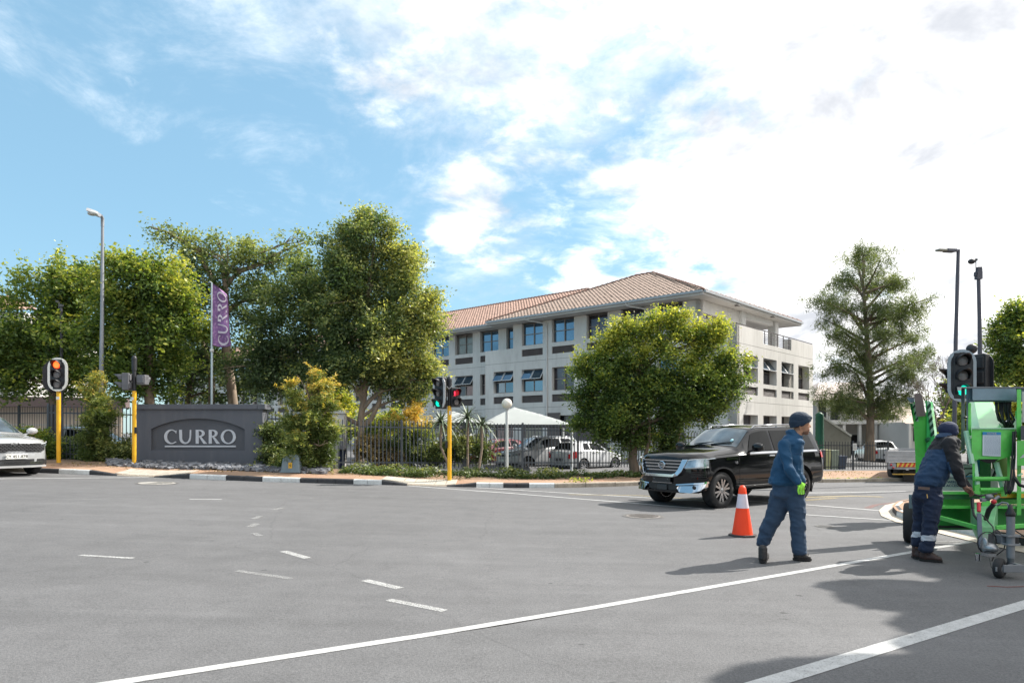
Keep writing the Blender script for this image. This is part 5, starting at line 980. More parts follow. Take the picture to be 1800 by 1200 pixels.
class Car:
    def __init__(s,name,label,L,keys,col,loc,rz,ax=(.85,3.85),R=.4,wt=.27,fr=.35,rr=.3,group=None,scale=1.0,cat='car',spokes=6,wd=.97,rim=None,simple=False):
        s.L=L; s.k=np.array(keys,float); s.fr=fr; s.rr=rr; s.wd=wd; s.t=thing(name,label,cat,loc,rz,group); s.t.scale=(scale,)*3; s.col=col
        fs=sorted(set([0,.02,.05,.1,.17,.25,.35]+list(np.arange(.45,L-.3,.09))+[L-.3,L-.2,L-.12,L-.06,L-.02,L])); n=16; vs=[];
        for f in fs:
            P=s.sec(f); ring=P+[(-y,z) for y,z in P[-2:0:-1]]
            vs+=[(L/2-f,y,z) for y,z in ring]
        n=len(ring); F_=[(i*n+j,i*n+(j+1)%n,(i+1)*n+(j+1)%n,(i+1)*n+j) for i in range(len(fs)-1) for j in range(n)]
        F_+=[tuple(reversed(range(n))),tuple(range((len(fs)-1)*n,len(fs)*n))]
        mb=MB(); mb.add(vs,F_,0,True); b=mb.build('body',[col,ARCH],s.t,fix=True)
        cut=MB()
        for a in ax:
            for sd in (-1,1): cut.lathe([(0,-.3),(R*1.2,-.3),(R*1.2,.3),(0,.3)],28,M=Matrix.Translation((L/2-a,sd*(wd-.08),R*1.0))@Matrix.Rotation(math.pi/2,4,'X'),smooth=False)
        co=cut.build('cut',[col,ARCH],s.t,fix=True); co.data.polygons.foreach_set('material_index',[1]*len(co.data.polygons))
        md=b.modifiers.new('b','BOOLEAN'); md.object=co; md.operation='DIFFERENCE'; md.solver='EXACT'
        dg=bpy.context.evaluated_depsgraph_get(); dg.update(); me=bpy.data.meshes.new_from_object(b.evaluated_get(dg)); b.modifiers.clear(); b.data=me; bpy.data.objects.remove(co)
        me.polygons.foreach_set('use_smooth',[True]*len(me.polygons)); me.set_sharp_from_angle(angle=math.radians(38)); s.b=b
        s.wheels(ax,R,wt,spokes,rim)
    def sec(s,f):
        k=s.k; acc=np.zeros(k.shape[1]-1)
        for d in (-.06,-.03,0,.03,.06): acc+=np.array([np.interp(min(max(f+d,0),s.L),k[:,0],k[:,i]) for i in range(1,k.shape[1])])/5
        zb,wl,zm,wm_,zs,ws,zt,wt=acc; g=1.0
        if f<s.fr: g=max(.55,(f/s.fr)**(1/6)) if f>0 else .52
        e=s.L-f
        if e<s.rr: g=max(.55,(e/s.rr)**(1/6)) if e>0 else .52
        wl,wm_,ws,wt=wl*g,wm_*g,ws*g,min(wt,ws*g-.05)
        return [(0,zb),(wl*.75,zb),(wl,zb+.09),(wm_-.008,zm-.12),(wm_,zm+.03),(wm_-.012,(zm+zs)/2+.06),(ws,zs),(ws-.03,zs+.025),(wt,zt-.05),(wt-.09,zt-.008),(0,zt+.035)]
    def pt(s,f,i,k,sd=1,o=0.0):
        P=s.sec(f); a=P[i];b=P[min(i+1,10)]; y=a[0]+(b[0]-a[0])*k; z=a[1]+(b[1]-a[1])*k; ny,nz=(b[1]-a[1]),-(b[0]-a[0]); l=math.hypot(ny,nz) or 1
        return (s.L/2-f,sd*(y+ny/l*o),z+nz/l*o)
    def side(s,name,f0,f1,i,k0,k1,m,sd,o=.007,n=6,slant0=0,slant1=0,par=None):
        mb=MB(); vs=[]
        for j in range(n+1):
            for k,sl in ((k0,0),(k1,1)):
                f=f0+(f1-f0)*j/n; f+= (slant0*(1-j/n)-slant1*(j/n))*sl; vs.append(s.pt(f,i,k,sd,o))
        mb.add(vs,[(2*j,2*j+1,2*j+3,2*j+2) for j in range(n)],0,True); return mb.build(name,m,par or s.t)
    def top(s,name,f0,f1,m,w=.94,o=.008,n=8,par=None,dome=0.0):
        mb=MB(); vs=[]; us=[-1,-.85,-.6,-.3,0,.3,.6,.85,1]
        for j in range(n+1):
            f=f0+(f1-f0)*j/n
            for u in us:
                a=abs(u)*w; sd=1 if u>=0 else -1
                p=s.pt(f,9,1-a/.85,sd,0) if a<=.85 else s.pt(f,8,1-(a-.85)/.15*.9,sd,0)
                vs.append((p[0]+(.006 if f1<s.L/2 else -.006),p[1],p[2]+o))
        c=len(us); mb.add(vs,[(j*c+i,j*c+i+1,(j+1)*c+i+1,(j+1)*c+i) for j in range(n) for i in range(c-1)],0,True); return mb.build(name,m,par or s.t)
    def fx(s,y,end=1):
        fr=s.fr if end>0 else s.rr; a=min(1,abs(y)/s.wd)
        f=fr*max(0,(a**6)); 
        if a<.52: f=0
        return (s.L/2-f)*end
    def estrip(s,name,pts,m,off=.012,th=.03,end=1,par=None,sub=4,lean=0.0):
        """pts: [(y,zlow,zhigh)] across the nose (end=1) or tail (-1)"""
        Q=[]
        for a,b in zip(pts,pts[1:]):
            for j in range(sub): Q.append(tuple(a[i]+(b[i]-a[i])*j/sub for i in range(3)))
        Q.append(pts[-1]); vs=[]
        for y,z0,z1 in Q:
            x=s.fx(y,end); vs+=[(x+(off+lean)*end,y,z0),(x+off*end,y,z1),(x-th*end,y,z0),(x-th*end,y,z1)]
        n=len(Q); fs=[]
        for i in range(n-1): a,b=4*i,4*i+4; fs+=[(a,b,b+1,a+1),(a,a+2,b+2,b),(a+1,b+1,b+3,a+3)]
        fs+=[(0,1,3,2),(4*n-4,4*n-2,4*n-1,4*n-3)]; mb=MB(); mb.add(vs,fs); return mb.build(name,m,par or s.t)
    def wheels(s,ax,R,w,sp,rim):
        T=[(R*.62,-w*.46),(R*.72,-w*.5),(R*.93,-w*.47),(R*.985,-w*.38),(R,-w*.2),(R,w*.2),(R*.985,w*.38),(R*.93,w*.47),(R*.72,w*.5),(R*.62,w*.46)]
        X=Matrix.Rotation(math.pi/2,4,'X'); mb=MB(); mb.lathe(T,36,M=X)
        for g in (-.12,.0,.12): mb.lathe([(R*1.002,g*w*2-.006),(R*.99,g*w*2),(R*1.002,g*w*2+.006)],36,M=X)
        w0=mb.build('wheel',TYRE,s.t); mb=MB(); mb.lathe([(R*.63,-w*.44),(R*.66,-w*.47),(R*.6,-w*.46),(R*.57,-w*.36)],36,M=X)
        for i in range(sp):
            a=2*math.pi*i/sp; d=(math.pi/sp)*.42
            for e in (-d,d):
                A=Vector((math.cos(a+e*.25)*R*.12,-w*.40,math.sin(a+e*.25)*R*.12)); B=Vector((math.cos(a+e)*R*.61,-w*.42,math.sin(a+e)*R*.61)); mb.bar(A,B,R*.095*(6/sp)**.5+.004,.025,up=(0,1,0))
        mb.lathe([(0,w*.45),(R*.13,w*.45),(R*.15,w*.38)],16,M=X); r0=mb.build('rim',rim or RIMM,w0)
        mb=MB(); mb.lathe([(0,w*.22),(R*.6,w*.22),(R*.62,w*.40)],28,M=X); mb.lathe([(0,w*.25),(R*.35,w*.25)],20,M=X); d0=mb.build('hub',RIMD,w0)
        # lathe z maps to -y: the face side is -y (car's right); mirrored for the left
        c0=[]
        first=True
        for a in ax:
            for sd in (1,-1):
                if first: o=w0; first=False
                else: o=inst(w0,s.t); inst(r0,o); inst(d0,o)
                o.location=(s.L/2-a,sd*(s.wd-w/2-.02),R); o.rotation_euler=(0,random.uniform(0,6),0) if sd<0 else (0,random.uniform(0,6),math.pi)
    def extras(s,fm,hand=(2.4,3.4),seams=(1.75,2.8,3.75),trim=None,fuel=False,rails=None,mirror=None):
        for sd in (1,-1):
            for f in seams:
                mb=MB(); vs=[]
                for i in range(2,7):
                    for kk in (0,.5,1): vs+= [s.pt(f-.005,i,kk,sd,.003),s.pt(f+.005,i,kk,sd,.003)]
                n=len(vs)//2; mb.add(vs,[(2*j,2*j+1,2*j+3,2*j+2) for j in range(n-1)]); mb.build('door_gap',SEAM,s.t)
            for f in hand:
                p=Vector(s.pt(f,5,.75,sd,.02)); MB().box(p,(.2,.03,.035)).build('door_handle',trim or s.col,s.t,bevel=.008)
            # mirror
            p=Vector(s.pt(fm,7,.12,sd,0)); mb=MB(); mb.bar(p,p+Vector((.0,sd*.14,.04)),.08,.04); mb.ell(p+Vector((.02,sd*.24,.11)),(.08,.15,.1),nu=14,nv=8); mm=mb.build('wing_mirror',mirror or s.col,s.t); q=p+Vector((-.07,sd*.24,.11)); MB().box(q,(.02,.2,.13)).build('mirror_glass',CHROME,mm)
            if rails:
                f0,f1=rails; a=Vector(s.pt(f0,8,.8,sd,.0)); b=Vector(s.pt(f1,8,.8,sd,.0)); u=Vector((0,0,.07)); c=a.lerp(b,.06)+u; d=a.lerp(b,.5)+u*1.1; e=a.lerp(b,.94)+u; MB().tube([a,c,d,e,b],.018,6).tube([a.lerp(b,.5),d],.018,5).build('roof_rail',CHROME,s.t)
def plate(car,txt,z,end,y=0,w=.5,h=.12,m=None,off=.03):
    x=car.fx(y,end)+off*end; p=MB().box((x,y,z),(.015,w,h)).build('number_plate',m or NPW,car.t,bevel=.004)
    if txt:
        M=Matrix.Translation((x+.009*end,y,z))@Matrix.Rotation(math.pi/2*end,4,'Z')@Matrix.Rotation(math.pi/2,4,'X'); text_part(txt,'lettering',NPB,p,M,size=h*.86,ext=.001,bold=.002)
# ---- the big black four-by-four
BKP=mat('paint_black',(.006,.0065,.008),.08,var=.1,scale=2,spec=.45)
K=[(0,.40,.86,.72,.93,1.0,.87,1.11,.70),(.1,.36,.9,.7,.955,1.05,.905,1.18,.76),(.4,.34,.92,.7,.97,1.10,.93,1.225,.80),(1.2,.34,.93,.7,.97,1.14,.935,1.285,.82),(1.45,.34,.93,.7,.97,1.15,.935,1.31,.82),(1.6,.34,.93,.7,.97,1.16,.935,1.37,.80),(2.15,.34,.93,.7,.97,1.17,.93,1.75,.69),(2.45,.34,.93,.7,.97,1.175,.93,1.81,.69),(3.6,.34,.93,.7,.97,1.18,.925,1.835,.69),(4.4,.34,.92,.7,.965,1.19,.915,1.81,.67),(4.70,.36,.91,.7,.96,1.19,.905,1.74,.66),(4.95,.40,.89,.72,.94,1.18,.88,1.34,.74),(5.05,.46,.86,.75,.92,1.06,.84,1.14,.72)]
h=Vector((-.819,-.574,0)); pk=Car('four_by_four','large black four-by-four with chrome grille crossing behind the walking man',5.05,K,BKP,(5.44,16.88,G(5.6)-.0),math.atan2(h.y,h.x),ax=(.85,3.83),R=.405,wt=.29,spokes=6,wd=.97)
for sd in (1,-1):
    pk.side('side_window',1.80,2.74,7,.10,.90,CARG,sd,slant0=.30); pk.side('side_window',2.83,3.62,7,.10,.90,CARG,sd); pk.side('side_window',3.72,4.52,7,.12,.88,CARG,sd,slant1=.12)
    pk.side('window_trim',1.62,4.6,7,-.02,.05,CHROME,sd,o=.011,n=12); pk.side('sill_trim',1.35,3.3,2,.1,.28,CHROME,sd,o=.012,n=8)
    mb=MB(); p=[pk.pt(f,5,.9,sd,.012) for f in (.95,1.1,1.25,1.4)]; q=[pk.pt(f,5,.55,sd,.012) for f in (.98,1.1,1.25,1.36)]; mb.add([p[0],p[1],p[2],p[3],q[3],q[2],q[1],q[0]],[(0,1,6,7),(1,2,5,6),(2,3,4,5)]); mb.build('fender_vent',CHROME,pk.t)
    mb=MB(); MB().bar(pk.pt(1.3,2,.3,sd,.03),pk.pt(3.35,2,.3,sd,.03),.12,.05).build('running_board',BPL,pk.t,bevel=.01)
    pk.side('tail_lamp',4.66,4.93,5,.25,1.0,TLR,sd,o=.02,n=5); pk.side('tail_lamp',4.70,4.93,6,0,1,TLR,sd,o=.02,n=4); pk.side('mud_flap',4.36,4.40,2,-1.2,.6,BPL,sd,o=.0,n=1)
    mb=MB(); a=pk.L/2-3.83-.47; mb.box((a,sd*.83,.36),(.02,.2,.3)).build('mud_flap',BPL,pk.t)
    # lower bumper chrome, fog lamp, head lamp
    pk.estrip('bumper_chrome',[(sd*.40,.52,.545),(sd*.93,.56,.60),(sd*.965,.575,.615)],CHROME,off=.035,lean=.012); 
    pk.estrip('bumper_chrome',[(sd*.45,.47,.515),(sd*.52,.38,.515),(sd*.76,.37,.525),(sd*.90,.42,.56),(sd*.955,.50,.58)],CHROME,off=.022,lean=.05)
    mb=MB(); mb.ell((pk.fx(.80)+.03,sd*.80,.485),(.03,.055,.045)); mb.build('fog_lamp',BPL,pk.t)
    pk.estrip('headlamp',[(sd*.60,.90,.95),(sd*.66,.905,1.06),(sd*.80,.915,1.09),(sd*.93,.93,1.10),(sd*.965,.95,1.10)],HLG,off=.02,lean=.05)
    pk.estrip('light_strip',[(sd*.60,.885,.915),(sd*.93,.905,.935),(sd*.965,.915,.945)],HLW,off=.03); pk.estrip('light_strip',[(sd*.655,1.055,1.08),(sd*.80,1.085,1.105),(sd*.965,1.10,1.115)],HLW,off=.03); pk.estrip('light_strip',[(sd*.655,.94,1.06),(sd*.685,.94,1.07)],HLW,off=.032,sub=1)
    pk.estrip('lamp_divider',[(sd*.72,.985,1.0),(sd*.95,1.0,1.015)],BPL,off=.026)
    for j in range(4): pk.estrip('bumper_louvre',[(sd*.74,.70+.035*j,.715+.035*j),(sd*.95,.715+.035*j,.73+.035*j)],BPL,off=.022)
    pk.side('headlamp_wrap',.3,.62,6,-.55,-.02,HLG,sd,o=.012,n=5,slant1=.05)
pk.estrip('grille',[(-.55,.80,1.075),(-.42,.77,1.08),(0,.765,1.085),(.42,.77,1.08),(.55,.80,1.075)],BPL,off=.012)
for z,w in ((1.055,.56),(.985,.53),(.915,.49),(.845,.45)): pk.estrip('grille_bar',[(-w,z-.011,z+.011),(w,z-.011,z+.011)],CHROME,off=.035)
# V-shaped chrome surround
mb=MB(); 
def xf(y,o,z=1.0): return pk.fx(y)+o+(.28*(1.09-z) if o>.01 else 0)
V_o=[(-.70,1.09),(-.66,.98),(-.60,.82),(-.52,.735),(-.4,.70),(.4,.70),(.52,.735),(.60,.82),(.66,.98),(.70,1.09)]; V_i=[(-.58,1.085),(-.555,.98),(-.51,.86),(-.46,.79),(-.38,.765),(.38,.765),(.46,.79),(.51,.86),(.555,.98),(.58,1.085)]
vs=[]
for (a,b),(c,d) in zip(V_o,V_i): vs+=[(xf(a,.05,b),a,b),(xf(c,.065,d),c,d),(xf(a,-.02),a,b),(xf(c,0),c,d)]
mb.add(vs,[f for i in range(9) for f in ((4*i,4*i+4,4*i+5,4*i+1),(4*i,4*i+2,4*i+6,4*i+4),(4*i+1,4*i+5,4*i+7,4*i+3))]+[(0,1,3,2),(36,38,39,37)],0); mb.build('grille_surround',CHROME,pk.t,bevel=.006)
EMX=pk.L/2+.05; mb=MB(); n=22; vs=[]
for i in range(n):
    a=2*math.pi*i/n
    for r,x in ((.095,EMX),(.075,EMX+.008),(.075,EMX-.02),(.095,EMX-.02)): vs.append((x,r*math.cos(a),.955+r*.92*math.sin(a)))
mb.add(vs,[(4*i+j,4*((i+1)%n)+j,4*((i+1)%n)+(j+1)%4,4*i+(j+1)%4) for i in range(n) for j in range(4)]); mb.box((EMX+.003,0,.955),(.015,.20,.03)); em=mb.build('emblem',mat('emblem_silver',(.6,.6,.62),.2,metal=.9),pk.t)
text_part('NISSAN','lettering',NPB,em,Matrix.Translation((EMX+.012,0,.955))@Matrix.Rotation(math.pi/2,4,'Z')@Matrix.Rotation(math.pi/2,4,'X'),size=.036,ext=.001)
plate(pk,None,.635,1,w=.52,h=.13,m=mat('blank_plate_black',(.02,.022,.026),.35),off=.06); mb=MB(); 
for y in (-.2,.2): mb.ell((pk.L/2+.075,y,.65),.012)
mb.build('plate_screw',CHROME,pk.t)
MB().box((pk.L/2+.03,0,.57),(.04,.56,.02)).build('bumper_step',CHROME,pk.t); pk.estrip('lower_intake',[(-.42,.42,.55),(.42,.42,.55)],BPL,off=.014); MB().box((pk.L/2+.03,0,.46),(.03,.28,.12)).build('radar_cover',mat('radar_cover',(.03,.035,.04),.3),pk.t,bevel=.01)
pk.estrip('bumper_lip',[(-.94,.42,.46),(-.6,.36,.40),(0,.355,.39),(.6,.36,.40),(.94,.42,.46)],BKP,off=.04)
ws=pk.top('windscreen',1.56,2.14,WSG,w=.93); pk.top('rear_window',4.74,4.92,CARG,w=.8)
pk.top('roof_panel',2.2,4.3,BKP,w=.8,o=.004)
for y in (-.45,.05): MB().bar(Vector(pk.pt(1.56,9,.5))+Vector((0,-pk.pt(1.56,9,.5)[1]+y,.03)),Vector(pk.pt(1.66,9,.5))+Vector((0,-pk.pt(1.66,9,.5)[1]+y+.5,.025)),.025,.02).build('wiper',BPL,pk.t)
d=Vector(pk.pt(1.72,9,.25,1,.02)); MB().lathe([(0,0),(.045,0),(.045,.004),(0,.004)],14,M=Matrix.Translation(d+Vector((.0,0,.012)))@Matrix.Rotation(math.radians(45),4,'Y')).build('licence_disc',mat('pale_blue_disc',(.35,.6,.65),.5),ws)
pk.extras(1.86,hand=(2.62,3.55),seams=(1.42,2.78,3.68),rails=(2.3,4.3),trim=CHROME)
for sd in (1,-1):   # clamshell hood line and front door moulding
    mb=MB(); 
    for f0,f1 in ((.15,.7),(.7,1.5)): mb.bar(pk.pt(f0,7,.4,sd,.0),pk.pt(f1,7,.4,sd,.0),.012,.01)
    mb.build('bonnet_gap',SEAM,pk.t)
text_part('V8','badge',CHROME,pk.t,Matrix.Translation(pk.pt(1.3,5,.1,1,.012))@Matrix.Rotation(math.pi,4,'Z')@Matrix.Rotation(math.pi/2,4,'X'),size=.09,ext=.004)
# ---- generic family cars
def keys(L,Wd,H,hood,cowl,head_,rw0,rw1,tail,hf=.0,belt=None,zb=.22):
    w=Wd/2; b=belt or hood+.02; hf=hf or hood-.17
    return [(0,zb+.05,w*.86,.5,w*.95,hf-.12,w*.88,hf,w*.72),(.15,zb,w*.92,.5,w*.98,hf-.04,w*.93,hf+.06,w*.78),(.5,zb,w*.95,.5,w,hood-.13,w*.95,hood-.03,w*.8),(cowl-.1,zb,w*.95,.5,w,b-.08,w*.955,hood+.03,w*.8),(cowl,zb,w*.95,.5,w,b-.05,w*.955,hood+.06,w*.78),(head_,zb,w*.95,.5,w,b-.02,w*.95,H-.06,w*.64),(head_+.35,zb,w*.95,.5,w,b,w*.95,H,w*.65),(rw0-.6,zb,w*.95,.5,w,b+.02,w*.945,H,w*.64),(rw0,zb,w*.94,.5,w*.99,b+.04,w*.93,H-.05,w*.62),(rw1,zb+.04,w*.92,.5,w*.97,b+.02,w*.9,tail+.05,w*.74),(L,zb+.12,w*.88,.55,w*.94,tail-.12,w*.85,tail,w*.7)]
WHT=paint('white',(.50,.51,.52)); SIL=paint('silver_white',(.40,.41,.42),.15)
def family(name,label,L,Wd,H,col,loc,h,spec,R=.33,group='cars in the school car park',wins=((0,0),),**kw):
    c=Car(name,label,L,spec,col,loc,math.atan2(h[1],h[0]),R=R,wd=Wd/2,wt=.22,group=group,**kw); return c
# white car at the left edge
hk=(math.cos(math.radians(30)),-math.sin(math.radians(30)))
kp=keys(4.75,1.9,1.68,1.08,1.2,2.0,4.2,4.55,1.05,hf=.93); kc=family('white_car','silver-white car with black grille entering at the left edge',4.75,1.9,1.68,SIL,(-15.25,19.6,G(-13.4)),hk,kp,R=.37,group=None,ax=(.9,3.7),fr=.45,spokes=7)
kc.top('windscreen',1.25,1.96,WSG,w=.93); 
for sd in (1,-1):
    kc.side('side_window',1.62,2.5,7,.12,.9,CARG,sd,slant0=.3); kc.side('side_window',2.6,3.4,7,.12,.9,CARG,sd)
    kc.estrip('headlamp',[(sd*.60,.80,.86),(sd*.78,.80,.90),(sd*.94,.84,.93)],HLG,off=.02); kc.estrip('light_strip',[(sd*.62,.855,.872),(sd*.93,.905,.925)],HLW,off=.028); kc.estrip('lamp_fin',[(sd*.8,.27,.33),(sd*.94,.33,.55)],BPL,off=.02)
kc.estrip('grille',[(-.74,.70,.87),(-.6,.66,.88),(-.25,.65,.885),(-.2,.69,.885),(.2,.69,.885),(.25,.65,.885),(.6,.66,.88),(.74,.70,.87)],BPL,off=.02)
mb=MB()
for r in range(5):
    for q in range(15):
        y=-.66+q*.095+(.047 if r%2 else 0); z=.69+r*.04
        if abs(y)<.7: mb.box((kc.fx(y)+.03,y,z),(.02,.055,.014))
mb.build('grille_studs',mat('grille_grey',(.16,.16,.17),.35,metal=.6),kc.t)
mb=MB(); ex_=kc.L/2+.04
for st in (((-.135,.86),(-.135,.92)),((-.135,.885),(-.06,.92)),((-.105,.885),(-.04,.86)),((-.04,.86),(-.04,.92)),((-.02,.86),(.04,.92)),((.04,.92),(.11,.86))): mb.bar((ex_,st[0][0],st[0][1]-.02),(ex_,st[1][0],st[1][1]-.02),.014,.02)
mb.build('emblem',mat('emblem_silver',(.6,.6,.62),.2,metal=.9),kc.t)
kc.estrip('lower_grille',[(-.85,.36,.40),(-.7,.30,.46),(.7,.30,.46),(.85,.36,.40)],BPL,off=.02); kc.estrip('skid_plate',[(-.8,.24,.29),(0,.235,.285),(.8,.24,.29)],mat('skid_silver',(.5,.5,.5),.3,metal=.4),off=.04)
for z in (.345,.385): kc.estrip('grille_bar',[(-.66,z-.006,z+.006),(.66,z-.006,z+.006)],CHROME,off=.03)
plate(kc,'CY 451-878',.535,1,w=.52,h=.125,off=.035); kc.extras(1.5,hand=(2.4,3.3),seams=(1.25,2.55),rails=(2.2,4.0))
# parked cars behind the railings
def park(name,label,L,Wd,H,col,x,y,th,hood,cowl,hd,rw0,rw1,tail,R=.33,rear=False,tw=0,**kw):
    z=TERR(x,y); hh=(math.cos(th),math.sin(th)); c=family(name,label,L,Wd,H,col,(x,y,z),hh,keys(L,Wd,H,hood,cowl,hd,rw0,rw1,tail),R=R,ax=(.8,L-.75),**kw)
    c.top('windscreen',cowl+.06,hd-.04,WSG,w=.93); c.top('rear_window',rw0+.04,rw1-.04,CARG,w=.85); w=Wd/2; m=(hd+rw0)/2
    for sd in (1,-1):
        c.side('side_window',cowl+.38,m-.06,7,.12,.9,CARG,sd,slant0=.3); c.side('side_window',m+.04,rw0-.25,7,.12,.9,CARG,sd,slant1=.15); 
        if sd>0 or True:
            c.estrip('headlamp',[(sd*w*.58,hood-.33,hood-.24),(sd*w*.97,hood-.26,hood-.14)],HLG,off=.02); c.estrip('fog_lamp',[(sd*w*.7,.32,.42),(sd*w*.95,.36,.5)],BPL,off=.02)
            c.estrip('tail_lamp',[(sd*w*.62,tail-.28,tail-.12),(sd*w*.80,tail-.30,tail-.06),(sd*w*.98,tail-.26,tail-.02)],TLR,off=.03,end=-1); c.side('tail_lamp',L-.32,L-.12,5,.2,1.0,TLR,sd,o=.014,n=3)
    c.estrip('grille',[(-w*.6,hood-.32,hood-.25),(0,hood-.34,hood-.22),(w*.6,hood-.32,hood-.25)],BPL,off=.02); c.estrip('lower_grille',[(-w*.6,.30,.46),(w*.6,.30,.46)],BPL,off=.02); c.estrip('rear_skirt',[(-w*.7,.30,.40),(w*.7,.30,.40)],BPL,off=.015,end=-1)
    plate(c,None,.52,1); plate(c,None,.66,-1,w=.5,m=mat('plate_shaded',(.08,.08,.09),.5)); c.extras(cowl+.35,hand=(m-.15,m+.75),seams=(cowl+.15,m,rw0-.35),**({'rails':(hd+.2,rw0)} if H>1.6 else {}))
    return c
park('parked_car','white crossover parked nose-out behind the railings next to the white hatchback',4.6,1.85,1.66,WHT,1.42,34.3,math.pi+math.radians(37),1.05,1.15,1.95,4.05,4.4,1.05,R=.35)
park('parked_car','small white hatchback with red tail lamps parked behind the railings',3.84,1.72,1.47,WHT,3.51,32.7,math.radians(44),.98,1.05,1.75,3.25,3.66,1.0,R=.335)
park('parked_car','dark red car parked left of the white crossover',4.1,1.75,1.48,paint('dark_red',(.12,.004,.010)),-.95,36.6,math.pi+math.radians(40),.98,1.05,1.8,3.45,3.85,1.0,R=.31)
park('parked_car','white car half hidden by the bush behind the aloe plants',4.5,1.82,1.7,WHT,-2.1,40.5,math.radians(20),1.05,1.15,1.9,4.0,4.35,1.05,R=.34)
park('parked_car','dark blue-grey car behind the railings at the far left',4.5,1.8,1.5,paint('blue_grey',(.06,.08,.11),.3),-20.5,29.2,math.radians(8),.98,1.1,1.8,3.6,4.2,1.0,R=.32)
park('parked_car','white car beyond the railings between the signal post and the lamp post',4.3,1.8,1.62,WHT,-17.2,28.2,math.radians(-5),1.0,1.1,1.8,3.7,4.1,1.0,R=.32)
park('parked_car','white hatchback with red tail lamps beyond the black railings near the truck',4.0,1.75,1.55,WHT,24.2,46,math.radians(80),.98,1.05,1.75,3.4,3.8,1.0,R=.31)
# flatbed truck tail
YT=24.6; k=YT/F; zr=G(14); tr=thing('flatbed_trailer','silver dropside flatbed seen from behind with red and yellow chevron board','flatbed trailer',(W(1610,845,YT).x,YT,zr))
BED=mat('bed_silver',(.42,.42,.43),.4,metal=.5,var=.15,scale=3,dirt=.15)
for i in range(3): c,s=bx(1560.5,1664,792.3+i*6.7,798.6+i*6.7,YT,.05); MB().box(c,s).build('tail_board',BED,tr,world=True,bevel=.006)
for x_ in (1560.3,1664.5): c,s=bx(x_-1.2,x_+1.2,791,813,YT-.02,.12); MB().box(c,s).build('board_post',BED,tr,world=True)
a=W(1560,790,YT);b_=W(1665,813,YT)
bd=Vector((.55,.835,0)).normalized()*4.4; zb_=W(0,812.5,YT).z; A0=Vector((a.x+.03,YT+.06,0)); B0=Vector((b_.x-.03,YT+.06,0))
mb=MB(); mb.add([A0+up*zb_,B0+up*zb_,B0+bd+up*zb_,A0+bd+up*zb_,A0+up*(zb_-.1),B0+up*(zb_-.1),B0+bd+up*(zb_-.1),A0+bd+up*(zb_-.1)],[(0,1,2,3),(7,6,5,4),(0,3,7,4),(1,5,6,2)]); mb.build('bed',BED,tr,world=True)
for p,q in ((A0,A0+bd),(B0,B0+bd),(A0+bd,B0+bd)): z_=(a.z+b_.z)/2; MB().bar(p+up*z_,q+up*z_,.05,a.z-b_.z-.06).build('side_board',BED,tr,world=True)
c,s=bx(1577,1650,813.5,820.5,YT-.03,.03); MB().box(c,s).build('chevron_board',mat('chevron_yellow',(.75,.5,.08),.5),tr,world=True); z0,z1=W(0,820.5,YT-.06).z,W(0,813.5,YT-.06).z
for i in range(9):
    x=W(1578+i*8,0,YT).x; w_=3.6*k; sh=(z1-z0)*.55; MB().prism([(0,z0),(w_,z0),(w_+sh,z1),(sh,z1)],(x,YT-.045,0),(1,0,0),(0,0,1),(0,.02,0)).build('chevron_stripe',mat('chevron_red',(.6,.05,.02),.5),tr,world=True)
for x0,x1 in ((1562,1575),(1652,1663)): c,s=bx(x0,x1,813.5,824,YT-.03,.05); l=MB().box(c,s).build('tail_lamp_cluster',mat('lamp_housing',(.3,.3,.31),.5),tr,world=True); MB().ell(W((x0+x1)/2-2,816.5,YT-.06),(.045,.03,.045)).ell(W((x0+x1)/2+2,821.5,YT-.06),(.04,.03,.035)).build('red_lens',TLR,l,world=True)
c,s=bx(1576,1651,821,824.5,YT,.08); MB().box(c,s).build('under_bar',BED,tr,world=True); c,s=bx(1570,1655,832,834,YT+.05,.06); MB().box(c,s).build('yellow_bar',mat('orange_bar',(.6,.35,.06),.5),tr,world=True)
for x0,x1 in ((1588,1610),(1628,1650)): c,s=bx(x0,x1,826,845,YT+.35,.04); MB().box(c,s).build('mud_flap',mat('brown_flap',(.06,.05,.045),.8),tr,world=True); MB().lathe([(.1,-.16),(.34,-.16),(.38,-.12),(.38,.12),(.34,.16),(.1,.16)],24,M=Matrix.Translation((W((x0+x1)/2,0,YT).x,YT+.85,zr+.38))@Matrix.Rotation(math.pi/2,4,'Y')).build('wheel',TYRE,tr,world=True)
c_=(A0+B0)/2; MB().bar(c_+bd*.08+up*(zr+.55),c_+bd*.9+up*(zr+.55),.8,.2).build('chassis',BPL,tr,world=True)
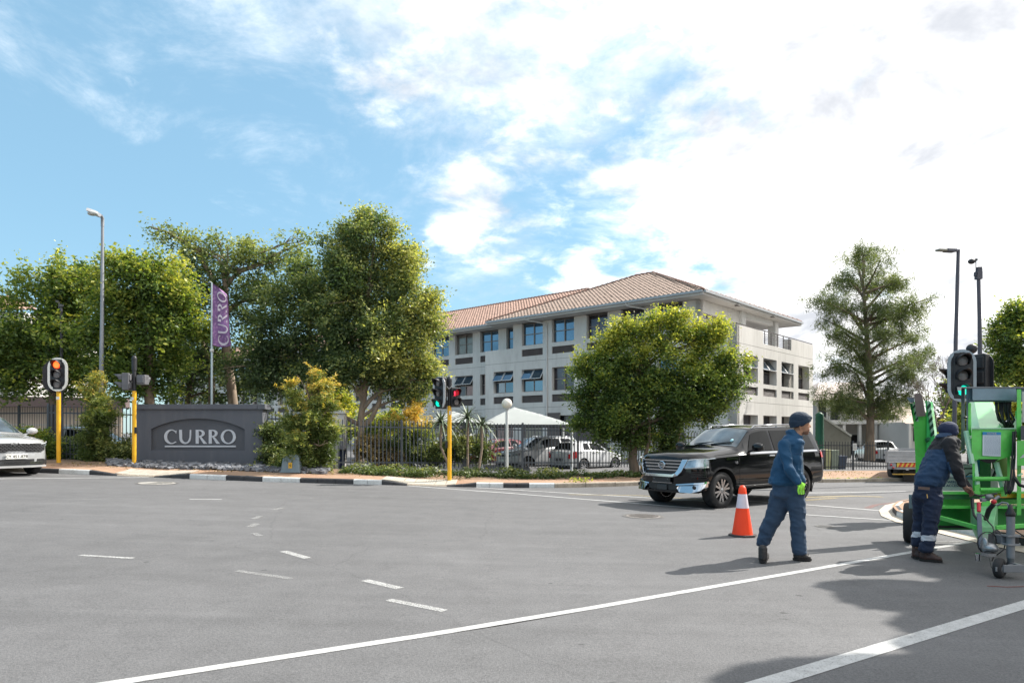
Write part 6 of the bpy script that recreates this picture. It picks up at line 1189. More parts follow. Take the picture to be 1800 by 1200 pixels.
# ================================================================ people
def organic(name,shapes,m,parent,vox=.012,sm=3,disp=0.0,dsc=.12,fn=None,mats=None):
    """shapes: (p,q,(rx,ry,rz)p,(rx,ry,rz)q) swept ellipsoids fused into one skin"""
    mb=MB()
    for p,q,a,b in shapes:
        p=Vector(p);q=Vector(q); a=(a,)*3 if isinstance(a,(int,float)) else a; b=(b,)*3 if isinstance(b,(int,float)) else b
        L=(q-p).length; r=min(min(a),min(b)); n=max(1,int(L/(r*.45)))
        for i in range(n+1):
            k=i/n; mb.ell(p.lerp(q,k),tuple(a[j]+(b[j]-a[j])*k for j in range(3)),nu=16,nv=10)
    o=mb.build(name,m,parent,world=True); md=o.modifiers.new('r','REMESH'); md.mode='VOXEL'; md.voxel_size=vox; md.use_smooth_shade=True
    if sm: ms=o.modifiers.new('s','SMOOTH'); ms.iterations=sm; ms.factor=.5
    dg=bpy.context.evaluated_depsgraph_get(); dg.update(); me=bpy.data.meshes.new_from_object(o.evaluated_get(dg)); o.modifiers.clear(); o.data=me
    if disp:   # cloth creases: thin ridges and soft hollows across the limb
        n_=len(me.vertices); co=np.empty(n_*3); me.vertices.foreach_get('co',co); co=co.reshape(-1,3); nr=np.array([v.normal[:] for v in me.vertices]); Q=co*np.array([1,1,1.25])
        f=1-np.abs(fbm3(Q,9/dsc*.2,3))*1.9; g=1-np.abs(fbm3(Q+5,16/dsc*.2,8))*1.9
        d_=disp*(.30*np.clip(f,-.3,1)+.20*np.clip(g,-.3,1)+.22*fbm3(Q,5/dsc*.1,4))-disp*.12
        me.vertices.foreach_set('co',(co+nr*d_[:,None]).reshape(-1)); me.update()
    me.materials.clear()
    for mm in (mats or [m]): me.materials.append(mm)
    mi=[0]*len(me.polygons)
    if fn:
        Mw=wm(o)
        for i,p in enumerate(me.polygons):
            c=Mw@p.center; mi[i]=fn((c.x/c.y*F+CX),(HY-(c.z-HC)/c.y*F),c.y)
    me.polygons.foreach_set('material_index',mi); me.polygons.foreach_set('use_smooth',[True]*len(me.polygons)); return o
def cloth(name,c,var=.15,wr=.5):
    m=mat(name,c,.85,var=var,scale=7,bump=wr,bscale=9,stretch=(1,1,.6)); b=m.node_tree.nodes['Principled BSDF']; b.inputs['Sheen Weight'].default_value=.04; return m
SKIN=mat('skin_brown',(.40,.21,.13),.55,var=.08,scale=12,spec=.4); SKIND=mat('skin_dark_brown',(.2,.1,.06),.55,var=.1,scale=12); BEARD=mat('beard_hair',(.03,.02,.015),.9,var=.3,scale=60,bump=.8,bscale=200)
JKB=cloth('jacket_blue_fleece',(.006,.055,.125)); TRB=cloth('trousers_slate_blue',(.026,.053,.098)); TRN=cloth('trousers_navy',(.008,.017,.045)); JKN=cloth('fleece_mid_blue',(.013,.040,.09)); JKK=cloth('fleece_black',(.009,.009,.012)); BNI=cloth('beanie_petrol_knit',(.009,.025,.05),wr=.9); BNN=cloth('beanie_navy_knit',(.010,.018,.055),wr=.9); GLV=cloth('glove_lime',(.32,.75,.06),wr=.2); SHO=mat('boot_black_leather',(.018,.017,.018),.6,var=.3,scale=8,bump=.3,bscale=40,dirt=.25); SHB=mat('boot_brown_leather',(.045,.02,.016),.55,var=.3,scale=8,bump=.3,bscale=40,dirt=.1); SOLE=mat('boot_sole',(.015,.013,.012),.8); SHIRT=cloth('shirt_grey',(.22,.25,.3)); RFL=mat('reflective_tape',(.55,.56,.6),.4,var=.08)
def boot(par,ankle,toe,heel_z,m,w=.048,side=None):
    A=Vector(ankle);T=Vector(toe); d=T-A; d.z=0; L=d.length; d.normalize(); H_=A-d*.055; z=heel_z
    P=lambda k,h:Vector((H_.x+d.x*k,H_.y+d.y*k,z+h)); n=Vector((-d.y,d.x,0)); TT=L+.055
    sh=[(P(.04,.06),P(.05,.17),(.055,.055,.06),(.056,.056,.05)),(P(.04,.05),P(TT*.55,.055),(.05,.05,.045),(.053,.053,.042)),(P(TT*.5,.055),P(TT-.06,.042),(.053,.053,.045),(.05,.05,.034)),(P(TT*.3,.11),P(TT*.55,.075),(.045,.045,.04),(.045,.045,.03))]
    o=organic('boot',sh,m,par,.008,3); mb=MB(); out=[]
    for k,wd_ in ((-.015,.03),(.04,.047),(TT*.35,.042),(TT*.65,.054),(TT-.05,.05),(TT-.005,.028)): out.append((k,wd_))
    poly=[(k,w_) for k,w_ in out]+[(k,-w_) for k,w_ in reversed(out)]; mb.prism(poly,P(0,.003),d,n,(0,0,.026)); mb.build('sole',SOLE,o,world=True,bevel=.004)
    mb=MB()
    for i in range(4): k=TT*.38+i*.028; h_=.125-i*.017; mb.tube([P(k,h_)+n*.03,P(k+.01,h_+.012),P(k,h_)-n*.03],.004,5)
    mb.tube([P(TT*.36,.135),P(TT*.36+.04,.15)+n*.03,P(TT*.36+.06,.12)+n*.05],.0035,5); mb.build('laces',SOLE,o,world=True)
    return o
# ---- walking man
Yw=8.92; w=lambda x,y,dy=0.0:W(x,y,Yw+dy)
pn=thing('person','man in a blue fleece and petrol beanie striding right past the black car','person',(w(1390,988).x,Yw,G(3.6)))
hd=[(w(1408.6,742),w(1409.2,741),(.098,.082,.115),(.098,.082,.115)),(w(1413,750),w(1414,754),(.07,.064,.07),(.062,.06,.06)),(w(1413,758.5),w(1417,761),(.046,.05,.034),(.032,.036,.024)),(w(1420.8,744),w(1424.1,749.6),(.012,.013,.014),(.0145,.017,.012)),(w(1419,740.5),w(1420.5,740.5),(.02,.05,.013),(.014,.045,.011)),(w(1421,755.5),w(1422.3,755.8),(.01,.024,.006),(.008,.02,.006)),(w(1421,758.2),w(1421.8,758.4),(.01,.022,.006),(.008,.018,.005)),
    (w(1406,748,-.078),w(1406,754,-.074),(.014,.01,.018),(.01,.009,.012)),(w(1404,755),w(1397,774),(.062,.058,.06),(.07,.065,.06)),(w(1397,776),w(1387,850),(.11,.10,.08),(.12,.1,.08)),(w(1379,782,-.14),w(1388,822,-.24),.035,.033),(w(1388,822,-.24),w(1405,848,-.24),.032,.026),(w(1404,847,-.24),w(1410,858,-.25),(.03,.016,.03),(.034,.014,.03)),
    (w(1395,785,.14),w(1398,840,.2),.035,.03),(w(1392,865,-.05),w(1406,915,-.06),.07,.05),(w(1406,915,-.06),w(1408,968,-.04),.05,.035),(w(1375,865,.06),w(1358,912,.1),.07,.05),(w(1358,912,.1),w(1341,958,.2),.05,.035)]
organic('body',hd,SKIN,pn,.0075,2,mats=[SKIN,mat('stubble_skin',(.19,.095,.06),.8,var=.2,scale=90),mat('lips',(.22,.09,.07),.5)],fn=lambda px,py,y:2 if (px>1420.3 and 754.3<py<757) else 1 if (py>757.5+max(0,1416-px)*.35 and px>1409) and py<765.5 else 0)
bo=MB().ell(w(1420.2,744.3,-.045),(.009,.008,.006)).build('eye',mat('eye_dark',(.02,.012,.01),.2),pn,world=True); MB().bar(w(1416.5,740.6,-.062),w(1422,740.2,-.045),.008,.006).build('eyebrow',BEARD,pn,world=True)
0 and organic('beard',[(w(1412,759.5,-.035),w(1418.2,761.5,-.012),(.022,.018,.02),(.017,.02,.014)),(w(1409,753,-.058),w(1412,759,-.045),(.012,.008,.02),(.016,.012,.018)),(w(1420.8,753.6,-.01),w(1421.2,753.8,-.02),(.007,.018,.004),(.007,.012,.004))],BEARD,pn,.006,1)
organic('beanie',[(w(1405.5,736.5),w(1407,735.5),(.128,.108,.098),(.122,.106,.09)),(w(1403,742),w(1401.5,746),(.118,.106,.06),(.10,.10,.035)),(w(1409,738),w(1415.5,734.5),(.115,.102,.05),(.085,.09,.045))],BNI,pn,.009,3,.007,.05)
mb=MB(); n_=30; vs=[]
for i in range(n_):
    a=2*math.pi*i/n_; ca,sa=math.cos(a),math.sin(a); c0=w(1407,741.3)+Vector((0,0,ca*.045))
    for r_,h_ in ((1.0,-.033),(1.035,-.012),(1.03,.014),(.985,.028)): vs.append(c0+Vector((.130*ca*r_,.111*sa*r_,h_)))
mb.add(vs,[(4*i+k,4*((i+1)%n_)+k,4*((i+1)%n_)+k+1,4*i+k+1) for i in range(n_) for k in range(3)],0,True); mb.build('beanie_cuff',BNI,pn,world=True)
jk=[(w(1395,778),w(1386,806),(.115,.175,.075),(.165,.185,.1)),(w(1386,806),w(1381,846),(.168,.18,.1),(.215,.185,.06)),(w(1390,771),w(1387,780),(.085,.13,.055),(.12,.17,.06)),(w(1400,768),w(1391,768),(.07,.075,.035),(.07,.075,.045)),(w(1376,848),w(1384,850),(.19,.16,.05),(.19,.17,.045)),(w(1400,835),w(1402,846),(.09,.15,.06),(.085,.15,.05)),
    (w(1379.5,783,-.12),w(1380,792,-.15),(.075,.075,.08),(.074,.07,.08)),(w(1380,792,-.15),w(1386,823,-.24),(.074,.07,.08),(.064,.06,.064)),(w(1390,758),w(1398,770),(.05,.085,.03),(.075,.10,.035)),(w(1386,823,-.24),w(1402,846,-.26),(.064,.06,.064),(.047,.045,.047)),(w(1399,786,.15),w(1402,830,.2),(.075,.07,.075),(.06,.06,.06))]
def jf(px,py,y): return 0
organic('jacket',jk,JKB,pn,.011,2,.036,.13)
organic('shirt',[(w(1403.5,772,-.03),w(1407,785,-.06),(.028,.05,.03),(.03,.06,.04))],SHIRT,pn,.01,1)
MB().tube([w(1406,776,-.10),w(1410,800,-.15),w(1412.5,825,-.12),w(1411.5,849,-.10)],.006,6).build('zip',mat('zip_grey',(.3,.33,.36),.4,metal=.4),pn,world=True); MB().tube([w(1388,796.5,-.20),w(1398,797,-.195),w(1408,797.5,-.15)],.003,5).build('chest_seam',cloth('seam_blue',(.015,.055,.14)),pn,world=True)
tr_=[(w(1386,852),w(1384,868),(.195,.15,.07),(.205,.155,.08)),(w(1396,868,-.06),w(1402,905,-.06),(.14,.115,.1),(.105,.1,.08)),(w(1402,905,-.06),w(1403.5,950,-.05),(.1,.095,.08),(.088,.085,.07)),(w(1403.5,950,-.05),w(1405.5,969,-.05),(.09,.086,.05),(.082,.08,.04)),(w(1374,870,.06),w(1363,905,.1),(.15,.125,.11),(.125,.1,.09)),(w(1363,905,.1),w(1349,932,.15),(.118,.1,.08),(.1,.09,.06)),(w(1349,932,.15),w(1341,955,.2),(.095,.09,.05),(.078,.08,.035))]
organic('trousers',tr_,TRB,pn,.011,2,.032,.11)
boot(pn,w(1404,975,-.02),w(1427,983,-.05),G(3.6)+.004,SHO); boot(pn,gp(1341,975,.1)+Vector((0,0,0)),gp(1345.5,979,.0),G(3.4)+.012,SHO)
gl=[(w(1403,846,-.25),w(1409,855,-.26),(.036,.024,.034),(.045,.02,.034))]
for (x0,y0),(x1,y1),(x2,y2),o_ in (((1404.5,855),(1403,862),(1404.5,868),-.29),((1407.5,857),(1407,864),(1408.5,870),-.275),((1410.5,857.5),(1411,864.5),(1411.5,870),-.255),((1413.3,857),(1414.5,863),(1414.5,868),-.235),((1412,850),(1416.5,854),(1418,860),-.225)): gl+=[(w(x0,y0,o_),w(x1,y1,o_),.0135,.012),(w(x1,y1,o_),w(x2,y2,o_),.012,.0095)]
organic('glove',gl,GLV,pn,.0048,1,fn=lambda px,py,y:1 if (px>1414.5 and py>852) or py>868.5 else 0,mats=[GLV,JKK])
# ---- worker at the lift
Yw=8.98; w=lambda x,y,dy=0.0:W(x,y,Yw+dy)
pn=thing('person','worker in navy trousers and black-yoked blue fleece bending over the lift drawbar','person',(w(1628,990).x,Yw,G(5.3)))
sk=[(w(1668,757,.05),w(1671,760,.05),(.085,.085,.1),(.08,.08,.09)),(w(1674,768,.03),w(1676,772,.02),(.055,.055,.06),(.04,.05,.04)),(w(1665,764,.03),w(1662,778),.06,.06),(w(1661,790),w(1634,855),(.08,.09,.05),(.11,.1,.08)),(w(1672,785,-.16),w(1686,824,-.24),.04,.036),(w(1686,824,-.24),w(1694,854,-.24),.036,.028),(w(1693,852,-.24),w(1701,861,-.25),(.03,.026,.026),(.042,.024,.032)),
    (w(1655,785,.16),w(1685,830,.2),.04,.03),(w(1685,830,.2),w(1706,862,.1),.03,.026),(w(1636,868,-.05),w(1635,915,-.05),.07,.05),(w(1635,915,-.05),w(1627,966,-.03),.05,.035),(w(1622,868,.07),w(1617,915,.12),.07,.05),(w(1617,915,.12),w(1612,960,.14),.05,.035)]
for (x0,y0),(x1,y1),(x2,y2),o_ in (((1702,858),(1708,861),(1711,866),-.285),((1703,860.5),(1709.5,864),(1710.5,869),-.262),((1703,863),(1708.5,867),(1708,871),-.24),((1701.5,865),(1706,868.5),(1705,872),-.22),((1699,857),(1704.5,856.5),(1709,858.5),-.215)): sk+=[(w(x0,y0,o_),w(x1,y1,o_),.0125,.0115),(w(x1,y1,o_),w(x2,y2,o_),.0115,.009)]
organic('body',sk,SKIND,pn,.0062,1)
organic('beanie',[(w(1666,754,.05),w(1667,753,.05),(.118,.11,.1),(.115,.108,.095)),(w(1669,762,.05),w(1672,760,.04),(.088,.098,.05),(.082,.095,.05))],BNN,pn,.009,3,.005,.05)

jk=[(w(1664,775),w(1658,792),(.135,.19,.075),(.16,.2,.1)),(w(1658,792),w(1639,835),(.162,.2,.11),(.185,.19,.1)),(w(1637,835),w(1633,850),(.185,.18,.07),(.18,.17,.05)),(w(1666,767,.03),w(1663,774),(.075,.08,.04),(.12,.15,.06)),(w(1668,781,-.15),w(1681,822,-.25),(.085,.085,.09),(.074,.07,.075)),(w(1681,822,-.25),w(1691,850,-.24),(.068,.064,.068),(.048,.046,.048)),(w(1662,785,.15),w(1684,828,.2),(.08,.08,.08),(.06,.06,.06)),(w(1684,828,.2),w(1702,856,.12),.055,.042)]
organic('jacket',jk,JKN,pn,.011,2,.034,.10,mats=[JKN,JKK],fn=lambda px,py,y:1 if (py<789-(px-1650)*.02 or px>1664+(py-789)*.3-6 and py<812 or px>1668+max(0,(py-812))*.32) else 0)
organic('collar',[(w(1661,763,.02),w(1657,767.5),(.085,.09,.025),(.09,.095,.022))],JKN,pn,.01,2)
tr_=[(w(1631,856),w(1630,872),(.165,.14,.07),(.175,.15,.08)),(w(1639,875,-.05),w(1636,912,-.06),(.125,.11,.1),(.1,.095,.08)),(w(1636,912,-.06),w(1631,948,-.04),(.098,.092,.08),(.088,.085,.06)),(w(1631,948,-.04),w(1627,965,-.04),(.088,.085,.04),(.08,.08,.04)),(w(1620,875,.07),w(1617,912,.12),(.115,.11,.1),(.085,.085,.08)),(w(1617,912,.12),w(1613,955,.14),(.08,.08,.07),(.072,.075,.05))]
organic('trousers',tr_,TRN,pn,.011,2,.034,.09,mats=[TRN,RFL],fn=lambda px,py,y:1 if ((px>1618.8 and y<Yw+.06 and 940.5<py<950) or (px<1621 and 934<py<943.5 and y>Yw-.02)) else 0)
MB().bar(w(1614,857,-.16),w(1634,858.5,-.19),.012,.035).build('belt',mat('belt_leather',(.12,.075,.06),.6),pn,world=True); MB().bar(w(1629.3,868,-.175),w(1630.3,875,-.18),.008,.008,).build('pocket_label',mat('label_orange',(.6,.35,.1),.6),pn,world=True)
boot(pn,w(1627,972,-.02),w(1658,991,-.12),G(5.4)+.004,SHB); boot(pn,w(1612,967,.16),w(1622,982,.06),G(5.3)+.004,SHB)
# ---- someone behind the railings beside the pillar
Yw=25.0; w=lambda x,y,dy=0.0:W(x,y,Yw+dy); zf=TERR(-6.2,25.0)
pn=thing('person','person in a grey padded jacket standing behind the railings beside the pillar','person',(w(600,800).x,Yw,zf)); sc_=1.72/1.0
B3=Vector((w(600,0).x,Yw,zf)); q=lambda x,z,y=0:B3+Vector((x,y,z))
organic('body',[(q(-.05,1.46),q(-.05,1.5),(.08,.09,.1),(.08,.09,.1)),(q(-.03,1.36),q(0,1.25),.05,.06),(q(0,1.2),q(0,.85),.1,.1),(q(.02,.8),q(0,.08),.07,.05),(q(0,.8,.15),q(0,.08,.15),.07,.05)],SKIND,pn,.02,2)
organic('hair',[(q(-.03,1.5),q(-.02,1.52),(.09,.1,.09),(.09,.1,.09))],BEARD,pn,.02,1)
organic('padded_jacket',[(q(0,1.26),q(.04,.85),(.14,.2,.1),(.16,.2,.08)),(q(.05,1.22,-.16),q(.10,.85,-.2),.075,.065)],cloth('jacket_grey_padded',(.2,.2,.22)),pn,.02,2,.03,.1)
organic('trousers',[(q(.02,.82),q(0,.1),(.13,.1,.08),(.08,.08,.05)),(q(.02,.82,.12),q(-.02,.1,.14),(.13,.1,.08),(.08,.08,.05))],TRN,pn,.02,2)
organic('boot',[(q(-.1,.05),q(.03,.06),.05,.05),(q(-.1,.05,.14),q(.03,.06,.14),.05,.05)],SHO,pn,.02,1)
# ================================================================ green trailer boom lift
LIM=mat('lift_green_paint',(.10,.54,.085),.42,var=.16,scale=3,dirt=.35,coat=.2,bump=.08,bscale=12,dcol=(.12,.22,.07)); LIMP=mat('lift_pale_green',(.34,.60,.42),.38,var=.12,scale=3,dirt=.12,coat=.3); LIMD=mat('lift_dark_green',(.012,.13,.04),.5,var=.2,scale=4,dirt=.15); STB=mat('lift_blue_grey_steel',(.13,.19,.235),.45,var=.14,scale=4,dirt=.15); STG=mat('lift_grey_steel',(.19,.20,.215),.45,metal=.3,var=.15,scale=4,dirt=.2); HOS=mat('hydraulic_hose',(.012,.012,.013),.45); RED=mat('grip_red',(.5,.02,.03),.4,var=.1); PLT=mat('worn_brown_plate',(.14,.105,.10),.6,var=.2,scale=10); YLO=mat('machine_yellow',(.62,.36,.03),.5,var=.15,dirt=.3); WBX=mat('machine_white_panel',(.42,.45,.45),.5,var=.1,dirt=.2)
bl=thing('boom_lift','lime green trailer boom lift with raised mast and jockey wheel at the right edge','boom lift',W(1720,960,9.7))
bl.location.z=G(6)
def A(mb,name,m,bevel=.006,par=None): return mb.build(name,m,par or bl,world=True,bevel=bevel)
def face(px,Y,dp,m,name,bevel=.006,par=None):
    pts=[W(x,y,Y) for x,y in px]; mb=MB(); mb.prism([(p.x,p.z) for p in pts],(0,Y,0),(1,0,0),(0,0,1),(dp*.6,dp*.8,0)); return A(mb,name,m,bevel,par)
def rect(x0,x1,y0,y1,Y,dp,m,name,bevel=.006,par=None): return face([(x0,y1),(x1,y1),(x1,y0),(x0,y0)],Y,dp,m,name,bevel,par)
# raised mast at the left
Ym=10.6
ms_=face([(1611,905),(1626,905),(1627,820),(1629,730),(1607,706),(1604,712),(1609,800)],Ym,.30,LIM,'mast'); face([(1626.5,905),(1641,905),(1642,800),(1643,765),(1635,705),(1626,704),(1629,735),(1628,820)],Ym-.03,.36,mat('lift_mid_green',(.05,.46,.12),.4,var=.12,scale=4,dirt=.1,coat=.3),'mast_side')
face([(1606.5,692.5),(1617,690.5),(1621,695),(1626.5,731),(1613,732),(1611,731)],Ym-.10,.06,PLT,'mast_head_plate'); rect(1594,1607,697.5,700,Ym,.2,STG,'bracket'); face([(1594.5,700),(1606.5,700),(1607,706),(1600,707.5)],Ym,.2,STB,'bracket'); face([(1599,708),(1605,709),(1610,745),(1606,745)],Ym+.05,.2,LIMD,'mast_inner')
HZ=mat('hazard_dark_green',(.012,.05,.03),.5); HZP=mat('hazard_pale',(.3,.5,.36),.5)
face([(1629,705.2),(1635,705),(1643,765),(1637,766.5)],Ym-.037,.006,HZP,'hazard_tape',0,ms_); face([(1603.8,709),(1608,708.5),(1615,740),(1611,741)],Ym-.006,.005,HZP,'hazard_tape',0,ms_)
for i in range(5): x=1629.2+i*1.55;y=707+i*12; face([(x,y+7),(x+6.6,y),(x+7.3,y+6),(x+.8,y+13)],Ym-.043,.006,HZ,'hazard_stripe',0,ms_)
for i in range(3): x=1604.2+i*2.4;y=710+i*11; face([(x,y+5),(x+4.2,y),(x+4.8,y+4),(x+.6,y+9)],Ym-.011,.005,HZ,'hazard_stripe',0,ms_)
MB().tube([W(1632,771,Ym-.07),W(1632,771,Ym+.1)],.028,12).build('pivot_pin',LIMD,bl,world=True); A(MB().tube([W(1618,882,Ym-.05),W(1618,882,Ym+.3)],.035,12),'pivot_pin',STG,0)
face([(1625,772),(1631,768),(1634,775),(1628,778)],Ym-.045,.01,LIMD,'lug',0)
# top cross beam
Yt=9.9; rect(1698.5,1960,681.5,706,Yt,.10,STB,'top_beam'); rect(1682,1960,679.6,681.8,Yt-.06,.25,STG,'beam_lip',.003); rect(1709.5,1786,682.8,703,Yt-.10,.09,mat('lift_light_blue_grey',(.17,.245,.30),.42,var=.1,scale=4,dirt=.1),'control_cover',.012); rect(1683,1689,681,686,Yt-.12,.05,WBX,'bracket')
for x,y in ((1702,686),(1789,684),(1789,700),(1704,702)): A(MB().ell(W(x,y,Yt-.01),(.012,.008,.012)),'bolt',STG,0)
rect(1689.5,1696,682,792,Yt+.1,.06,STG,'prop_bar'); A(MB().bar(W(1697,790,Yt+.1),W(1684,797,Yt+.05),.03,.03).bar(W(1684,797,Yt+.05),W(1686,806,Yt+.05),.03,.03),'hook',STG); rect(1698.5,1704,706,760,Yt+.12,.1,STB,'upright'); A(MB().ell(W(1697,733.5,Yt+.05),(.03,.02,.015)),'catch',HOS,0)
# telescopic boom, foreshortened; one facet's bright reflection is put into its colour
def hexboom(a,b,ra,rb,m,name,par=None,rot=0.0):
    mb=MB(); d=(b-a).normalized(); s=d.cross(up).normalized(); u=s.cross(d).normalized(); vs=[]
    for p,r in ((a,ra),(b,rb)):
        for k in range(6): t=math.pi/6+k*math.pi/3+rot; vs.append(p+s*math.cos(t)*r*1.0+u*math.sin(t)*r*.8)
    mb.add(vs,[(k,(k+1)%6,(k+1)%6+6,k+6) for k in range(6) if k!=3]+[tuple(range(5,-1,-1)),tuple(range(6,12))]); mb.add([vs[3],vs[4],vs[10],vs[9]],[(0,1,2,3)],1); return A(mb,name,[mat('lift_boom_green',(.16,.56,.20),.35,var=.1,dirt=.15,coat=.3,dcol=(.2,.3,.2)),m],.0,par)
hexboom(W(1721,703,11.6),W(1741,775,9.75),.175,.255,mat('lift_boom_glint',(.62,.78,.66),.25,var=.08,coat=.5),'boom',rot=math.pi/6); 
rect(1702,1706.5,708,765,9.8,.12,LIM,'boom_guide'); rect(1786.5,1790,716,760,9.8,.1,LIM,'boom_guide'); face([(1776,752),(1790,716),(1796,716),(1796,756)],10.1,.15,LIMP,'boom_cheek'); A(MB().tube([W(1786,724,9.75),W(1795,724,9.75)],.02,8).tube([W(1787,722,9.75),W(1787,735,9.75)],.016,8),'valve',LIM,0)
for i in range(9):
    x=1750+i*3.3; rr=random.Random(i); A(MB().tube([W(x,700,9.95),W(x+rr.uniform(-2,2),722,9.9),W(x+rr.uniform(-1,7),738,9.85+rr.uniform(-.1,.15)),W(1768+rr.uniform(-4,14),748,9.9),W(1772+i*1.5,762,9.95)],.014,6),'hose',HOS,0)
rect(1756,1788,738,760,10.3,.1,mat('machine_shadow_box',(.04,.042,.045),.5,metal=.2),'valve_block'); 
for x,y in ((1758,744),(1770,741),(1781,746)): A(MB().ell(W(x,y,10.25),(.03,.03,.018)),'fitting',CHROME,0)
# front panel with notice
Yp=9.55; pnl=face([(1708,808),(1722,808),(1733,812.5),(1747,812.5),(1758,807),(1783,800),(1784,753),(1708,753)],Yp,.30,LIM,'front_panel',.008); rect(1707,1785,751.8,753.6,Yp-.02,.36,LIMP,'panel_edge',.002)
nt_=face([(1727,800.5),(1759,802),(1759.5,759.5),(1727.3,758.8)],Yp-.012,.01,mat('notice_paper',(.52,.58,.64),.45,var=.04),'notice_sheet',0); face([(1727.2,763.8),(1759.5,764.2),(1759.5,759.3),(1727.3,758.6)],Yp-.016,.004,mat('notice_blue',(.02,.2,.42),.45),'notice_header',0,nt_)
k=Yp/F; text_part('NOTICE','lettering',WBX,nt_,wm(nt_).inverted()@(Matrix.Translation(W(1743.3,761.6,Yp-.019))@Matrix.Rotation(math.pi/2,4,'X')),size=.036,ext=.0005,bold=.0006)
mb=MB(); rr=random.Random(2)
for i in range(17):
    y=767+i*1.95; x=1729.0
    while x<1757: l=rr.uniform(1,4.5); l=min(l,1757.5-x); mb.box(((W(x+l/2,0,Yp).x),Yp-.0125,W(0,y,Yp).z),(l*k*.9,.001,.0055)); x+=l+.5
    if rr.random()<.2: pass
mb.build('small_print',mat('print_grey_blue',(.2,.25,.33),.6),nt_,world=True)
face([(1719,806.5),(1756,806.5),(1748,812),(1739,813.5),(1731,812)],Yp-.006,.01,mat('cutout_shade_black',(.008,.008,.008),.9),'cutout_shade',0)  # black sheet paints the shade inside the arched cutout
# frame legs and tubes
face([(1709,806),(1713.5,806),(1714.5,862),(1710,864)],Yp+.02,.10,LIM,'frame_leg'); face([(1770.5,800),(1775.5,800),(1775.5,866),(1770.5,868)],Yp+.02,.10,LIM,'frame_leg')
for y,x0,x1,r in ((841,1712,1771,.030),(860,1722,1762,.028)): A(MB().tube([W(x0,y,Yp-.02),W(x1,y,Yp-.02)],r,14),'frame_tube',LIM,0)
for p,q,ww in (((1698,757),(1709,815),.05),((1712,806),(1718,852),.05),((1751,812),(1763,858),.055)): A(MB().bar(W(p[0],p[1],Yp+.08),W(q[0],q[1],Yp+.0),ww,.05),'strut',LIMP,.006)
face([(1713,853),(1722,850),(1723,870),(1714,871)],Yp-.03,.12,LIM,'lug'); face([(1760,855),(1770,855),(1770,872),(1760,872)],Yp-.03,.12,LIM,'lug')
rect(1722,1741,806,868,9.95,.25,LIMD,'slew_column'); rect(1741,1754,824,866,10.05,.2,WBX,'battery_box'); face([(1714,806),(1723,806),(1723,832),(1716,832)],10.05,.1,mat('sticker_blue',(.05,.3,.5),.5),'sticker',0); A(MB().tube([W(1745,808,10),W(1751,826,10),W(1744,842,10)],.02,8),'hose',HOS,0); A(MB().ell(W(1762,818,10.2),(.14,.1,.22)),'counterweight',mat('olive_casting',(.12,.2,.05),.6,var=.2),0)
# engine cover with lettering
Ye=10.0; eb=face([(1655,862),(1712,862),(1712,818),(1664,815)],Ye,.55,WBX,'engine_cover',.02); rect(1655,1712,838,841,Ye-.02,.06,STG,'cover_ridge'); face([(1697,842),(1711,842),(1711,836),(1697,836)],Ye-.008,.006,mat('sticker_blue'  ,(.05,.3,.5),.5),'sticker',0,eb)
kk=mat('lettering_navy',(.03,.05,.12),.6); text_part('POWERED','lettering',kk,eb,wm(eb).inverted()@(Matrix.Translation(W(1672,847,Ye-.004))@Matrix.Rotation(math.pi/2,4,'X')),size=.05,ext=.001,bold=.001); text_part('& ACCESS','lettering',kk,eb,wm(eb).inverted()@(Matrix.Translation(W(1672,853,Ye-.004))@Matrix.Rotation(math.pi/2,4,'X')),size=.055,ext=.001,bold=.001)
for y,x0 in ((816,1686),(823,1690),(831,1698)): A(MB().tube([W(x0,y+5,Ye-.05),W(x0+6,y,Ye-.06),W(x0+24,y,Ye-.05)],.009,6),'cable',HOS,0)
# right-hand posts, hoses
rect(1787.5,1795,684,905,9.6,.12,LIM,'post'); rect(1797,1812,688,742,9.7,.1,WBX,'sign_plate'); rect(1794.5,1840,748,773,9.45,.2,mat('dark_control_box',(.05,.055,.07),.5),'control_box',.01); face([(1788,818),(1850,818),(1850,774),(1788,774)],9.4,.12,mat('lift_bright_green',(.09,.50,.07),.4,var=.1,dirt=.1,coat=.3),'side_plate',.006); face([(1792,805),(1806,803),(1806,798),(1799,798)],9.393,.006,WBX,'sticker',0)
for x0,x1,x2 in ((1781,1780,1777),(1784,1784,1781),(1786,1779,1784)): A(MB().tube([W(x0,758,9.5),W(x1,800,9.48),W(x2,840,9.45),W(x2-4,860,9.4),W(x2-9,868,9.4),W(x2-11,858,9.45),W(x2-9,845,9.5)],.012,6),'hose',HOS,0)
A(MB().tube([W(1783,838,9.4),W(1792,852,9.35),W(1812,858,9.4)],.022,8),'hose',HOS,0); A(MB().bar(W(1789,836,9.4),W(1797,832,9.4),.03,.02),'lever',LIMP)
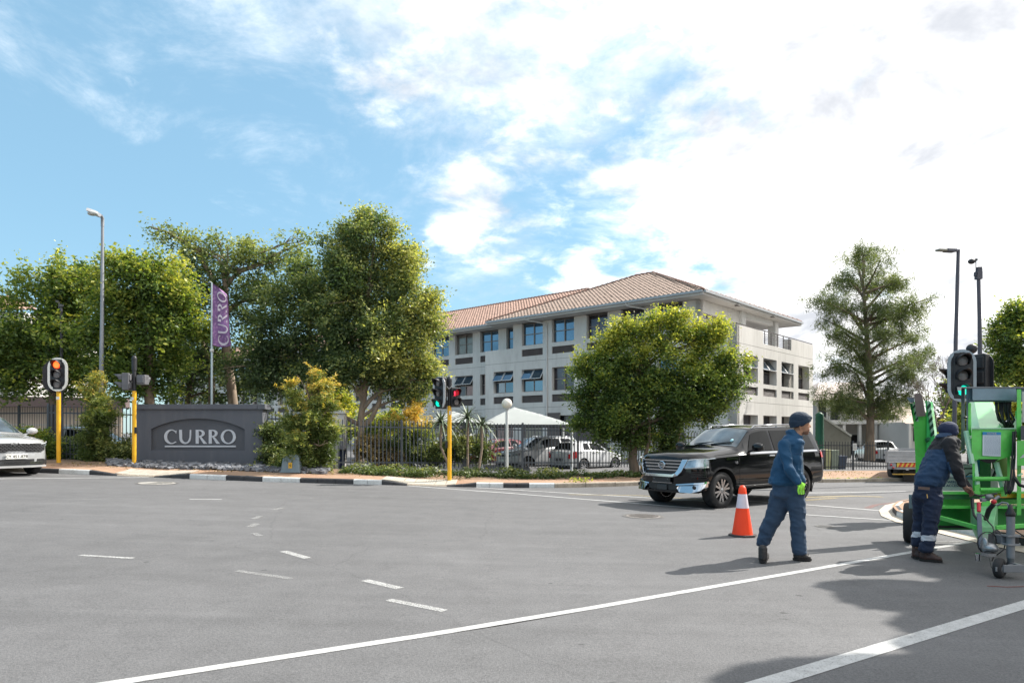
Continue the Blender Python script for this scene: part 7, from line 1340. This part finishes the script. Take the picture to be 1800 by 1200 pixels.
# chassis
rect(1654,1960,868,877,9.75,.14,LIMD,'cross_beam'); rect(1654,1960,864.5,868.3,9.72,.2,LIM,'cross_beam_flange',.003); rect(1748,1800,867,874.5,9.70,.03,YLO,'yellow_rail'); rect(1651,1712,877,888,9.9,.1,LIM,'cross_beam_lower'); rect(1750,1960,877,886,9.9,.1,LIM,'cross_beam_lower')
face([(1650,893),(1706,893),(1706,931),(1650,922)],9.8,.06,LIMD if False else mat('lift_channel_green',(.02,.25,.035),.45,var=.15,scale=4,dirt=.15),'channel'); face([(1753,893),(1960,888),(1960,925),(1753,928)],9.8,.06,mat('lift_channel_green',(.02,.25,.035),.45),'channel'); rect(1649,1708,889.5,893.5,9.62,.3,LIM,'channel_flange',.003); rect(1752,1960,889.5,893.5,9.62,.3,LIM,'channel_flange',.003); rect(1650,1960,924,927.5,9.75,.3,mat('gap_shade_black',(.01,.012,.01),.8),'underside_shade',0)  # black strip paints the shade of the gap below the channels
A(MB().bar(W(1652,909,9.5),W(1722,928,9.0),.055,.055),'brace',LIM,.006); A(MB().bar(W(1748,927,9.1),W(1960,912,9.6),.055,.055),'brace',LIM,.006)
# drawbar
dbm=MB(); a0=[W(1706,882,9.6),W(1754,882,9.6),W(1754,925,9.6),W(1706,925,9.6)]; a1=[W(1722,925,8.75),W(1747,925,8.75),W(1747,958,8.75),W(1722,958,8.75)]
dbm.add(a0+a1,[(0,1,5,4),(1,2,6,5),(2,3,7,6),(3,0,4,7),(4,5,6,7),(3,2,1,0)]); A(dbm,'drawbar',mat('drawbar_pale_green',(.16,.42,.2),.45,var=.2,scale=4,dirt=.25),.01); A(MB().bar(W(1737,945,8.75),W(1738,962,8.25),.13,.11),'drawbar_tube',mat('drawbar_grey_green',(.2,.27,.22),.5,var=.2,dirt=.3),.01)
rect(1726,1740,868,900,9.45,.1,LIM,'drawbar_post')
# coupler, hoses and brake
for q_ in (MB().ell(W(1739,962,8.15),(.085,.12,.06)),MB().box(W(1738,974,8.1),(.09,.12,.035)),MB().ell(W(1731,957,8.15),(.03,.05,.09))): A(q_,'coupler',mat('coupler_steel',(.30,.31,.32),.35,metal=.7,var=.3,scale=20),0)
for q_ in (MB().ell(W(1739,972,8.1),(.05,.06,.03)),MB().bar(W(1742,938,8.25),W(1741,955,8.2),.05,.03),MB().box(W(1758,945,8.4),(.09,.08,.14)),MB().ell(W(1752,938,8.4),(.05,.05,.05))): A(q_,'coupler_body',HOS,.0)
mb=MB(); mb.tube([W(1727,940,8.2)+Vector((.12*math.cos(t)+.06,0,.13*math.sin(t)-.09)) for t in [i*.45 for i in range(13)]],.007,6); mb.tube([W(1727,905,8.6),W(1745,925,8.4),W(1751,945,8.2),W(1748,975,8.1),W(1744,985,8.05)],.008,6); mb.tube([W(1752,930,8.3),W(1768,945,8.1),W(1765,965,8.0),W(1752,975,8.05)],.007,6); mb.tube([W(1782,930,8.2),W(1800,942,8.3),W(1830,950,8.5)],.008,6); mb.tube([W(1739,980,8.0),W(1742,995,7.95),W(1750,1008,7.9)],.003,5); A(mb,'brake_cable',HOS,0)
A(MB().bar(W(1721,902,8.5),W(1723,950,8.3),.05,.03).bar(W(1723,948,8.3),W(1726,966,8.25),.06,.04),'brake_lever',mat('lever_blue_grey',(.07,.09,.12),.4,metal=.3),.006); A(MB().tube([W(1720.5,883,8.55),W(1720.8,899,8.5)],.022,10),'brake_grip',RED,.0); A(MB().tube([W(1710,893,8.7),W(1712,905,8.6),W(1720,915,8.5),W(1722,930,8.4)],.014,8).tube([W(1709,876,8.75),W(1710,893,8.7)],.02,8),'lever_hose',HOS,0)
A(MB().tube([W(1719,972,8.2),W(1719.5,985,8.2)],.03,10),'plug',CHROME,0); A(MB().tube([W(1733,912,8.9),W(1738,896,8.8),W(1747,885,8.75)],.03,8),'winch_hose',HOS,0); A(MB().ell(W(1747,881.5,8.72),(.033,.03,.03)),'red_knob',RED,0); A(MB().tube([W(1748,878,8.75),W(1756,872,8.75)],.02,8).tube([W(1722,876,8.85),W(1738,878,8.8),W(1742,870,8.85)],.018,8).box(W(1728,879,8.75),(.06,.04,.035)).ell(W(1739,873,8.8),(.05,.04,.035)),'valve_cluster',STG,.003)
A(MB().tube([W(1711,868,8.78),W(1722,871,8.8),W(1752,867,8.9)],.013,8),'handle_bar',HOS,0); A(MB().tube([W(1752,888,8.1),W(1762,882.5,8.05),W(1771,884,8.02),W(1774,894,8)],.011,8),'crank_handle',STG,0)
# jockey wheel
YJ=8.0; A(MB().tube([W(1776.5,903,YJ),W(1776.5,980,YJ)],.043,16),'jockey_tube',STG,0); A(MB().tube([W(1776.5,978,YJ),W(1776.5,1003,YJ)],.036,16),'jockey_inner_tube',mat('jockey_dark',(.09,.1,.105),.5,metal=.3),0); A(MB().lathe([(0,.11),(.02,.1),(.03,.05),(.052,.0),(.05,-.03),(0,-.03)],14,M=Matrix.Translation(W(1776,902,YJ))),'jockey_cap',HOS,0)
for y in (941,956): A(MB().box(W(1775,y,YJ),(.13,.13,.02)).box(W(1788,y,YJ),(.04,.06,.03)),'clamp',STG,.004)
rect(1783,1791,942,955,YJ-.03,.08,HOS,'clamp_block'); A(MB().bar(W(1766,948,YJ+.05),W(1745,945,8.35),.06,.1),'clamp_arm',STG,.006)
zg=G(5.7); cw=Vector((W(1757,1003,7.95).x,7.95,zg+.115)); R_=Matrix.Translation(cw)@Matrix.Rotation(math.radians(38),4,'Z')@Matrix.Rotation(math.pi/2,4,'X')
A(MB().lathe([(.06,-.04),(.09,-.045),(.108,-.035),(.115,-.015),(.115,.015),(.108,.035),(.09,.045),(.06,.04)],28,M=R_),'jockey_wheel_tyre',TYRE,0); A(MB().lathe([(0,-.02),(.05,-.02),(.062,-.038),(.062,.038),(.05,.02),(0,.02)],20,M=R_).tube([cw+Vector((-.05,-.06,0)),cw+Vector((.05,.06,0))],.014,8),'jockey_wheel_hub',STG,0)
A(MB().box(cw+Vector((.13,-.03,.02)),(.11,.02,.06)).box(cw+Vector((.02,-.075,-.0)),(.24,.012,.05)).box(cw+Vector((.07,.075,.02)),(.2,.012,.05)).box(cw+Vector((.10,-.085,.01)),(.24,.02,.085)).box(cw+Vector((.165,0,.03)),(.06,.17,.06)),'jockey_fork',STG,.004)
# road wheels and mudguard
for X0,vis in ((W(1603,0,10.5).x,1),(W(1603,0,10.5).x+2.9,0)):
    Tw=Matrix.Translation((X0,10.56,zg+.30))@Matrix.Rotation(math.radians(-31),4,'Z'); Rw=Tw@Matrix.Rotation(math.pi/2,4,'Y'); wl=A(MB().lathe([(.18,-.075),(.24,-.085),(.29,-.07),(.30,-.04),(.30,.04),(.29,.07),(.24,.085),(.18,.075)],32,M=Rw),'wheel',TYRE,0); A(MB().lathe([(0,-.05),(.17,-.05),(.185,-.075),(.185,.075),(.17,.05),(0,.05)],24,M=Rw),'rim',STG,0,wl)
rect(1597.5,1611,869,893,10.15,.03,STB,'mudguard_face',.012); A(MB().bar(W(1603,925,10.5),W(1960,925,10.5),.09,.09),'axle',LIMD); rect(1609,1613.5,862,935,10.3,.08,LIM,'chassis_end')
A(MB().tube([gp(1735,1029,.012),gp(1770,1031,.012),gp(1800,1030,.012),gp(1850,1036,.012)],.004,6),'red_cable',mat('red_cable_sheath',(.18,.04,.035),.6),0)
